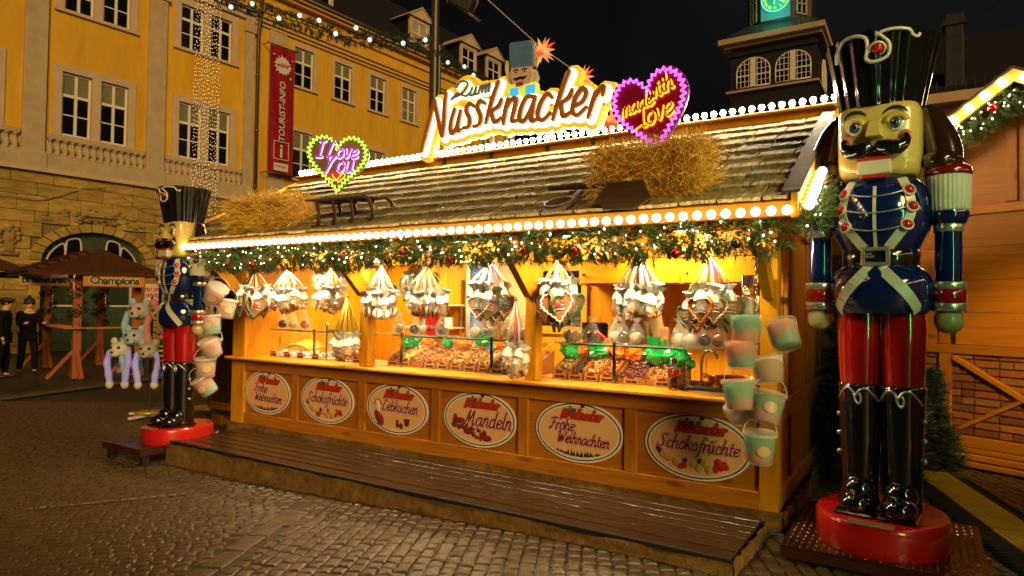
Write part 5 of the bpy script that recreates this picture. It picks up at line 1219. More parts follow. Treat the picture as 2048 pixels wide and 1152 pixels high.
def card(x, y, z, label, white=False, w=.062):
    t = thing('price_card', label, 'price card', (x, y, z), group='price cards on the trays'); mb = MB(); mb.box(-w, w, -.002, .002, 0, .062); obj('card', mb, m_cardw if white else m_card, parent=t)
    mb = MB(); mb.box(-.035, .035, -.004, -.0021, .048, .068, bev=.001); obj('logo', mb, m_lr, parent=t)
    mb = MB(); q = script('noo noo', .017, .2, (.004, .022)); lay(mb, q, .0030, -.004, -.0021); obj('handwriting', mb, m_blackm, parent=t); return t
cont = [('roasted almonds', (.16, .055, .02), (.09, .03, .012)), ('pale popcorn', (.62, .45, .13), (.5, .32, .07)), ('walnuts', (.32, .17, .06), (.2, .1, .035)), ('pale hazelnuts', (.40, .22, .085), (.26, .13, .04)), ('peanuts', (.48, .30, .12), (.34, .2, .07)),
        ('candied cashews', (.52, .33, .09), (.4, .22, .05)), ('sunflower seeds', (.42, .30, .13), (.3, .2, .08)), ('white almonds', (.58, .44, .22), (.44, .32, .14)), ('dark cherries', (.05, .015, .014), (.025, .01, .01)), ('cocoa beans', (.09, .04, .02), (.05, .02, .012)), ('dried strawberries', (.42, .07, .05), (.3, .04, .03))]
x = -5.0; mid = []
for i, c in enumerate(cont): mid.append((x, x + .160, *c)); x += .172
right = [(-2.93, -2.78, 'pistachios', (.28, .24, .08), (.18, .16, .05)), (-2.77, -2.62, 'chocolate drops', (.06, .028, .015), (.04, .018, .01)), (-2.61, -2.46, 'ginger pieces', (.50, .32, .12), (.4, .24, .08)), (-2.45, -2.31, 'caramel nuts', (.42, .18, .05), (.28, .11, .03)), (-2.28, -2.02, 'burnt sugar almonds', (.14, .035, .018), (.08, .02, .01)), (-2.01, -1.74, 'golden almonds', (.42, .22, .08), (.3, .14, .045))]
m_tray = P('tray_wood', (.40, .15, .03), .45, rnd=.15)
for i, (a, b, nm, c, c2) in enumerate(mid + right):
    big = b - a > .2; zt = 1.06 if not big else 1.04
    t = thing('nut_tray', 'sloping wooden tray filled with ' + nm, 'tray', ((a + b) / 2, 5.42, .947), group='open trays of nuts')
    mb = MB(); mb.box(a, b, 5.41, 5.425, .972, zt - .025); mb.prism([(5.425, .972), (5.80, .972), (5.80, 1.21), (5.425, zt + .01)], a, a + .006, t=M(((0, 1, 0, 0), (1, 0, 0, 0), (0, 0, 1, 0), (0, 0, 0, 1)))); mb.prism([(5.425, .972), (5.80, .972), (5.80, 1.21), (5.425, zt + .01)], b - .006, b, t=M(((0, 1, 0, 0), (1, 0, 0, 0), (0, 0, 1, 0), (0, 0, 0, 1)))); mb.quad((a, 5.42, zt - .05), (b, 5.42, zt - .05), (b, 5.8, 1.16), (a, 5.8, 1.16)); obj('tray', mb, m_tray, parent=t, world=True)
    mb = MB(); nuts(mb, a + .004, b - .004, 5.425, 5.78, zt - .02, 1.19, 190 if big else 95, .011 if nm not in ('pale popcorn', 'walnuts') else .015); obj('nuts', mb, nutmat(nm.replace(' ', '_'), c, c2), parent=t, world=True, kind='stuff')
    if i not in (2,): card((a + b) / 2, 5.404, .972, 'orange price card with black writing on the tray of ' + nm if i not in (8, 10) else 'white price card with black writing on the tray of ' + nm, i in (8, 10), .068 if big else .064)
m_gf = P('green_foil', (.012, .34, .06), .22, metal=.15, coat=.5, spec=.7); m_of = P('orange_foil', (.72, .19, .012), .25, coat=.5); m_yf = P('yellow_foil', (.75, .48, .03), .3, coat=.4)
def foil(x, y, z, r, mt, label, sc=(1, .9, .8)):
    t = thing('foil_bag', label, 'foil bag', (x, y, z), group='crumpled foil bags'); mb = MB()
    for k in range(6):
        c = V((R.uniform(-.6, .6) * r * sc[0], R.uniform(-.3, .3) * r, R.uniform(0, .5) * r)); mb.ball(c, r * R.uniform(.5, .75), 9, 6, sc, smooth=False, jit=.30)
    obj('bag', mb, mt, parent=t); mb = MB()
    for k in range(7): a = k * .9; mb.add([(0, 0, r * .5), (math.cos(a) * r * .5, math.sin(a) * r * .3, r * 1.25), (math.cos(a + .7) * r * .5, math.sin(a + .7) * r * .3, r * 1.1)], [(0, 1, 2)])
    obj('ruffle', mb, mt, parent=t)
for x, z, r, mt, l in ((-4.90, 1.16, .085, m_gf, 'long green foil bag above the roasted almonds'), (-4.62, 1.19, .075, m_of, 'orange foil bag above the walnuts'), (-4.38, 1.19, .065, m_gf, 'small green foil bag behind the hazelnuts'), (-4.16, 1.20, .09, m_of, 'orange foil bag above the candied cashews'), (-3.90, 1.21, .105, m_gf, 'green foil bag above the sunflower seeds'), (-3.66, 1.21, .085, m_of, 'orange foil bag above the white almonds'),
        (-3.46, 1.19, .115, m_gf, 'large green foil bag over the dark cherries'), (-3.22, 1.22, .07, m_yf, 'yellow foil bag near the third post'), (-2.86, 1.17, .105, m_gf, 'green foil bag above the pistachios'), (-2.70, 1.20, .085, m_of, 'orange foil bag above the chocolate drops'), (-2.58, 1.18, .10, m_gf, 'green foil bag above the ginger pieces'), (-2.42, 1.20, .105, m_of, 'large orange foil bag above the caramel nuts'), (-2.20, 1.17, .10, m_of, 'orange foil bag above the burnt sugar almonds'), (-1.98, 1.16, .13, m_gf, 'largest green foil bag above the golden almonds'), (-1.80, 1.14, .11, m_gf, 'green foil bag beside the small nutcracker figurine')): foil(x, 5.66, z + .02, r * 1.15, mt, l)
# left end: bananas, slices, white boxes, berries
t = thing('banana_bunch', 'yellow bananas lying in the left end of the glass case', 'bananas', (-6.62, 5.62, .95))
for k in range(7):
    mb = MB(); y0 = -.09 + .035 * k; mb.tube([(x, y0 + .02 * math.sin(k), .10 + .07 * math.sin((x + .28) / .56 * PI) + .006 * k) for x in [-.26 + .52 * q / 9 for q in range(10)]], [.006 + .018 * math.sin(PI * min(1, max(0, (q + .5) / 10))) for q in range(10)], 8); obj('banana', mb, P('banana_skin', (.72, .46, .035), .45), parent=t)
for i, (x, nm, mt, r) in enumerate(((-6.86, 'white dipped fruit slices', m_white, .026), (-6.6, 'iced white cookies', m_cream_s, .024), (-6.36, 'sugared fruit pieces', m_cardw, .022), (-6.1, 'white coconut pieces', m_white, .02), (-5.66, 'red berries', m_red, .02), (-5.42, 'dark chocolate berries', m_brownh, .018))):
    t = thing('sweet_tray', 'low white tray of %s in the left section' % nm, 'tray', (x, 5.5, .947), group='sweet trays at the left end')
    mb = MB(); mb.box(-.11, .11, -.09, .12, .024, .04, bev=.004); obj('tray', mb, m_cardw, parent=t); mb = MB(); nuts(mb, -.10, .10, -.08, .11, .05, .09, 36, r, 1.1); obj('sweets', mb, mt, parent=t, kind='stuff')
    card(x - .02, 5.376, .969, 'orange price card with black writing by the ' + nm)
foil(-5.55, 5.62, 1.04, .075, m_gf, 'green foil bag over the berries at the left section')
for k, x in enumerate((-5.98, -5.86, -5.75)):
    t = thing('paper_box', 'white paper box behind the chrome rod, %s of three' % ('leftmost', 'middle', 'rightmost')[k], 'box', (x, 5.66, .946)); mb = MB(); mb.box(-.055, .055, -.05, .05, 0, .19, bev=.004); obj('box', mb, m_cardw, parent=t); mb = MB(); mb.box(-.057, .057, -.052, .052, .191, .205, bev=.003); obj('lid', mb, m_white, parent=t)
# apples in clear bags on the glass shelf
m_bag = P('clear_cellophane', (.92, .90, .86), .16, alpha=.16, spec=.9); m_bagw = P('white_cellophane', (.88, .85, .78), .28, alpha=.72, spec=.7)
def bag_mesh(r, h, seed):
    rr = random.Random(seed); mb = MB(); n = 14; lev = [(r * .95, 0), (r * 1.05, h * .2), (r * .85, h * .5), (r * .4, h * .75), (r * .18, h * .82), (r * .6, h * .95), (r * .75, h)]
    ph = [rr.uniform(.82, 1.18) for _ in range(n)]; mb.lathe(lev, n, fn=lambda a, z: ph[int(round(a / (2 * PI) * n)) % n] if z > h * .3 else 1); return mb.mesh('clear_bag', m_bag)
bags = [bag_mesh(.075, .24, k) for k in range(4)]
m_ac = P('chocolate_coat', (.045, .022, .014), .2, coat=.6); m_ap = P('pale_chocolate', (.62, .52, .34), .3, coat=.4); m_ar = P('toffee_red', (.40, .03, .02), .15, coat=.8)
ap = [(-6.95, 'c', 'dark chocolate apple in a clear bag at the left end of the glass shelf'), (-6.80, 'p', 'pale chocolate apple in a clear bag near the left end of the shelf'), (-6.62, 'r', 'red toffee apple in a clear bag on the left shelf'), (-4.97, 'p', 'pale apple in a clear bag right of the second post'), (-4.78, 'c', 'dark chocolate apple in a clear bag left of the red cup'), (-4.66, 'p', 'pale apple in a clear bag touching the red cup'), (-4.36, 'c', 'streaked chocolate apple in a clear bag right of the red cup'), (-3.95, 'p', 'pale apple in a clear bag left of the bending vendor'), (-3.82, 'c', 'dark apple in a clear bag below the bending vendor'),
      (-3.52, 'w', 'white coated apple in a clear bag in front of the vendor'), (-3.36, 'w', 'white coated apple in a clear bag left of the pink ribbons'), (-2.88, 'c', 'dark apple in a clear bag under the green trimmed hearts'), (-2.76, 'p', 'yellowish apple in a clear bag under the green trimmed hearts'), (-2.62, 'c', 'brown apple in a clear bag beside the black screen'), (-2.40, 'p', 'pale apple in a clear bag in front of the right vendor'), (-2.29, 'c', 'dark apple in a clear bag between two pale ones'), (-2.18, 'p', 'pale apple in a clear bag beside the green and red box'), (-1.80, 'p', 'pale apple at the left of the four bagged apples over the tap'), (-1.68, 'w', 'white apple second of the four bagged apples over the tap'), (-1.57, 'c', 'brown apple third of the four bagged apples over the tap'), (-1.46, 'p', 'pale apple at the right of the four bagged apples over the tap')]
mb = MB(); mb.ball((0, 0, .058), .056, 14, 10, (1, 1, .95)); am_ = {k: mb.mesh('apple', m) for k, m in (('c', m_ac), ('p', m_ap), ('r', m_ar), ('w', m_white))}
for i, (x, k, l) in enumerate(ap):
    t = thing('candy_apple', l, 'candy apple', (x, 5.60 + .04 * (i % 3 - 1), 1.3085), R.uniform(0, 6), 'coated apples in clear bags'); obj('apple', am_[k], parent=t); obj('clear_bag', bags[i % 4], parent=t)
# red cup, screen, boxes, tap, pan, figurine, small tree
t = thing('red_cup', 'tall red cup with white lettering on the glass shelf', 'cup', (-4.53, 5.60, 1.3085)); mb = MB(); mb.lathe([(0, 0), (.065, 0), (.065, 0), (.085, .24), (.085, .24), (.080, .24), (.06, .01)], 24); obj('cup', mb, P('red_plastic', (.58, .02, .01), .3, coat=.4), parent=t)
obj('lettering', text_mesh('NESTA', .045, m_cream_s, .002, .1), parent=t, m=T(.02, -.082, .09, rz=.5))
t = thing('till_screen', 'black till screen on a stand behind the bagged apples', 'screen', (-2.75, 5.95, .946), .4); mb = MB(); mb.box(-.13, .13, -.012, .012, .36, .54, bev=.006); obj('screen', mb, m_black, parent=t); mb = MB(); mb.box(-.02, .02, -.01, .03, 0, .36); mb.box(-.08, .08, -.07, .07, 0, .012); obj('stand', mb, m_blackm, parent=t)
t = thing('gift_box', 'green and red striped box on the shelf in front of the right vendor', 'box', (-2.06, 5.66, 1.3085)); mb = MB(); mb.box(-.08, .08, -.05, .05, 0, .07, bev=.003); obj('box', mb, m_gf, parent=t); mb = MB(); mb.box(-.083, -.02, -.053, .053, .012, .058); obj('red_band', mb, m_lr, parent=t)
t = thing('paper_bag', 'small patterned paper bag standing on the shelf in front of the right vendor', 'paper bag', (-1.96, 5.70, 1.3085)); mb = MB(); mb.box(-.05, .05, -.03, .03, 0, .16); obj('bag', mb, P('kraft_paper', (.48, .30, .10), .6, var=((.3, .1, .04), 20, (1, 1, 1))), parent=t)
t = thing('red_scoop', 'bright red folded card standing between bagged apples', 'card', (-2.56, 5.72, 1.3085)); mb = MB(); mb.add([(-.09, 0, 0), (.06, 0, .0), (.06, .06, .0), (-.09, .05, .12), (-.09, 0, .12)], [(0, 1, 2), (0, 2, 3), (0, 1, 4), (1, 2, 4)]); obj('card', mb, m_redlac, parent=t)
SK = thing('sink_unit', 'small steel sink with a swan neck tap at the right end of the counter', 'sink', (-1.45, 5.6, .946)); mb = MB(); mb.box(-.30, .32, -.2, -.19, 0, .055); mb.box(-.30, .32, .19, .2, 0, .055); mb.box(-.3, .32, -.189, .189, .0, .014); obj('basin', mb, m_chrome, parent=SK)
mb = MB(); mb.tube(spline([(-.17, .1, .014), (-.17, .1, .22), (-.14, .08, .31), (-.07, .04, .335), (-.02, .02, .30), (-.02, .02, .27)], 5), .011, 8); mb.cyl((-.17, .1, .014), (-.17, .1, .07), .022); mb.tube([(-.15, .1, .1), (-.05, .05, .12), (.0, .02, .09)], .008, 6); obj('tap', mb, m_chrome, parent=SK)
mb = MB(); mb.box(-.30, .3, -.235, -.202, 0, .045); obj('blue_strip', mb, P('blue_vent', (.02, .09, .22), .4), parent=SK)
t = thing('copper_pan', 'round copper pan standing beside the tap', 'pan', (-1.34, 5.62, .961)); mb = MB(); mb.lathe([(0, 0), (.17, 0), (.19, .02), (.195, .11), (.195, .11), (.185, .11), (.175, .02), (0, .01)], 28); obj('pan', mb, P('copper', (.62, .20, .05), .22, metal=.9), parent=t); mb = MB(); mb.tube([(-.19, 0, .09), (-.24, 0, .12), (-.24, .06, .12), (-.18, .06, .09)], .008, 6); obj('handle', mb, m_gold, parent=t)
def mini(m, label, h, coat):
    t = thing('nutcracker_figurine', label, 'figurine', m=m); S = h
    mb = MB(); mb.lathe([(0, 0), (.16 * S, 0), (.16 * S, .05 * S), (0, .05 * S)], 14); obj('base', mb, m_red, parent=t)
    for s in (-1, 1):
        mb = MB(); mb.lathe([(0, .05 * S), (.05 * S, .05 * S), (.05 * S, .38 * S), (0, .38 * S)], 10, T(s * .055 * S)); obj('leg', mb, m_black, parent=t)
        mb = MB(); mb.lathe([(0, .36 * S), (.03 * S, .36 * S), (.035 * S, .66 * S), (0, .68 * S)], 10, T(s * .15 * S)); obj('arm', mb, coat, parent=t)
    mb = MB(); mb.lathe([(0, .38 * S), (.12 * S, .38 * S), (.09 * S, .48 * S), (.12 * S, .6 * S), (.08 * S, .68 * S), (0, .69 * S)], 14); obj('jacket', mb, coat, parent=t)
    mb = MB(); mb.box(-.015 * S, .015 * S, -.125 * S, -.10 * S, .5 * S, .66 * S); obj('front_trim', mb, m_cream_s, parent=t)
    mb = MB(); mb.lathe([(0, .685 * S), (.085 * S, .69 * S), (.09 * S, .82 * S), (0, .83 * S)], 14); obj('head', mb, m_face, parent=t)
    mb = MB(); mb.box(-.05 * S, .05 * S, -.105 * S, -.08 * S, .69 * S, .74 * S); obj('beard', mb, m_white, parent=t)
    mb = MB(); mb.ball((-.03 * S, -.088 * S, .79 * S), .014 * S, 6, 5); mb.ball((.03 * S, -.088 * S, .79 * S), .014 * S, 6, 5); mb.box(-.055 * S, .055 * S, -.1 * S, -.085 * S, .745 * S, .76 * S); obj('face_paint', mb, m_blackm, parent=t)
    mb = MB(); mb.lathe([(.11 * S, .815 * S), (.11 * S, .83 * S), (.09 * S, .835 * S), (.105 * S, 1.0 * S), (0, 1.0 * S)], 14); obj('hat', mb, m_black, parent=t); return t
mini(T(-1.735, 5.30, .969), 'small red nutcracker figurine standing on the counter beside the nuts', .26, m_red)
mini(T(-1.13, 5.22, 1.42, s=1), 'larger nutcracker figurine with a black hat hanging by the right corner post', .48, m_white)
t = thing('table_tree', 'tiny gold bristle Christmas tree on the counter beside the figurine', 'small tree', (-1.655, 5.33, .969)); mb = MB(); mb.cyl((0, 0, 0), (0, 0, .25), .006); mb.lathe([(0, 0), (.03, 0), (.03, .015), (0, .015)], 10); obj('trunk', mb, m_oldwood, parent=t); mb = MB()
for k in range(260): a = R.uniform(0, 6.28); z = R.uniform(.03, .25); r = .055 * (1 - (z - .03) / .24) + .006; mb.add([(0, 0, z), (math.cos(a) * r, math.sin(a) * r, z - .012), (math.cos(a + .12) * r, math.sin(a + .12) * r, z - .008)], [(0, 1, 2)])
obj('bristles', mb, P('gold_bristle', (.45, .30, .08), .5), parent=t, kind='stuff')

# ---------------------------------------------------------------- hanging bunches of gingerbread in white topped bags
m_ging = P('gingerbread', (.36, .14, .035), .6, bump=(50, .3), var=((.24, .085, .02), 12, (1, 1, 1)), rnd=.2); m_ging2 = P('pale_gingerbread', (.55, .27, .075), .6, bump=(50, .3), rnd=.15)
m_icing = P('white_icing', (.82, .78, .72), .5); m_icg = P('green_icing', (.02, .22, .12), .45); m_icr = P('red_icing', (.55, .03, .02), .45); m_ico = P('orange_icing', (.75, .25, .02), .45); m_icb = P('blue_icing', (.03, .30, .50), .45); m_icy = P('yellow_icing', (.75, .50, .05), .45); m_bagd = P('snow_cellophane', (.90, .87, .80), .3, alpha=.88, spec=.6)
rib = {'w': P('white_ribbon', (.80, .74, .66), .5), 'y': P('yellow_ribbon', (.72, .48, .05), .5), 'p': P('pink_ribbon', (.62, .14, .20), .5), 'm': P('purple_ribbon', (.30, .05, .35), .5), 'o': P('orange_ribbon', (.70, .22, .03), .5), 'b': P('brown_ribbon', (.10, .03, .02), .5)}
def ruff(seed, r, h):
    rr = random.Random(seed); mb = MB(); n = 12; ph = [rr.uniform(.7, 1.3) for _ in range(n)]
    mb.lathe([(r * .22, h * .5), (r * .75, h * 1.0), (r * .25, h * .5), (r * .62, 0), (r * .72, -h * .45), (r * .5, -h * .6)], n, fn=lambda a, z: ph[int(round(a / (2 * PI) * n)) % n], smooth=False); mb.mat = 1; mb.lathe([(r * .26, h * .5), (r * .55, -h * .2), (r * .72, -h * .9), (r * .66, -h * 1.6)], n, fn=lambda a, z: ph[int(round(a / (2 * PI) * n)) % n] * .5 + .5)
    return mb.mesh('bag', [m_bagd, P('thin_cellophane', (.92, .88, .80), .12, alpha=.09, spec=1.0)])
ruffs = [ruff(k, .080, .085) for k in range(4)]
hpoly = [(a * .19, b * .19) for a, b in heart(26, .5, .5)]
def piece(kind, seed, big=1.0):
    """(mesh name, MB with several materials, mats)"""
    mb = MB(); mats = [m_ging, m_icing, m_icg, m_icr, m_ico, m_icb, m_black]; rr = random.Random(seed)
    if kind == 'heart':
        mb.prism([(a * big, b * big) for a, b in hpoly], -.010, .010); mb.mat = rr.choice((1, 2, 2, 4)) if big > 1 else 1
        z = zig([(a * big * .93, b * big * .93) for a, b in hpoly], 40, .004 * big); mb.tube([(a, -.014, b) for a, b in z], .0055 * big, 4, True)
        mb.mat = rr.choice((3, 4, 5, 1)); mb.ball((0, -.010, .005), .026 * big, 8, 6, (1.2, .3, 1)); mb.mat = 1
        for k in range(3): mb.tube([(-.04 * big, -.013, (.02 - .022 * k) * big), (0, -.016, (.03 - .025 * k) * big), (.04 * big, -.013, (.02 - .022 * k) * big)], .004, 4)
    if kind == 'snow':
        mats = [m_ging2] + mats[1:]; mb.ball((0, 0, -.05), .062, 12, 8, (1, .3, 1)); mb.ball((0, 0, .045), .045, 12, 8, (1, .3, 1)); mb.mat = 1; mb.ball((0, -.008, -.05), .056, 12, 8, (1, .3, 1)); mb.ball((0, -.008, .045), .040, 12, 8, (1, .3, 1)); mb.mat = 6
        for z in (-.075, -.05, -.025): mb.ball((0, -.026, z), .008, 6, 5)
        for s in (-1, 1): mb.ball((s * .013, -.021, .055), .006, 6, 5)
        mb.box(-.03, .03, -.02, .01, .078, .10); mb.mat = 4; mb.ball((0, -.022, .042), .006, 6, 5, (1, 2, 1))
    if kind == 'mix':
        mats = [m_ging2] + mats[1:]; mb.ball((0, 0, 0), .055, 10, 6, (1, .25, 1), jit=.05)
        for k in range(5): mb.mat = rr.choice((1, 1, 3, 4, 5, 0)); mb.ball((rr.uniform(-.04, .04), -.014, rr.uniform(-.045, .045)), rr.uniform(.010, .02), 6, 5, (1, .5, 1))
        mb.mat = 0; mb.ball((rr.uniform(-.03, .03), .0, -.055), .035, 8, 5, (1, .3, .8))
    if kind == 'stick':
        for k in range(9): mb.mat = rr.choice((0, 0, 1, 0, 4)); a = rr.uniform(-.5, .5); x = rr.uniform(-.04, .04); mb.tube([(x - .035 * math.sin(a), rr.uniform(-.02, .02), -.06), (x + .035 * math.sin(a), rr.uniform(-.02, .02), .055)], .007, 5)
    if kind == 'blue':
        mats = [m_ging2] + mats[1:]; mb.box(-.035, .035, -.012, .012, -.065, .05, bev=.01)
        for k in range(4): mb.mat = rr.choice((1, 4, 3, 1)); mb.ball((rr.uniform(-.028, .028), -.014, rr.uniform(-.055, .045)), .014, 6, 5, (1, .5, 1))
        mb.mat = 5 if rr.random() < .35 else 1; mb.prism([(a * .35, b * .35 + .005) for a, b in hpoly], -.022, -.013)
    return mb.mesh('gingerbread', mats)
PC = {}
def bunch(x, y, zt, zb, kind, cols, label, R0=.155, n=11, big=1.0, zr=None, toph=1):
    t = thing('sweet_bunch', label, 'gingerbread bunch', (x, y, zt), group='hanging bunches of bagged sweets')
    n = int(n * 1.35); spots = []
    for k in range(n):
        a = k * 2.399; r = R0 * math.sqrt((k + .5) / n); spots.append((r * math.cos(a) * 1.1, r * math.sin(a) * .85, zb - .045 - zt + R.uniform(-.035, .035) + .05 * (r / R0), a))
    for c in cols:
        mb = MB()
        for k, (px, py, pz, a) in enumerate(spots):
            if cols[k % len(cols)] != c: continue
            for q in range(3):
                o = R.uniform(-.012, .012); mb.tube([(o * .4, o * .3, 0), (px * .55 + o, py * .55, pz * .5 + .06), (px + o, py + o, pz + .12)], .0036, 4)
        obj('ribbon', mb, rib[c], parent=t)
    mb = MB(); mb.ball((0, 0, .0), .016, 8, 6); obj('knot', mb, rib[cols[0]], parent=t)
    if kind not in PC or big > 1: PC[kind] = [piece(kind, s_ + len(PC) * 7, big) for s_ in range(4)]
    for k, (px, py, pz, a) in enumerate(spots):
        rot = math.atan2(px, -py) * .6 + R.uniform(-.4, .4)
        g_ = obj('gingerbread', PC[kind][k % 4], parent=t, m=T(px, py, pz - .06 * big, R.uniform(-.15, .15), R.uniform(-.2, .2), rot))
        obj('bag', ruffs[k % 4], parent=t, m=T(px, py, pz + .028 * big, R.uniform(-.3, .3), R.uniform(-.3, .3), a, s=(1, 1, toph)))
    return t
bunch(-6.93, 5.12, 2.04, 1.70, 'heart', 'obw', 'bunch of large brown gingerbread hearts nearest the left end post', .19, 8, 1.5)
bunch(-6.33, 5.12, 2.03, 1.70, 'mix', 'wwy', 'bunch of small mixed cookies right of the left end hearts', .20, 14)
bunch(-5.62, 5.14, 2.03, 1.70, 'mix', 'wo', 'bunch of mixed cookies left of the yellow ribbon bunch', .16, 11)
bunch(-6.02, 5.50, 2.12, 1.93, 'snow', 'w', 'bunch of white iced cookies high at the back of the left opening', .17, 10)
bunch(-5.45, 5.75, 2.10, 1.82, 'heart', 'yo', 'bunch of small hearts behind the second post', .12, 6)
bunch(-5.27, 5.06, 1.72, 1.22, 'mix', 'yyy', 'low hanging bunch on long yellow ribbons in front of the second post', .13, 10)
bunch(-4.86, 5.14, 2.04, 1.68, 'snow', 'w', 'bunch of snowman cookies with black buttons right of the second post', .16, 10)
bunch(-4.72, 5.55, 2.10, 1.92, 'heart', 'ow', 'bunch of orange iced hearts high behind the snowmen', .13, 7)
bunch(-4.24, 5.14, 2.03, 1.68, 'stick', 'wyw', 'bunch of chocolate almond sticks above the red cup', .19, 13)
bunch(-3.46, 5.14, 2.05, 1.72, 'heart', 'wwp', 'bunch of iced gingerbread hearts above the bending vendor', .19, 12, 1.2)
bunch(-3.12, 5.05, 1.70, 1.17, 'mix', 'pw', 'low hanging bunch of red sweets on long pink ribbons at the third post', .085, 7)
bunch(-2.90, 5.50, 2.10, 1.80, 'blue', 'w', 'bunch of white bagged cookies right behind the third post', .12, 8)
bunch(-2.74, 5.12, 2.04, 1.73, 'heart', 'wy', 'bunch of large hearts trimmed in green right of the third post', .16, 9, 1.55)
bunch(-1.97, 5.12, 2.07, 1.70, 'blue', 'wwp', 'bunch of small cookie bags with blue hearts in front of the right vendor', .175, 15)
bunch(-1.40, 5.12, 2.06, 1.68, 'heart', 'ywp', 'rightmost bunch of brown gingerbread hearts on yellow and pink ribbons', .165, 12, 1.15)

for (a, b) in ((-7.0, -5.22), (-4.98, -3.12), (-2.90, -1.75)):   # light strip added under the shelf glass to brighten the trays
    mb = MB(); mb.box(a, b, 5.462, 5.482, 1.286, 1.2985); ls = obj('added_light_strip', mb, m_chrome, parent=CS, world=True)
    lamp('AREA', ((a + b) / 2, 5.475, 1.284), 3.2 * (b - a), (1, .78, .46), b - a, ((a + b) / 2, 5.56, .9), size_y=.02, parent=ls)
# ---------------------------------------------------------------- on the roof: hay, sledge, barrow
m_straw = P('straw', (.92, .58, .09), .6, rnd=.1); m_straw2 = P('dark_straw', (.40, .21, .03), .7)
def hay(label, c, l, w, h, tilt, n=4200, rz=0):
    t = thing('hay_bale', label, 'hay bale', m=T(*c, rx=tilt, rz=rz)); mb = MB()
    for i in range(5):
        for j in range(2): mb.box(-l / 2 + .015, l / 2 - .015, -w / 2 + .015, w / 2 - .015, .015, h - .015, bev=.05) if i == j == 0 else None
    obj('core', mb, m_straw2, parent=t); mb = MB()
    for k in range(n):
        f = R.random(); mb.mat = 0 if R.random() < .75 else 1
        if f < .55: p = V((R.uniform(-l / 2, l / 2), -w / 2, R.uniform(0, h))); nn = V((0, -1, 0))
        elif f < .82: p = V((R.uniform(-l / 2, l / 2), R.uniform(-w / 2, w / 2), h)); nn = V((0, 0, 1))
        else: s = R.choice((-1, 1)); p = V((s * l / 2, R.uniform(-w / 2, w / 2), R.uniform(0, h))); nn = V((s, 0, 0))
        d = (V((R.uniform(-1, 1), R.uniform(-1, 1), R.uniform(-1, 1))) + nn * R.uniform(-.1, .9)).normalized(); L = R.uniform(.05, .15) * (1.5 if R.random() < .08 else 1)
        s_ = d.cross(V((R.uniform(-1, 1), R.uniform(-1, 1), R.uniform(-1, 1)))).normalized() * R.uniform(.0010, .0019); b = p - d * L * .35 - nn * .01; e = p + d * L * .75 + nn * .012
        mb.add([b - s_, b + s_, e + s_, e - s_], [(0, 1, 2, 3)])
    obj('straw', mb, [m_straw, m_straw2], parent=t, kind='stuff')
    mb = MB()
    for x in (-l * .25, l * .25): mb.tube([(x, -w / 2 - .004, 0), (x, -w / 2 - .004, h + .004), (x, w / 2, h + .004)], .004, 4)
    obj('twine', mb, m_straw2, parent=t)
hay('bright hay bale at the left end of the roof beside the sledge', (-6.02, 4.66, 2.37), 1.02, .38, .40, .06, rz=.03)
hay('hay bale on the right of the roof under the purple neon heart', (-1.70, 4.72, 2.40), .86, .42, .44, .04, rz=-.05)
t = thing('sledge', 'old dark wooden sledge standing on the roof below the green neon heart', 'sledge', m=T(-4.79, 4.64, roofz(4.56) - .05, rx=.10, rz=.10))
for y in (-.17, .17):
    mb = MB(); mb.tube(spline([(-.36, y, .03), (.15, y, .03), (.34, y, .045), (.40, y, .12), (.37, y, .24), (.30, y, .30)], 6), .017, 8); obj('runner', mb, m_oldwood, parent=t)
    for x in (-.28, -.08, .14): mb = MB(); mb.tube([(x, y, .03), (x + .015, y * .95, .15), (x - .01, y * .92, .27)], [.018, .015, .020], 8); obj('leg', mb, m_oldwood, parent=t)
for i, y in enumerate((-.17, -.10, -.03, .04, .11, .17)): mb = MB(); mb.box(-.42, .31, y - .024, y + .024, .285, .303, bev=.005); obj('slat', mb, m_oldwood, parent=t)
for x in (-.28, -.08, .14): mb = MB(); mb.box(x - .02, x + .02, -.18, .18, .262, .2845, bev=.004); obj('crossbar', mb, m_oldwood, parent=t)
t = thing('wooden_wheelbarrow', 'dark wooden wheelbarrow tipped over on the roof against the right hay bale', 'wheelbarrow', (-2.1, 4.7, 2.5)); q = lambda n, mb: obj(n, mb, m_oldwood, parent=t, world=True, m=T(.10, -.06, -.02))
mb = MB(); mb.beam((-2.36, 4.42, roofz(4.42) + .05), (-2.50, 5.95, roofz(5.95) + .05), .05, .05); q('handle', mb)
mb = MB(); mb.beam((-2.62, 4.62, 2.60), (-2.05, 4.55, 2.57), .035, .03); q('handle', mb)
mb = MB(); mb.prism([(-2.10, 2.43), (-1.99, 2.55), (-1.74, 2.55), (-1.68, 2.42), (-1.80, 2.35), (-2.02, 2.36)], 4.36, 4.39); q('tray_side', mb)
mb = MB(); mb.prism([(-2.06, 2.40), (-1.97, 2.52), (-1.76, 2.52), (-1.72, 2.40)], 4.395, 4.50); q('tray_bottom', mb)
mb = MB(); mb.lathe([(.10, -.02), (.13, -.02), (.13, .02), (.10, .02), (.10, -.02)], 16, T(-2.45, 4.47, roofz(4.47) + .06, rx=.46)); mb.beam((-2.55, 4.43, roofz(4.43) + .06), (-2.35, 4.51, roofz(4.51) + .06), .02, .02); q('wheel', mb)

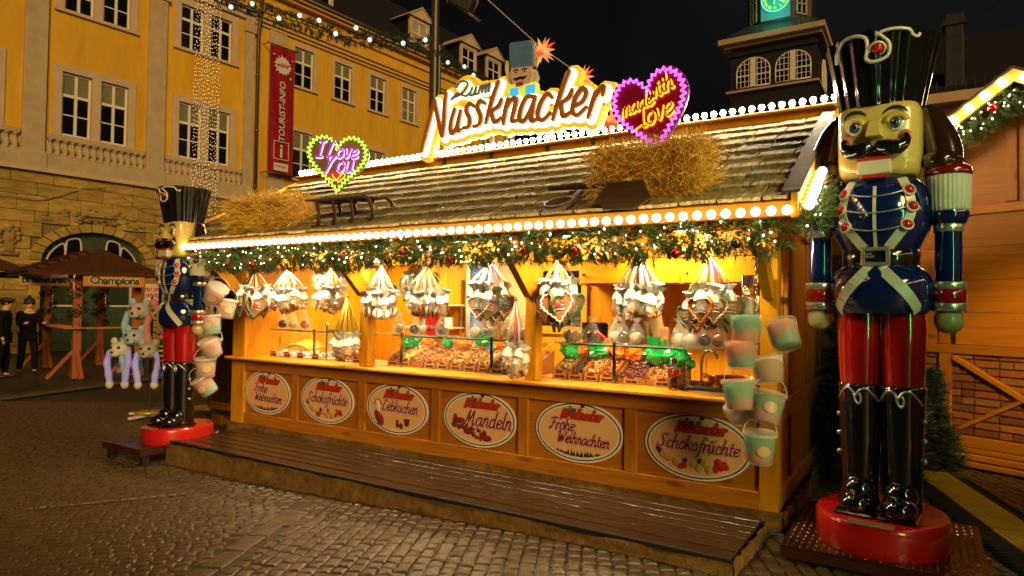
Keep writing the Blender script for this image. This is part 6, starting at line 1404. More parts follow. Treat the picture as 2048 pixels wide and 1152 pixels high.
# ---------------------------------------------------------------- tubs of candyfloss on chains
m_tub = P('frosted_tub', (.86, .82, .76), .32, alpha=.22, spec=.6); m_lid = P('frosted_lid', (.88, .84, .78), .3, alpha=.45)
m_fg = P('green_candyfloss', (.12, .62, .36), .9); m_fp = P('pink_candyfloss', (.80, .24, .17), .9); m_fw = P('pale_candyfloss', (.74, .50, .32), .9)
m_lab = P('gold_sticker', (.70, .50, .26), .4); m_hand = P('wire_handle', (.80, .76, .70), .4)
mb = MB(); mb.lathe([(0, 0), (.088, 0), (.088, 0), (.092, .01), (.108, .19), (.108, .19), (.105, .19), (.089, .012), (0, .008)], 28); tubm = mb.mesh('tub_wall', m_tub)
mb = MB(); mb.lathe([(.106, .188), (.114, .188), (.114, .188), (.115, .205), (.111, .21), (.111, .21), (.095, .206), (0, .206)], 28); lidm = mb.mesh('lid', m_lid)
def floss_mat(name, lo, hi, zc):
    m = P('candyfloss_' + name, lo, .95); nt = m.node_tree; n = nt.nodes; L = nt.links; tc = n.new('ShaderNodeTexCoord'); sx_ = n.new('ShaderNodeSeparateXYZ'); ns = n.new('ShaderNodeTexNoise'); ns.inputs['Scale'].default_value = 9; ns.inputs['Detail'].default_value = 4
    ad = n.new('ShaderNodeMath'); ad.operation = 'MULTIPLY_ADD'; ad.inputs[1].default_value = .10; rp = n.new('ShaderNodeMapRange'); rp.interpolation_type = 'SMOOTHSTEP'; rp.inputs['From Min'].default_value = zc + .02; rp.inputs['From Max'].default_value = zc + .08; mx = n.new('ShaderNodeMixRGB')
    L.new(tc.outputs['Object'], sx_.inputs[0]); L.new(tc.outputs['Object'], ns.inputs['Vector']); L.new(ns.outputs['Fac'], ad.inputs[0]); L.new(sx_.outputs['Z'], ad.inputs[2]); L.new(ad.outputs[0], rp.inputs[0]); L.new(rp.outputs[0], mx.inputs[0]); mx.inputs[1].default_value = (*lo, 1); mx.inputs[2].default_value = (*hi, 1); L.new(mx.outputs[0], n['Principled BSDF'].inputs['Base Color']); return m
def floss(mt, zt=.175):
    mb = MB(); n = 6; prof = [(0, .012)] + [(.082 + .016 * (.012 + (zt - .012) * k / n) / .19 - (.010 if k in (0, n) else 0), .012 + (zt - .012) * k / n) for k in range(n + 1)] + [(.04, zt + .012), (0, zt + .014)]
    mb.lathe(prof, 16, fn=lambda a, z: 1 + .04 * math.sin(a * 3 + z * 40)); return mb.mesh('candyfloss', mt)
G_, P_, W_ = (.12, .50, .30), (.74, .23, .14), (.74, .48, .30)
FL = {'pg': floss(floss_mat('pg', P_, G_, .07)), 'gp': floss(floss_mat('gp', G_, P_, .08)), 'pp': floss(floss_mat('pp', (.72, .34, .24), W_, .08), .15), 'wp': floss(floss_mat('wp', W_, (.76, .46, .36), .05), .16), 'gg': floss(floss_mat('gg', G_, W_, .10))}
mb = MB(); mb.tube([(.112 * math.cos(a), 0, .19 + .13 * math.sin(a)) for a in [PI * k / 14 for k in range(15)]], .0035, 5); handm = mb.mesh('handle', m_hand)
mb = MB(); 
for k in range(8): a0, a1 = -.45 + .9 * k / 8, -.45 + .9 * (k + 1) / 8; h0, h1 = [.036 * math.sqrt(max(.02, 1 - ((a) / .45) ** 2)) for a in (a0, a1)]; r = .1025; mb.quad((r * math.sin(a0), -r * math.cos(a0), .1 - h0), (r * math.sin(a1), -r * math.cos(a1), .1 - h1), (r * math.sin(a1), -r * math.cos(a1), .1 + h1), (r * math.sin(a0), -r * math.cos(a0), .1 + h0))
labm = mb.mesh('sticker', m_lab)
def tub(p, tx, ty, rz, k, label, s=1.0, grp='candyfloss tubs on chains'):
    t = thing('candyfloss_tub', label, 'candyfloss tub', m=T(*p, tx, ty, rz, s) @ T(0, 0, -.1), group=grp)
    w = obj('tub_wall', tubm, parent=t)
    if R.random() < .5: obj('sticker', labm, parent=w); obj('lid', lidm, parent=t); obj('handle', handm, parent=t)
    obj('candyfloss', FL[k], parent=t)
for p, tx, ty, rz, k, l in (((-1.02, 4.66, 1.515), .03, .04, 2.4, 'pg', 'topmost upright tub with green over pink candyfloss at the right corner'), ((-1.04, 4.60, 1.34), -.05, .06, 2.6, 'gp', 'tub with pink over green candyfloss directly under the topmost one'), ((-.79, 4.72, 1.475), .30, .45, 2.9, 'gp', 'strongly tilted tub on the right with an orange pink top and green bottom'), ((-.885, 4.70, 1.24), -.15, -.12, .3, 'pp', 'pale pink tub hanging to the right at the middle of the chain'),
        ((-1.045, 4.58, 1.055), .08, .16, 2.8, 'pg', 'tub with green over pink candyfloss left of the chain at counter height'), ((-1.05, 4.70, .95), .3, .9, .4, 'wp', 'empty looking tub tipped on its side below the counter'), ((-.875, 4.60, .985), -.25, .25, .4, 'pg', 'tilted tub with its lid showing at the lower right of the chain'), ((-.925, 4.62, .715), .06, .03, .5, 'pg', 'lowest tub hanging alone in front of the largest oval sign')): tub(p, tx, ty, rz, k, l, 1.0, 'candyfloss tubs at the right corner')
lt = [(-6.83, 1.72, .5, .5, 'wp', 'topmost left tub tilted to the right below the garland'), (-6.86, 1.56, .1, .1, 'wp', 'pale left tub half hidden under the topmost tilted one'), (-7.17, 1.56, .05, -.08, 'gg', 'left tub with a gold sticker in front of the blue sleeve'), (-7.22, 1.44, -.3, .4, 'pp', 'pinkish left tub peeping out under the gold sticker tub'), (-6.92, 1.375, .02, -.08, 'gg', 'green left tub second from the top on the post side'), (-7.26, 1.305, .02, .08, 'pp', 'orange pink left tub beside the red trousers'), (-6.85, 1.125, .3, -.35, 'wp', 'white tilted left tub next to the end post'), (-7.13, 1.10, .05, .05, 'pg', 'left tub with green over pink in the middle of the cluster'), (-7.36, .98, -.15, .3, 'pp', 'large pale pink tub furthest left in the left cluster'), (-6.93, .89, .05, -.05, 'pp', 'pink left tub with a gold sticker near the bottom'), (-7.32, .77, .25, .5, 'wp', 'tilted pale tub at the lower left of the left cluster'), (-6.96, .68, .35, -.5, 'gp', 'lowest tub of the left cluster tipped to the right with pink and green')]
for i, (x, z, tx, ty, k, l) in enumerate(lt): tub((x + .03, 4.50 + (.14 if i in (1, 3, 7) else 0) + .03 * math.sin(i * 2), z), tx, ty, .9 + .5 * math.sin(i), k, l, 1.06, 'candyfloss tubs at the left corner')
def chain(name, label, x, y, z1, z0):
    t = thing(name, label, 'chain', (x, y, z1)); lk = MB()
    n = int((z1 - z0) / .028)
    for i in range(n):
        m = T(x, y, z1 - .028 * i, rz=(PI / 2 if i % 2 else .2)); lk.tube([m @ V((.009 * math.cos(a), 0, -.014 + .019 * math.sin(a))) for a in [2 * PI * k / 8 for k in range(8)]], .0028, 4, True)
    obj('links', lk, m_chrome, parent=t, world=True, kind='stuff')
    mb = MB(); mb.tube([(x, y, z1 + .05), (x + .012, y, z1 + .03), (x, y, z1), (x - .012, y, z1 + .02)], .004, 5); obj('hook', mb, m_chrome, parent=t, world=True)
chain('hanging_chain', 'steel chain carrying the candyfloss tubs at the right corner', -.965, 4.70, 2.12, .80); chain('hanging_chain', 'steel chain carrying the candyfloss tubs at the left corner', -7.03, 4.58, 2.10, .76)

# ---------------------------------------------------------------- plush hats on a rack, a second rack foot
RK = thing('sales_rack', 'slim metal sales rack with a small white notice, left of the smaller nutcracker', 'rack', (-9.95, 5.55, -.12))
mb = MB(); mb.cyl((0, 0, .03), (0, 0, 1.85), .018); mb.tube([(-.25, -.12, 1.50), (0, 0, 1.62), (.35, .1, 1.50)], .010, 6); mb.tube([(-.12, .25, 1.2), (0, 0, 1.3), (.3, -.2, 1.2)], .010, 6); obj('pole', mb, m_iron, parent=RK)
mb = MB(); mb.beam((-.35, -.1, .03), (.35, .1, .03), .05, .04); mb.beam((-.1, .35, .03), (.1, -.35, .03), .05, .04); obj('foot', mb, m_white, parent=RK)
mb = MB(); mb.lathe([(0, .06), (.20, .06), (.20, .09), (0, .09)], 20); obj('base_disc', mb, m_gold, parent=RK)
mb = MB(); mb.box(-.10, .10, -.01, .0, 1.76, 2.02); mb.TT = None; nb_ = obj('notice', mb, P('pale_pink_card', (.62, .40, .36), .6), parent=RK, m=T(0, 0, 0, rz=.9))
mb = MB(); lay(mb, script('no nn', .05, .1, (0, 1.93)) + script('nnoo', .05, .1, (0, 1.84)), .006, -.014, -.0105); obj('lettering', mb, P('notice_red', (.35, .05, .05), .6), parent=nb_)
RK2 = thing('sales_rack', 'foot of a second rack behind the lower left tubs', 'rack', (-9.75, 6.4, -.14)); mb = MB(); mb.cyl((0, 0, .03), (0, 0, 1.2), .018); obj('pole', mb, m_iron, parent=RK2)
mb = MB(); mb.beam((-.3, -.15, .03), (.35, .15, .03), .06, .05); obj('foot', mb, m_white, parent=RK2); mb = MB(); mb.lathe([(0, .06), (.24, .06), (.24, .09), (0, .09)], 20); obj('base_disc', mb, m_gold, parent=RK2)
m_led = P('blue_led_plush', (.42, .42, .55), .9, emis=(.10, .10, 1.0), es=.16)
pf = lambda n, c: P('plush_' + n, c, .95, bump=(90, .6))
def plush(p, head, ear, paw, rz, sz, label, led=False, long_=.5, stripes=None):
    t = thing('plush_hat', label, 'plush hat', m=T(*p, rz=rz, s=sz), group='plush hats on the rack')
    mb = MB(); mb.ball((0, 0, 0), .15, 16, 12, (1.05, 1, .85)); mb.ball((0, -.13, -.05), .07, 12, 8, (1.1, .9, .8)); hd = obj('head', mb, head, parent=t)
    mb = MB(); mb.ball((0, -.195, -.03), .02, 8, 6); obj('muzzle', mb, m_blackm, parent=t)
    for s in (-1, 1):
        mb = MB(); mb.ball((s * .06, -.13, .04), .025, 8, 6); obj('eye', mb, m_black, parent=hd)
        mb = MB(); mb.ball((s * .10, .0, .13), .055, 10, 8, (1, .6, 1.1)); obj('ear', mb, ear, parent=hd)
        L = [V((s * .13, -.02, -.02)), V((s * .17, -.05, -.18)), V((s * .14, -.06, -.18 - long_ * .33)), V((s * .12, -.05, -.18 - long_ * .66))]
        mb = MB(); sp_ = spline(L, 5); mb.tube(sp_, [.050 + .016 * math.sin(i * 1.3) * .3 for i in range(len(sp_))], 10); o = obj('flap', mb, m_led if led else ear, parent=t)
        mb = MB(); mb.ball(L[-1] + V((0, 0, -.02)), .060, 12, 8, (1, 1, 1.15)); obj('paw', mb, paw, parent=o)
        if stripes:
            for k, mt in enumerate(stripes): mb = MB(); c = sp_[4 + k * 2]; mb.ball(c, .060, 10, 6, (1, 1, .5)); obj('stripe', mb, mt, parent=o)
rb = [pf('green', (.1, .5, .08)), pf('yellow', (.7, .6, .05)), pf('orange', (.7, .22, .03)), pf('red', (.6, .04, .03)), pf('blue', (.05, .2, .6))]
plush((-10.12, 5.45, 1.48), pf('grey', (.50, .46, .40)), pf('sky', (.30, .55, .72)), pf('ivory', (.66, .60, .48)), .6, 1.05, 'pale grey plush hat with light blue flaps at the top left of the rack', False, .62)
plush((-9.60, 5.50, 1.46), pf('pink', (.66, .26, .24)), pf('rose', (.60, .24, .22)), pf('orange2', (.75, .34, .04)), .7, 1.1, 'pink plush hat with rosy flaps at the top of the rack', False, .5)
plush((-9.16, 5.38, 1.42), rb[0], rb[3], rb[2], .8, .75, 'small green and red plush hat right of the pink one', False, .3)
plush((-9.80, 5.22, 1.10), pf('bluegrey', (.42, .50, .56)), pf('sky', (.30, .55, .72)), pf('silver', (.42, .40, .36)), .6, .95, 'blue grey plush hat hanging in the middle of the rack', False, .45)
plush((-9.95, 5.10, .92), pf('ivory', (.66, .60, .48)), pf('ivory', (.66, .60, .48)), pf('ivory', (.66, .60, .48)), .5, .95, 'ivory plush hat with blue lit flaps hanging lowest on the rack', True, .5)
plush((-9.30, 5.15, .93), pf('silver', (.42, .40, .36)), pf('silver', (.42, .40, .36)), pf('ivory', (.66, .60, .48)), .7, .9, 'grey plush hat with blue lit flaps on the right of the rack', True, .5)
plush((-8.98, 5.32, 1.12), pf('ivory', (.66, .60, .48)), pf('coal', (.02, .02, .02)), rb[4], .8, .8, 'black and white plush hat with rainbow flaps next to the nutcracker', False, .65, rb[:4])
plush((-10.28, 5.35, .95), pf('fawn', (.58, .38, .30)), pf('zebra', (.35, .33, .32)), pf('grey', (.50, .46, .40)), .5, .7, 'small striped grey plush hat at the lower left of the rack', False, .5, [pf('coal', (.02, .02, .02))] * 3)

# ---------------------------------------------------------------- annex behind the left end
AX = thing('storage_annex', 'dark vertical boarded annex on timber blocks behind the left end of the stall', 'annex', (-8.1, 6.4, -.1))
m_annex = wood('dark_annex_board', (.14, .05, .015), (.08, .028, .009), 'z', .55)
n = 10
for i in range(n): a = -8.78 + 1.38 * i / n; mb = MB(); mb.box(a, a + 1.38 / n - .006, 5.80, 5.825, .20, 2.25, bev=.003); obj('board', mb, m_annex, parent=AX, world=True)
mb = MB(); mb.box(-8.78, -7.41, 5.84, 7.4, .2, 2.25); obj('body', mb, m_annex, parent=AX, world=True)
mb = MB(); mb.box(-8.80, -7.41, 5.78, 5.84, .09, .195, bev=.006); obj('sill_beam', mb, m_px, parent=AX, world=True); mb = MB(); mb.box(-8.74, -7.5, 5.80, 5.9, .02, .088); obj('grey_rail', mb, m_zinc, parent=AX, world=True)
for a in (-8.76, -8.0): mb = MB(); mb.box(a, a + .24, 5.79, 5.99, -.14, .018, bev=.008); obj('support_block', mb, m_px, parent=AX, world=True)
mb = MB(); mb.box(-8.9, -7.42, 5.7, 7.5, 2.255, 2.32); obj('roof', mb, m_oldwood, parent=AX, world=True)

# ---------------------------------------------------------------- bratwurst shelter by the gate, people
BS = thing('sausage_shelter', 'small open timber shelter with two lettered boards and garland wrapped posts', 'shelter', m=T(-16.2, 7.34, -.14, rz=math.atan2(-.22, .97)))
# local: -x runs along the long side to the left, +y along the short side
for i, (x, y) in enumerate(((0, 0), (-3.2, 0), (-3.2, 1.2), (0, 1.2))):
    mb = MB(); mb.box(x - .08, x + .08, y - .08, y + .08, 0, 2.35, bev=.008); po = obj('post', mb, P('red_brown_paint', (.34, .095, .03), .5, bump=(20, .2)), parent=BS)
    for dx, dy in ((.55, 0), (-.55, 0), (0, -.55)):
        mb = MB(); mb.beam((x + dx, y + dy, .03), (x + dx * .12, y + dy * .12, .62), .09, .07); obj('strut', mb, P('red_brown_paint', (.34, .095, .03)), parent=po)
    if i < 3:
        mb = MB(); pth = [V((x + .12 * math.cos(k * .5), y + .12 * math.sin(k * .5), 1.12 + k * .034)) for k in range(36)]; garland(mb, pth, 90, .03, 9, .12, .008); obj('garland_wrap', mb, m_leafd, parent=po, kind='stuff')
mb = MB(); mb.box(-3.4, .18, -.28, .12, 1.12, 1.16, bev=.01); mb.box(-.12, .28, .121, 1.3, 1.12, 1.16, bev=.01); obj('counter_board', mb, P('orange_board', (.48, .17, .035), .45), parent=BS)
mb = MB(); mb.prism([(-.45, .80), (-.05, .80), (-.05, 1.10), (-.45, 1.10)], .0, .03) if False else mb.prism([(-.06, .62), (-.06, 1.1), (-.42, 1.1)], -.02, .02); obj('bracket', mb, m_wx, parent=BS)
m_rf = P('shelter_roof', (.10, .035, .018), .7, var=((.05, .02, .01), 4, (1, 8, 1)), bump=(6, .4))
mb = MB(); rv_ = [(-3.75, -1.0, 2.36), (.5, -1.0, 2.36), (.5, 1.7, 2.40), (-3.75, 1.7, 2.40), (-2.5, .6, 3.02), (-.7, .6, 3.02)]
mb.add(rv_ + [(a, b, c - .05) for a, b, c in rv_], [(0, 1, 5, 4), (1, 2, 5), (2, 3, 4, 5), (3, 0, 4), (6, 10, 11, 7), (7, 11, 8), (8, 11, 10, 9), (9, 10, 6), (0, 6, 7, 1), (1, 7, 8, 2), (2, 8, 9, 3), (3, 9, 6, 0)]); obj('roof', mb, m_rf, parent=BS)
for k in range(7):
    z = 2.43 + k * .087; u = k / 7.2; mb = MB(); mb.box(-3.72 + 1.2 * u, .47 - 1.15 * u, -1.02 + 1.55 * u, -.84 + 1.55 * u, z - .05, z + .01, t=None); obj('roof_batten', mb, m_rf, parent=BS)
m_fr = P('fraktur_green', (.03, .05, .03), .5); m_sb = P('orange_signboard', (.58, .22, .03), .5)
def blackletter(body, s, y0, y1, mt, hw):
    st = script(body, s, 0.0); return [l for l in st]
for body, cx, w, rzz, ox, oy in (('Bratwurst', -1.05, .52, 0, 0, -.44), ('Champions', .62, .62, PI / 2, .30, 0)):
    mb = MB(); mb.box(-w, w, -.012, .012, 2.08, 2.36, bev=.01); M_ = T(-.30, -.58, 0, rz=.93) if rzz == 0 else T(.44, cx, 0, rz=rzz); sb_ = obj('signboard', mb, m_sb if rzz else m_sb, parent=BS, m=M_)
    obj('lettering_outline', text_mesh(body, .24 if rzz == 0 else .23, m_cream_s, .004, 0, .022, spacing=.95), parent=sb_, m=T(0, -.016, 2.22))
    obj('lettering', text_mesh(body, .24 if rzz == 0 else .23, m_fr, .004, 0, .007, spacing=.95), parent=sb_, m=T(0, -.024, 2.22))
for x, y in ((-.25, -.30), (-.02, -.34)):
    mb = MB(); mb.ball((x, y, 2.56), .05, 10, 8); b = obj('bulb', mb, glow('shelter_bulb', (1, .86, .58), 30), parent=BS)
lamp('POINT', (-16.55, 7.0, 2.15), 26, (1, .55, .22), .08, parent=BS)
BS2 = thing('neighbour_shelter', 'edge of another shelter with an orange board at the far left', 'shelter', m=T(-19.2, 5.9, -.14, rz=math.atan2(-.22, .97)))
mb = MB(); mb.add([(-3, -.6, 2.55), (.55, -.6, 2.45), (.55, 1.6, 2.45), (-3, 1.6, 2.55), (-3, .5, 3.05), (-.6, .5, 3.0)], [(0, 1, 5, 4), (1, 2, 5), (2, 3, 4, 5), (0, 3, 2, 1)]); obj('roof', mb, m_rf, parent=BS2)
mb = MB(); mb.box(-2.2, .30, -.45, -.42, 2.08, 2.40, bev=.01); s2 = obj('signboard', mb, m_sb, parent=BS2); obj('lettering', text_mesh('r', .40, m_fr, .004, 0, .012), parent=s2, m=T(-.42, -.46, 2.27))
for x in (-2.4, .1): mb = MB(); mb.box(x - .07, x + .07, -.1, .04, 0, 2.45, bev=.008); obj('post', mb, P('red_brown_paint', (.34, .095, .03)), parent=BS2)
m_coat = P('black_coat', (.006, .0055, .006), .9, spec=.08); m_jean = P('dark_trousers', (.006, .006, .009), .9, spec=.08)
J = pose(.02, 'table', .14); J['face'] = (0, -1, -.1); pr = person(T(-18.0, 7.10, -.14, rz=1.50, s=1.0), 'person in a black coat and bobble hat leaning on the shelter counter', m_coat, m_jean, J, hat='pom', hair=False)
mb = MB(); mb.tube([(.11 * math.cos(a), -.03 + .09 * math.sin(a), 1.47 + .015 * math.sin(a)) for a in [2 * PI * k / 12 for k in range(12)]], .03, 8, True); obj('collar', mb, P('pale_collar', (.42, .36, .28), .8), parent=pr)
J = pose(.08, 'down', .05); J['face'] = (.2, -1, -.35); person(T(-17.5, 6.40, -.14, rz=2.5, s=1.02), 'person in a dark coat and flat cap at the left edge of the picture', m_coat, m_jean, J, hat='cap')

# ---------------------------------------------------------------- brick and timber stall on the right
RS = thing('brick_panel_stall', 'timber stall with brick infill, a braced frame and a gable of lit bulbs', 'market stall', m=T(.186, 8.552, 0, rz=-.43)); r_ = lambda n, mb, mt, m=None: obj(n, mb, mt, parent=RS, m=m)
m_rw = wood('russet_board_x', (.52, .185, .012), (.40, .13, .008), 'x', .5); m_rwz = wood('russet_board_z', (.50, .175, .012), (.38, .12, .008), 'z', .5)
mb = MB(); mb.box(-.42, 1.9, .06, .10, 0, 3.3); mb.prism([(-.42, 3.3), (1.9, 3.3), (.74, 4.05)], .06, .10); mb.box(-.42, -.38, .1, 2.5, 0, 3.3); r_('wall_core', mb, m_mortar)
bm_ = []
for k in range(4): q = MB(); q.box(-.5, .5, -.5, .5, -.5, .5, bev=.06); bm_.append(q.mesh('brick', P('brick_%d' % k, [(.45, .13, .03), (.40, .17, .05), (.50, .18, .035), (.30, .10, .035)][k], .85, var=([(.30, .08, .02), (.26, .11, .035), (.36, .11, .02), (.18, .06, .02)][k], 5, (1, 1, 1)), rnd=.2, bump=(14, .5))))
z = .34; row = 0
while z < 1.18:
    x = -.40 - (.11 if row % 2 else 0)
    while x < 1.5:
        l = R.choice((.23, .23, .23, .12)); a, b = max(x, -.40), min(x + l - .012, 1.5)
        if b - a > .04 and not (a > -.03 and b < .09): r_('brick', bm_[R.randrange(4)], None, T((a + b) / 2, .048 + R.uniform(-.005, .005), z + .034, s=(b - a, .04, .064)))
        x += l
    z += .080; row += 1
for (a, b, z0, z1) in ((-.03, .085, .331, 1.189), (1.42, 1.53, .331, 1.189)): mb = MB(); mb.box(a, b, -.012, .04, z0, z1, bev=.005); r_('post', mb, m_rwz)
for z0, z1 in ((.215, .33), (1.19, 1.285)): mb = MB(); mb.box(-.43, 1.95, -.016, .045, z0, z1, bev=.005); r_('rail', mb, m_rw)
mb = MB(); mb.beam((.12, .012, 1.15), (1.40, .012, .37), .05, .10, V((0, 1, 0))); r_('diagonal_brace', mb, m_rw); mb = MB(); mb.beam((.12, .018, .37), (.72, .018, .75), .04, .10, V((0, 1, 0))); mb.beam((.80, .018, .80), (1.40, .018, 1.15), .04, .10, V((0, 1, 0))); r_('diagonal_brace', mb, m_rw)
for k, (z0, z1, y) in enumerate(((.02, .075, -.10), (.085, .15, -.05), (.155, .21, -.02))): mb = MB(); mb.box(-.45, 1.95, y, .05, z0, z1, bev=.01); r_('base_beam', mb, m_rw)
zz = 1.29
for k in range(8):
    h = .345; 
    if zz < 2.62: mb = MB(); mb.box(-.42, 1.9, .02, .058, zz, min(zz + h - .004, 2.66)); r_('wall_board', mb, m_rw)
    zz += h
mb = MB(); mb.box(-.43, 1.92, -.01, .055, 2.665, 2.76, bev=.005); r_('rail', mb, m_rw)
mb = MB(); mb.prism([(-.42, 2.765), (1.9, 2.765), (1.9, 3.3), (.74, 4.02), (-.42, 3.3)], .02, .058); r_('gable_board', mb, m_rw)
for a, z0, z1 in ((.60, 2.77, 3.9), (-.03, 1.29, 1.49)): mb = MB(); mb.box(a, a + .10, -.005, .0195, z0, z1, bev=.004); r_('batten', mb, m_rwz)
mb = MB(); mb.box(.11, .13, -.012, .0195, 1.29, 1.50); r_('dark_slot', mb, m_blackm)
sl = (3.95 - 3.50) / (.80 - .10)
for s in (-1, 1):
    mb = MB(); x0 = .80; e = x0 + s * 1.55; mb.prism([(x0, 4.0), (e, 4.0 - 1.55 * .635), (e, 4.0 - 1.55 * .635 - .12), (x0, 3.88)], -.37, -.33); g_ = r_('gable_trim', mb, P('golden_gable_paint', (.70, .38, .04), .45))
    mb = MB(); mb.prism([(x0, 4.03), (e + s * .1, 4.03 - 1.65 * .635), (e + s * .1, 4.0 - 1.65 * .635), (x0, 4.0)], -.40, 2.6); r_('roof_slope', mb, m_oldwood)
    for k in range(10):
        d = .09 + k * .145; mb = MB(); mb.ball((x0 + s * d, -.385, 3.945 - d * .635), .040, 12, 8); r_('bulb', mb, glow('gable_bulb', (1, .74, .38), 48))
    if s < 0 or True:
        mb = MB(); fl2 = MB(); pth = [V((x0 + s * (.02 + 1.5 * k / 20), -.22, 3.80 - (.02 + 1.5 * k / 20) * .635)) for k in range(21)]; garland(mb, pth, 330, .09, 13, .10, .0045); obj('garland', mb, m_leaf, parent=RS, kind='stuff')
        for _ in range(75): p = pth[R.randrange(20)].lerp(pth[R.randrange(20)], 0) ; fl2.ball(p + V((R.uniform(-.07, .07), -R.uniform(.08, .14), R.uniform(-.12, .08))), R.uniform(.006, .010), 6, 4)
        obj('fairy_lights', fl2, m_fairy, parent=RS, kind='stuff')
mb = MB(); mb.ball((.62, -.36, 3.66), .045, 12, 8); r_('bauble', mb, m_br); mb = MB(); mb.ball((.20, -.36, 3.36), .04, 12, 8); r_('bauble', mb, m_bg)
# yellow cable ramp
CR = thing('cable_ramp', 'long yellow cable ramp with black toothed sides on the paving at the right', 'cable ramp', m=T(.065, 7.752, 0, rz=math.atan2(-.958, .288)))
m_ry = P('ramp_yellow', (.62, .40, .02), .5, var=((.40, .24, .015), 8, (1, 1, 1)), bump=(60, .3))
for k in range(5):
    mb = MB(); a, b = k * .9, k * .9 + .89; mb.box(a, b, -.155, .155, .03, .055, bev=.006); s_ = obj('lid', mb, m_ry, parent=CR); lg = MB()
    for i in range(22):
        for j in range(8): x = a + .03 + i * .04; y = -.13 + j * .037; d = .012 if (i + j) % 2 else -.012; lg.add([(x - .013, y - d, .0555), (x, y + .004, .0595), (x + .013, y + d, .0555), (x, y - .004, .0595)], [(0, 1, 2), (0, 2, 3)])
    obj('lugs', lg, m_ry, parent=s_, kind='stuff')
    for s in (-1, 1):
        mb = MB(); mb.add([(a, s * .156, 0), (b, s * .156, 0), (b, s * .156, .05), (a, s * .156, .05), (a, s * .29, 0), (b, s * .29, 0)], [(3, 2, 5, 4), (0, 3, 4), (1, 5, 2)]); sd2 = obj('side_ramp', mb, P('black_rubber', (.02, .018, .016), .7), parent=CR)
        th_ = MB()
        for i in range(14): x = a + .03 + i * .062; th_.box(x, x + .022, min(s * .20, s * .315), max(s * .20, s * .315), .0, .018)
        obj('teeth', th_, P('black_rubber', (.02, .018, .016)), parent=sd2, kind='stuff')
# fir shrubs between the stalls
def fir(loc, h, r, n, label):
    t = thing('fir_shrub', label, 'fir shrub', loc); mb = MB(); mb.cyl((0, 0, 0), (0, 0, h * .9), .03, .01, 8); obj('trunk', mb, m_oldwood, parent=t); mb = MB()
    for _ in range(n):
        z = h * (R.random() ** .8); rr = r * (1 - z / h) * R.uniform(.35, 1.0) + .03; a = R.uniform(0, 6.28); d = V((math.cos(a), math.sin(a), .35)); needles(mb, V((math.cos(a) * rr, math.sin(a) * rr, z)), d, 16, .16, .45, .007)
    obj('crown', mb, m_leafd, parent=t, kind=None); return t
fir((-.52, 7.35, 0), 2.1, .42, 1300, 'tall dark fir shrub between the stall and the big nutcracker'); fir((-.02, 8.15, 0), 1.0, .30, 600, 'low dark fir shrub in front of the brick panel'); fir((-.28, 7.9, 0), 1.5, .36, 800, 'dark fir shrub hidden behind the big nutcracker legs')

# ---------------------------------------------------------------- banner, light curtains
BN = thing('tourist_banner', 'long red Tourist-Info banner hanging on the facade beside the drainpipe', 'banner', m=FM @ T(7.31, -.42, 0))
m_bn = P('banner_red', (.30, .012, .022), .7, var=((.22, .008, .016), 2, (1, 1, 1))); mb = MB(); n = 12
for i in range(n + 1):
    for j in range(25): x = -.62 + 1.24 * i / n; z = 7.32 + (12.92 - 7.32) * j / 24; mb.v.append((x, .025 * math.sin(i * .9 + j * .25), z))
for i in range(n):
    for j in range(24): a = i * 25 + j; mb.f.append([a, a + 25, a + 26, a + 1]); mb.mi.append(0); mb.sm.append(True)
obj('cloth', mb, m_bn, parent=BN); mb = MB()
for z in (12.95, 7.28): mb.tube([(-.78, .0, z), (.78, .0, z)], .03, 8); mb.tube([(-.70, .0, z), (-.70, .42, z)], .02, 6); mb.tube([(.70, 0, z), (.70, .42, z)], .02, 6)
obj('rod', mb, m_iron, parent=BN)
m_bw = P('banner_white', (.62, .54, .46), .6)
obj('lettering', text_mesh('TOURIST-INFO', .40, m_bw, .004, .15, .006), parent=BN, m=T(.02, -.05, 10.05, ry=-PI / 2))
mb = MB(); sp_ = []
for k in range(44): a = 2 * PI * k / 44; rr = .36 * (1 + (.32 if k % 3 == 0 else 0) * R.uniform(.4, 1.2)); sp_.append((rr * math.cos(a), 12.1 + rr * math.sin(a)))
mb.prism(sp_, -.05, -.035); 
for x, z, r in ((.40, 11.62, .05), (-.46, 12.5, .04), (.48, 12.45, .035)): mb.prism([(x + r * math.cos(k), z + r * math.sin(k)) for k in [2 * PI * q / 10 for q in range(10)]], -.05, -.035)
obj('emblem', mb, m_bw, parent=BN); mb = MB(); lay(mb, script('wcimar', .12, .1, (0, 12.1), .1), .012, -.062, -.051); obj('emblem_writing', mb, m_bn, parent=BN)
mb = MB()
for bx in ((-.38, .38, 7.92, 7.95), (-.38, .38, 8.70, 8.73), (-.38, -.35, 7.95, 8.70), (.35, .38, 7.95, 8.70)): mb.box(bx[0], bx[1], -.05, -.035, bx[2], bx[3])
obj('info_frame', mb, m_bw, parent=BN); obj('info_letter', text_mesh('i', .85, m_bw, .004, 0, .02), parent=BN, m=T(0, -.05, 8.28))
mb = MB(); mb.box(-.36, .36, -.05, -.035, 7.42, 7.76); pl_ = obj('logo_plate', mb, m_bw, parent=BN); obj('lettering', text_mesh('Thüringen', .13, m_blackm, .003), parent=pl_, m=T(-.02, -.056, 7.62))
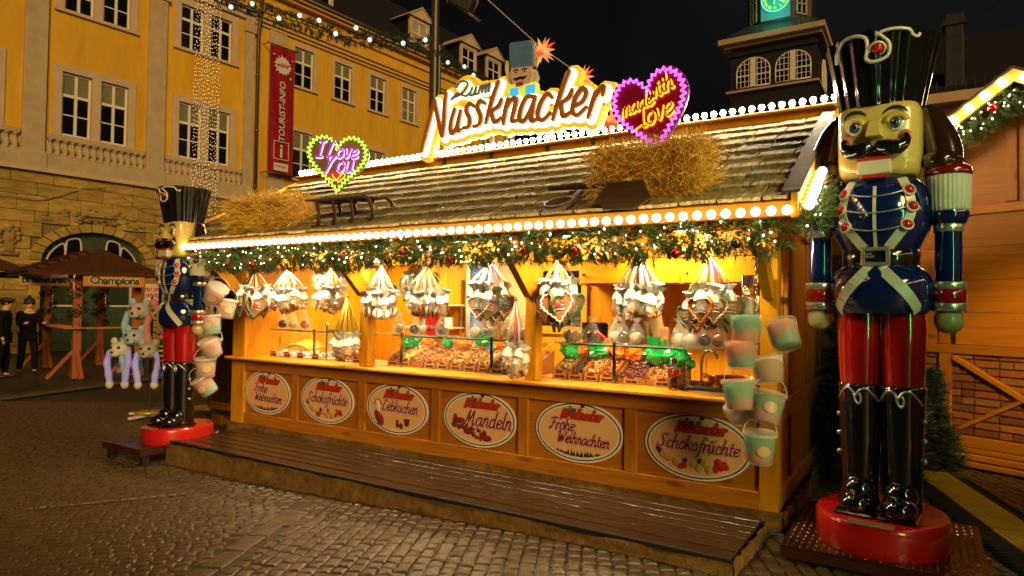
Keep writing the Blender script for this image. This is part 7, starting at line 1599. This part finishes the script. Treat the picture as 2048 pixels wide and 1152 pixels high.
def curtain(label, s0, s1, z0, z1, ns, off=-.8, dz=.15, r=.0125):
    t = thing('light_curtain', label, 'light curtain', m=FM @ T((s0 + s1) / 2, off, z1)); wires = MB(); li = MB()
    for k in range(ns):
        x = -(s1 - s0) / 2 + (s1 - s0) * k / (ns - 1) + R.uniform(-.02, .02); e = (z0 - z1) * R.uniform(.93, 1.0); wires.tube([(x, 0, .2), (x, 0, e)], .004, 3); q = 0
        while q > e: q -= dz * R.uniform(.8, 1.3); li.ball((x + R.uniform(-.03, .03), R.uniform(-.03, .03), q), r, 5, 4)
    obj('wires', wires, m_oldwood, parent=t, kind='stuff'); obj('lights', li, m_curt, parent=t, kind='stuff')
curtain('tall curtain of warm string lights hanging in front of the paired windows', 3.2, 4.20, 4.05, 13.9, 14); curtain('small curtain of string lights at the far end of the long facade', 22.6, 23.9, 9, 12.8, 7, dz=.12)

# ---------------------------------------------------------------- mast with floodlight, garland across the square, paper stars
PO = thing('lamp_mast', 'tall grey steel mast with a floodlight arm behind the left half of the stall', 'mast', (-9.49, 11.67, -.14)); mb = MB(); mb.cyl((0, 0, 0), (0, 0, 9.5), .10, .085, 14); obj('mast', mb, m_zinc, parent=PO)
mb = MB(); mb.cyl((-.13, .05, 0), (-.13, .05, 7.6), .05, n=10); mb.cyl((.15, -.02, 0), (.15, -.02, 7.7), .045, n=10); mb.box(-.2, .2, -.06, .10, 7.45, 7.55); mb.box(-.2, .2, -.06, .10, 4.5, 4.6); obj('side_tube', mb, m_zinc, parent=PO)
mb = MB(); mb.tube([(-.05, .0, 9.1), (.95, .45, 8.25)], .045, 8); mb.tube([(.25, .1, 8.72), (.30, .1, 9.2)], .03, 6); obj('arm', mb, m_zinc, parent=PO)
mb = MB(); mb.box(-.24, .24, -.17, .17, -.17, .17, bev=.04); fl_o = obj('floodlight', mb, m_iron, parent=PO, m=T(.62, .25, 8.72, rx=.3, ry=.5, rz=.4)); mb = MB(); mb.tube([(.30, 0, -.2), (.32, .0, .12), (.2, 0, .2)], .035, 8); obj('bracket', mb, m_zinc, parent=fl_o)
def string_garland(label, pts, bulbs, rad=.07):
    t = thing('garland_string', label, 'garland', pts[0]); sp_ = spline([V(p) for p in pts], 6); mb = MB(); garland(mb, sp_, 75, rad, 10, .15, .010); obj('needles', mb, m_leafd, parent=t, world=True, kind='stuff'); mb = MB(); mb.tube(sp_, .012, 5); obj('cable', mb, m_blackm, parent=t, world=True)
    for p in bulbs: mb = MB(); mb.ball(p, .043, 12, 8); obj('globe', mb, m_globe, parent=t, world=True)
string_garland('dark fir garland with cold white globes crossing in front of the facade to the mast', [[-11.93, 7.69, 7.75], [-11.46, 7.98, 7.56], [-10.83, 8.39, 7.31], [-10.45, 8.63, 7.2], [-9.95, 8.95, 7.0], [-9.32, 9.35, 6.88], [-8.77, 9.69, 6.84], [-8.25, 10.02, 6.81]],
    [[-11.53, 7.83, 7.45], [-10.73, 8.34, 7.24], [-11.17, 8.05, 7.52], [-10.38, 8.55, 7.3], [-10.06, 8.76, 7.21], [-9.78, 8.94, 6.95], [-9.44, 9.15, 7.07], [-9.21, 9.3, 6.84], [-8.65, 9.65, 6.78], [-8.28, 9.88, 6.85]])
string_garland('short dark garland with three globes running right of the mast', [[-9.42, 11.63, 7.47], [-9.1, 11.84, 7.13], [-8.67, 12.12, 6.73], [-8.18, 12.43, 6.46]], [[-9.13, 11.7, 7.15], [-8.81, 11.9, 7.06], [-8.64, 12.02, 6.87]], .06)
t = thing('overhead_cable', 'thin cable sloping down across the night sky behind the sign', 'cable', (-7.95, 11.35, 8.27)); mb = MB(); mb.tube([(-9.3, 10.5, 9.8), (-7.95, 11.35, 8.27), (-6.89, 12.04, 7.16), (-6.18, 12.5, 6.59), (-5.46, 12.98, 5.69), (-5.01, 13.27, 5.37), (-4.4, 13.7, 5.0)], .013, 5); obj('cable', mb, P('cable_grey', (.35, .30, .22), .5), parent=t, world=True)
m_st1 = P('star_red_core', (.6, .04, .01), .5, emis=(1, .06, .01), es=1.2); m_st2 = P('star_ray', (.7, .40, .20), .5, emis=(1, .42, .13), es=.55)
for (p, r, l) in (((-6.88, 12.05, 7.09), .40, 'glowing paper star beside the hat of the sign figure'), ((-6.16, 12.52, 6.53), .38, 'glowing paper star above the last letters of the sign'), ((-5.55, 12.9, 5.60), .52, 'paper star half hidden between the sign and the purple heart')):
    t = thing('paper_star', l, 'star', p, group='paper stars on the overhead cable'); mb = MB(); mb.ball((0, 0, 0), r * .27, 10, 7, smooth=False); obj('core', mb, m_st1, parent=t)
    for k in range(18):
        z = 1 - 2 * (k + .5) / 18; a = k * 2.39996; d = V((math.sqrt(1 - z * z) * math.cos(a), math.sqrt(1 - z * z) * math.sin(a), z)); mb = MB(); mb.lathe([(r * .15, 0), (0, r * (.80 if k % 2 else .55))], 4, frame(d * r * .2, d), smooth=False); obj('ray', mb, m_st2 if k % 3 else m_st1, parent=t)

# ---------------------------------------------------------------- clock tower and the dark roofs behind
TW = thing('clock_tower', 'dark slate clad tower with arched white windows and a green lit clock', 'tower', (-5.88, 34, 0)); tw = lambda n, mb, mt, par=None: obj(n, mb, mt, parent=par or TW, world=True)
mb = MB(); mb.box(-7.78, -3.97, 32, 36, 0, 14.1); tw('shaft', mb, m_slate)
m_tc = P('tower_cream', (.42, .30, .16), .7)
mb = MB(); mb.box(-8.02, -3.73, 31.76, 36.2, 14.05, 14.2); mb.box(-8.25, -3.60, 31.5, 36.4, 14.201, 14.45); tw('cornice', mb, m_tc); mb = MB(); mb.box(-7.9, -3.88, 31.88, 36.1, 13.66, 13.74); tw('string_course', mb, m_slate)
mb = MB(); mb.box(-7.95, -3.86, 31.82, 36.1, 11.90, 12.0); tw('sill_course', mb, m_tc)
mb = MB(); mb.add([(-8.2, 31.55, 14.46), (-3.65, 31.55, 14.46), (-3.65, 36.3, 14.46), (-8.2, 36.3, 14.46), (-7.1, 32.5, 15.25), (-4.6, 32.5, 15.25), (-4.6, 35.4, 15.25), (-7.1, 35.4, 15.25)], [(0, 1, 5, 4), (1, 2, 6, 5), (2, 3, 7, 6), (3, 0, 4, 7)]); tw('skirt_roof', mb, P('wet_roof_slate', (.03, .034, .034), .3))
def archwin(cx, z0, w, h, M_):
    f = MB(); f.TT = M_; R_ = w / 2; zs = z0 + h - R_ * .86
    o = [(cx - R_, z0)] + [(cx - R_ * math.cos(PI * k / 16), zs + R_ * .86 * math.sin(PI * k / 16)) for k in range(17)] + [(cx + R_, z0)]
    for a, b in zip(o[:-1], o[1:]): f.tube([(a[0], 0, a[1]), (b[0], 0, b[1])], .035, 4)
    f.tube([(cx - R_, 0, z0), (cx + R_, 0, z0)], .035, 4); f.box(cx - .11, cx + .11, -.05, .03, z0, z0 + h)
    for k in range(1, 8):
        if k == 4: continue
        x = cx - R_ + w * k / 8; hh = zs + R_ * .86 * math.sqrt(max(0, 1 - ((x - cx) / R_) ** 2)) - z0; f.box(x - .013, x + .013, -.02, .02, z0, z0 + hh)
    for k in range(1, 5):
        z = z0 + h * k / 5; d = math.sqrt(max(0, 1 - max(0, (z - zs) / (R_ * .86)) ** 2)); t_ = .03 if k == 2 else .012; f.box(cx - R_ * d, cx + R_ * d, -.022, .018, z - t_, z + t_)
    o_ = tw('arched_window', f, m_sash); g_ = MB(); g_.TT = M_; g_.prism(o, .03, .05); tw('pane', g_, m_glassdark, o_)
for cx in (-6.73, -4.98): archwin(cx, 12.12, 1.50, 1.36, T(0, 31.94, 0))
archwin(34, 12.12, 1.5, 1.36, M(((0, -1, 0, -3.91), (1, 0, 0, 0), (0, 0, 1, 0), (0, 0, 0, 1))))
oc = [(-6.52, 32.45), (-5.12, 32.45), (-4.35, 33.2), (-4.35, 34.6), (-5.12, 35.3), (-6.52, 35.3), (-7.25, 34.6), (-7.25, 33.2)]
mb = MB(); mb.add([(x, y, 15.2) for x, y in oc] + [(x, y, 18.5) for x, y in oc], [(i, (i + 1) % 8, (i + 1) % 8 + 8, i + 8) for i in range(8)] + [tuple(range(8, 16))]); tw('drum', mb, m_slate)
mb = MB(); mb.box(-6.48, -5.16, 32.40, 32.449, 15.3, 17.2); tw('clock_panel', mb, P('teal_lit_panel', (.10, .30, .30), .5))  # teal light of the clock lamp put into the panel colour
CK = T(-5.82, 32.38, 16.28); mb = MB(); mb.TT = CK; mb.lathe([(0, 0), (.60, 0), (.60, .02), (0, .03)], 40, T(rx=PI / 2)); ck = tw('clock_face', mb, P('lit_dial', (.02, .22, .12), .5, emis=(.015, .42, .20), es=.7))
mb = MB(); mb.TT = CK; mb.tube([(.62 * math.cos(2 * PI * k / 40), -.02, .62 * math.sin(2 * PI * k / 40)) for k in range(40)], .03, 6, True); tw('clock_rim', mb, P('dial_rim', (.3, .75, .6), .4, emis=(.2, .9, .6), es=.8), ck)
for k, nm in enumerate(('XII', 'I', 'II', 'III', 'IIII', 'V', 'VI', 'VII', 'VIII', 'IX', 'X', 'XI')):
    a = PI / 2 - k * PI / 6; obj('numeral', text_mesh(nm, .17, glow('lit_numeral', (.45, 1, .10), 1.0), .01, 0, .01), parent=ck, m=CK @ T(.46 * math.cos(a), -.05, .46 * math.sin(a), ry=(PI / 2 - a) + PI * 0))
for a, l, w_ in ((-.62, .46, .03), (-1.75, .30, .035)): mb = MB(); mb.TT = CK; mb.beam((-.08 * math.cos(a), -.07, -.08 * math.sin(a)), (l * math.cos(a), -.07, l * math.sin(a)), w_, .02); tw('clock_hand', mb, glow('lit_hand', (.85, 1, .9), 1.2), ck)
for x0, y0, x1, y1 in ((-7.2, 33.10, -6.58, 32.50), (-5.06, 32.48, -4.40, 33.12)):
    f = MB(); m_ = frame(V(((x0 + x1) / 2, (y0 + y1) / 2 - .03, 15.5)), (0, 0, 1)); d = V((x1 - x0, y1 - y0, 0)); a = math.atan2(d.y, d.x); f.TT = T((x0 + x1) / 2, (y0 + y1) / 2 - .04, 15.45, rz=a); hw = d.length * .30
    for bx in ((-hw, -hw + .07, 0, 1.5), (hw - .07, hw, 0, 1.5), (-.03, .03, 0, 1.5), (-hw, hw, -.03, .03), (-hw, hw, .45, .5), (-hw, hw, .95, 1.0)): f.box(bx[0], bx[1], -.03, .03, bx[2], bx[3])
    w_ = tw('drum_window', f, m_tc); g_ = MB(); g_.TT = f.TT; g_.box(-hw, hw, .031, .04, 0, 1.5); tw('pane', g_, m_glassdark, w_)
lamp('POINT', (-5.8, 31.2, 15.6), 55, (.03, .85, .72), .1, parent=TW)
DB = thing('dark_house', 'dark roofed house with an orange wall behind the right stall', 'house', (1.5, 18, 0)); db = lambda n, mb, mt: obj(n, mb, mt, parent=DB, world=True)
mb = MB(); mb.box(-.3, 9, 16, 22, 0, 5.8); db('wall', mb, P('orange_wall', (.24, .09, .018), .8)); mb = MB(); mb.box(-.5, 9.2, 15.7, 22, 5.85, 6.05); db('eave', mb, m_tc); mb = MB(); mb.add([(-.5, 15.7, 6.06), (9.2, 15.7, 6.06), (9.2, 19, 8.3), (-.5, 19, 8.3), (-.5, 22, 6.06)], [(0, 1, 2, 3), (0, 3, 4)]); db('roof', mb, m_darkroof)
mb = MB(); mb.box(.42, .74, 15.98, 16.4, 6.06, 7.75, bev=.02); mb.box(.38, .78, 15.94, 16.44, 7.5, 7.6); db('chimney', mb, m_slate)
for k in range(12): x = .1 + k * .16; mb = MB(); mb.box(x, x + .02, 15.74, 15.76, 6.06, 6.3); db('snow_guard', mb, m_slate)
mb = MB(); mb.tube([(1.05, 15.9, 7.65), (3.5, 15.0, 8.1)], .012, 4); db('wire', mb, m_zinc)
# unseen stall added right of the camera to shade the nutcracker and carry lamps
OS = thing('added_lane_stall', 'unseen timber stall added across the lane for shade and fill light', 'market stall', (2.9, 3.2, 0)); os_ = lambda n, mb, mt: obj(n, mb, mt, parent=OS, world=True)
for k in range(12): a = 2.9 + k * .2; mb = MB(); mb.box(1.95, 1.98, a, a + .194, .1, 2.6); os_('board', mb, m_rwz)
mb = MB(); mb.box(1.98, 4.4, 2.9, 5.3, .1, 2.6); os_('body', mb, m_rw); mb = MB(); mb.prism([(1.4, 4.95), (3.1, 5.1)], 0, 0) if False else mb.add([(1.6, 2.75, 2.55), (1.6, 5.5, 2.55), (3.2, 5.5, 4.2), (3.2, 2.75, 4.2), (4.8, 2.75, 2.55), (4.8, 5.5, 2.55)], [(0, 3, 2, 1), (3, 4, 5, 2), (0, 4, 3), (1, 2, 5)]); os_('roof', mb, m_oldwood)
for k in range(19): y = 2.85 + k * .14; mb = MB(); mb.ball((1.57, y, 2.58), .033, 8, 6); os_('bulb', mb, m_bulb)  # bulb string added with the unseen stall for rim light
mb = MB(); mb.cyl((1.90, 2.80, 1.3), (1.90, 2.80, 3.0), .028, n=10); os_('neon_tube', mb, glow('added_green_neon', (.10, 1, .22), 45))  # unseen tube added for the green streaks on the big nutcracker
mb = MB(); mb.lathe([(0, .1), (.05, .1), (.12, 0), (.12, 0), (0, .01)], 14, frame((1.93, 4.3, 2.78), (.3, -1, .1))); wl = os_('added_wall_lamp', mb, m_iron); lamp('SPOT', (1.90, 4.42, 2.75), 650, (1, .66, .26), .08, (.55, 8.4, 1.95), spot=1.0, parent=wl)  # unseen lamp added to brighten the brick stall
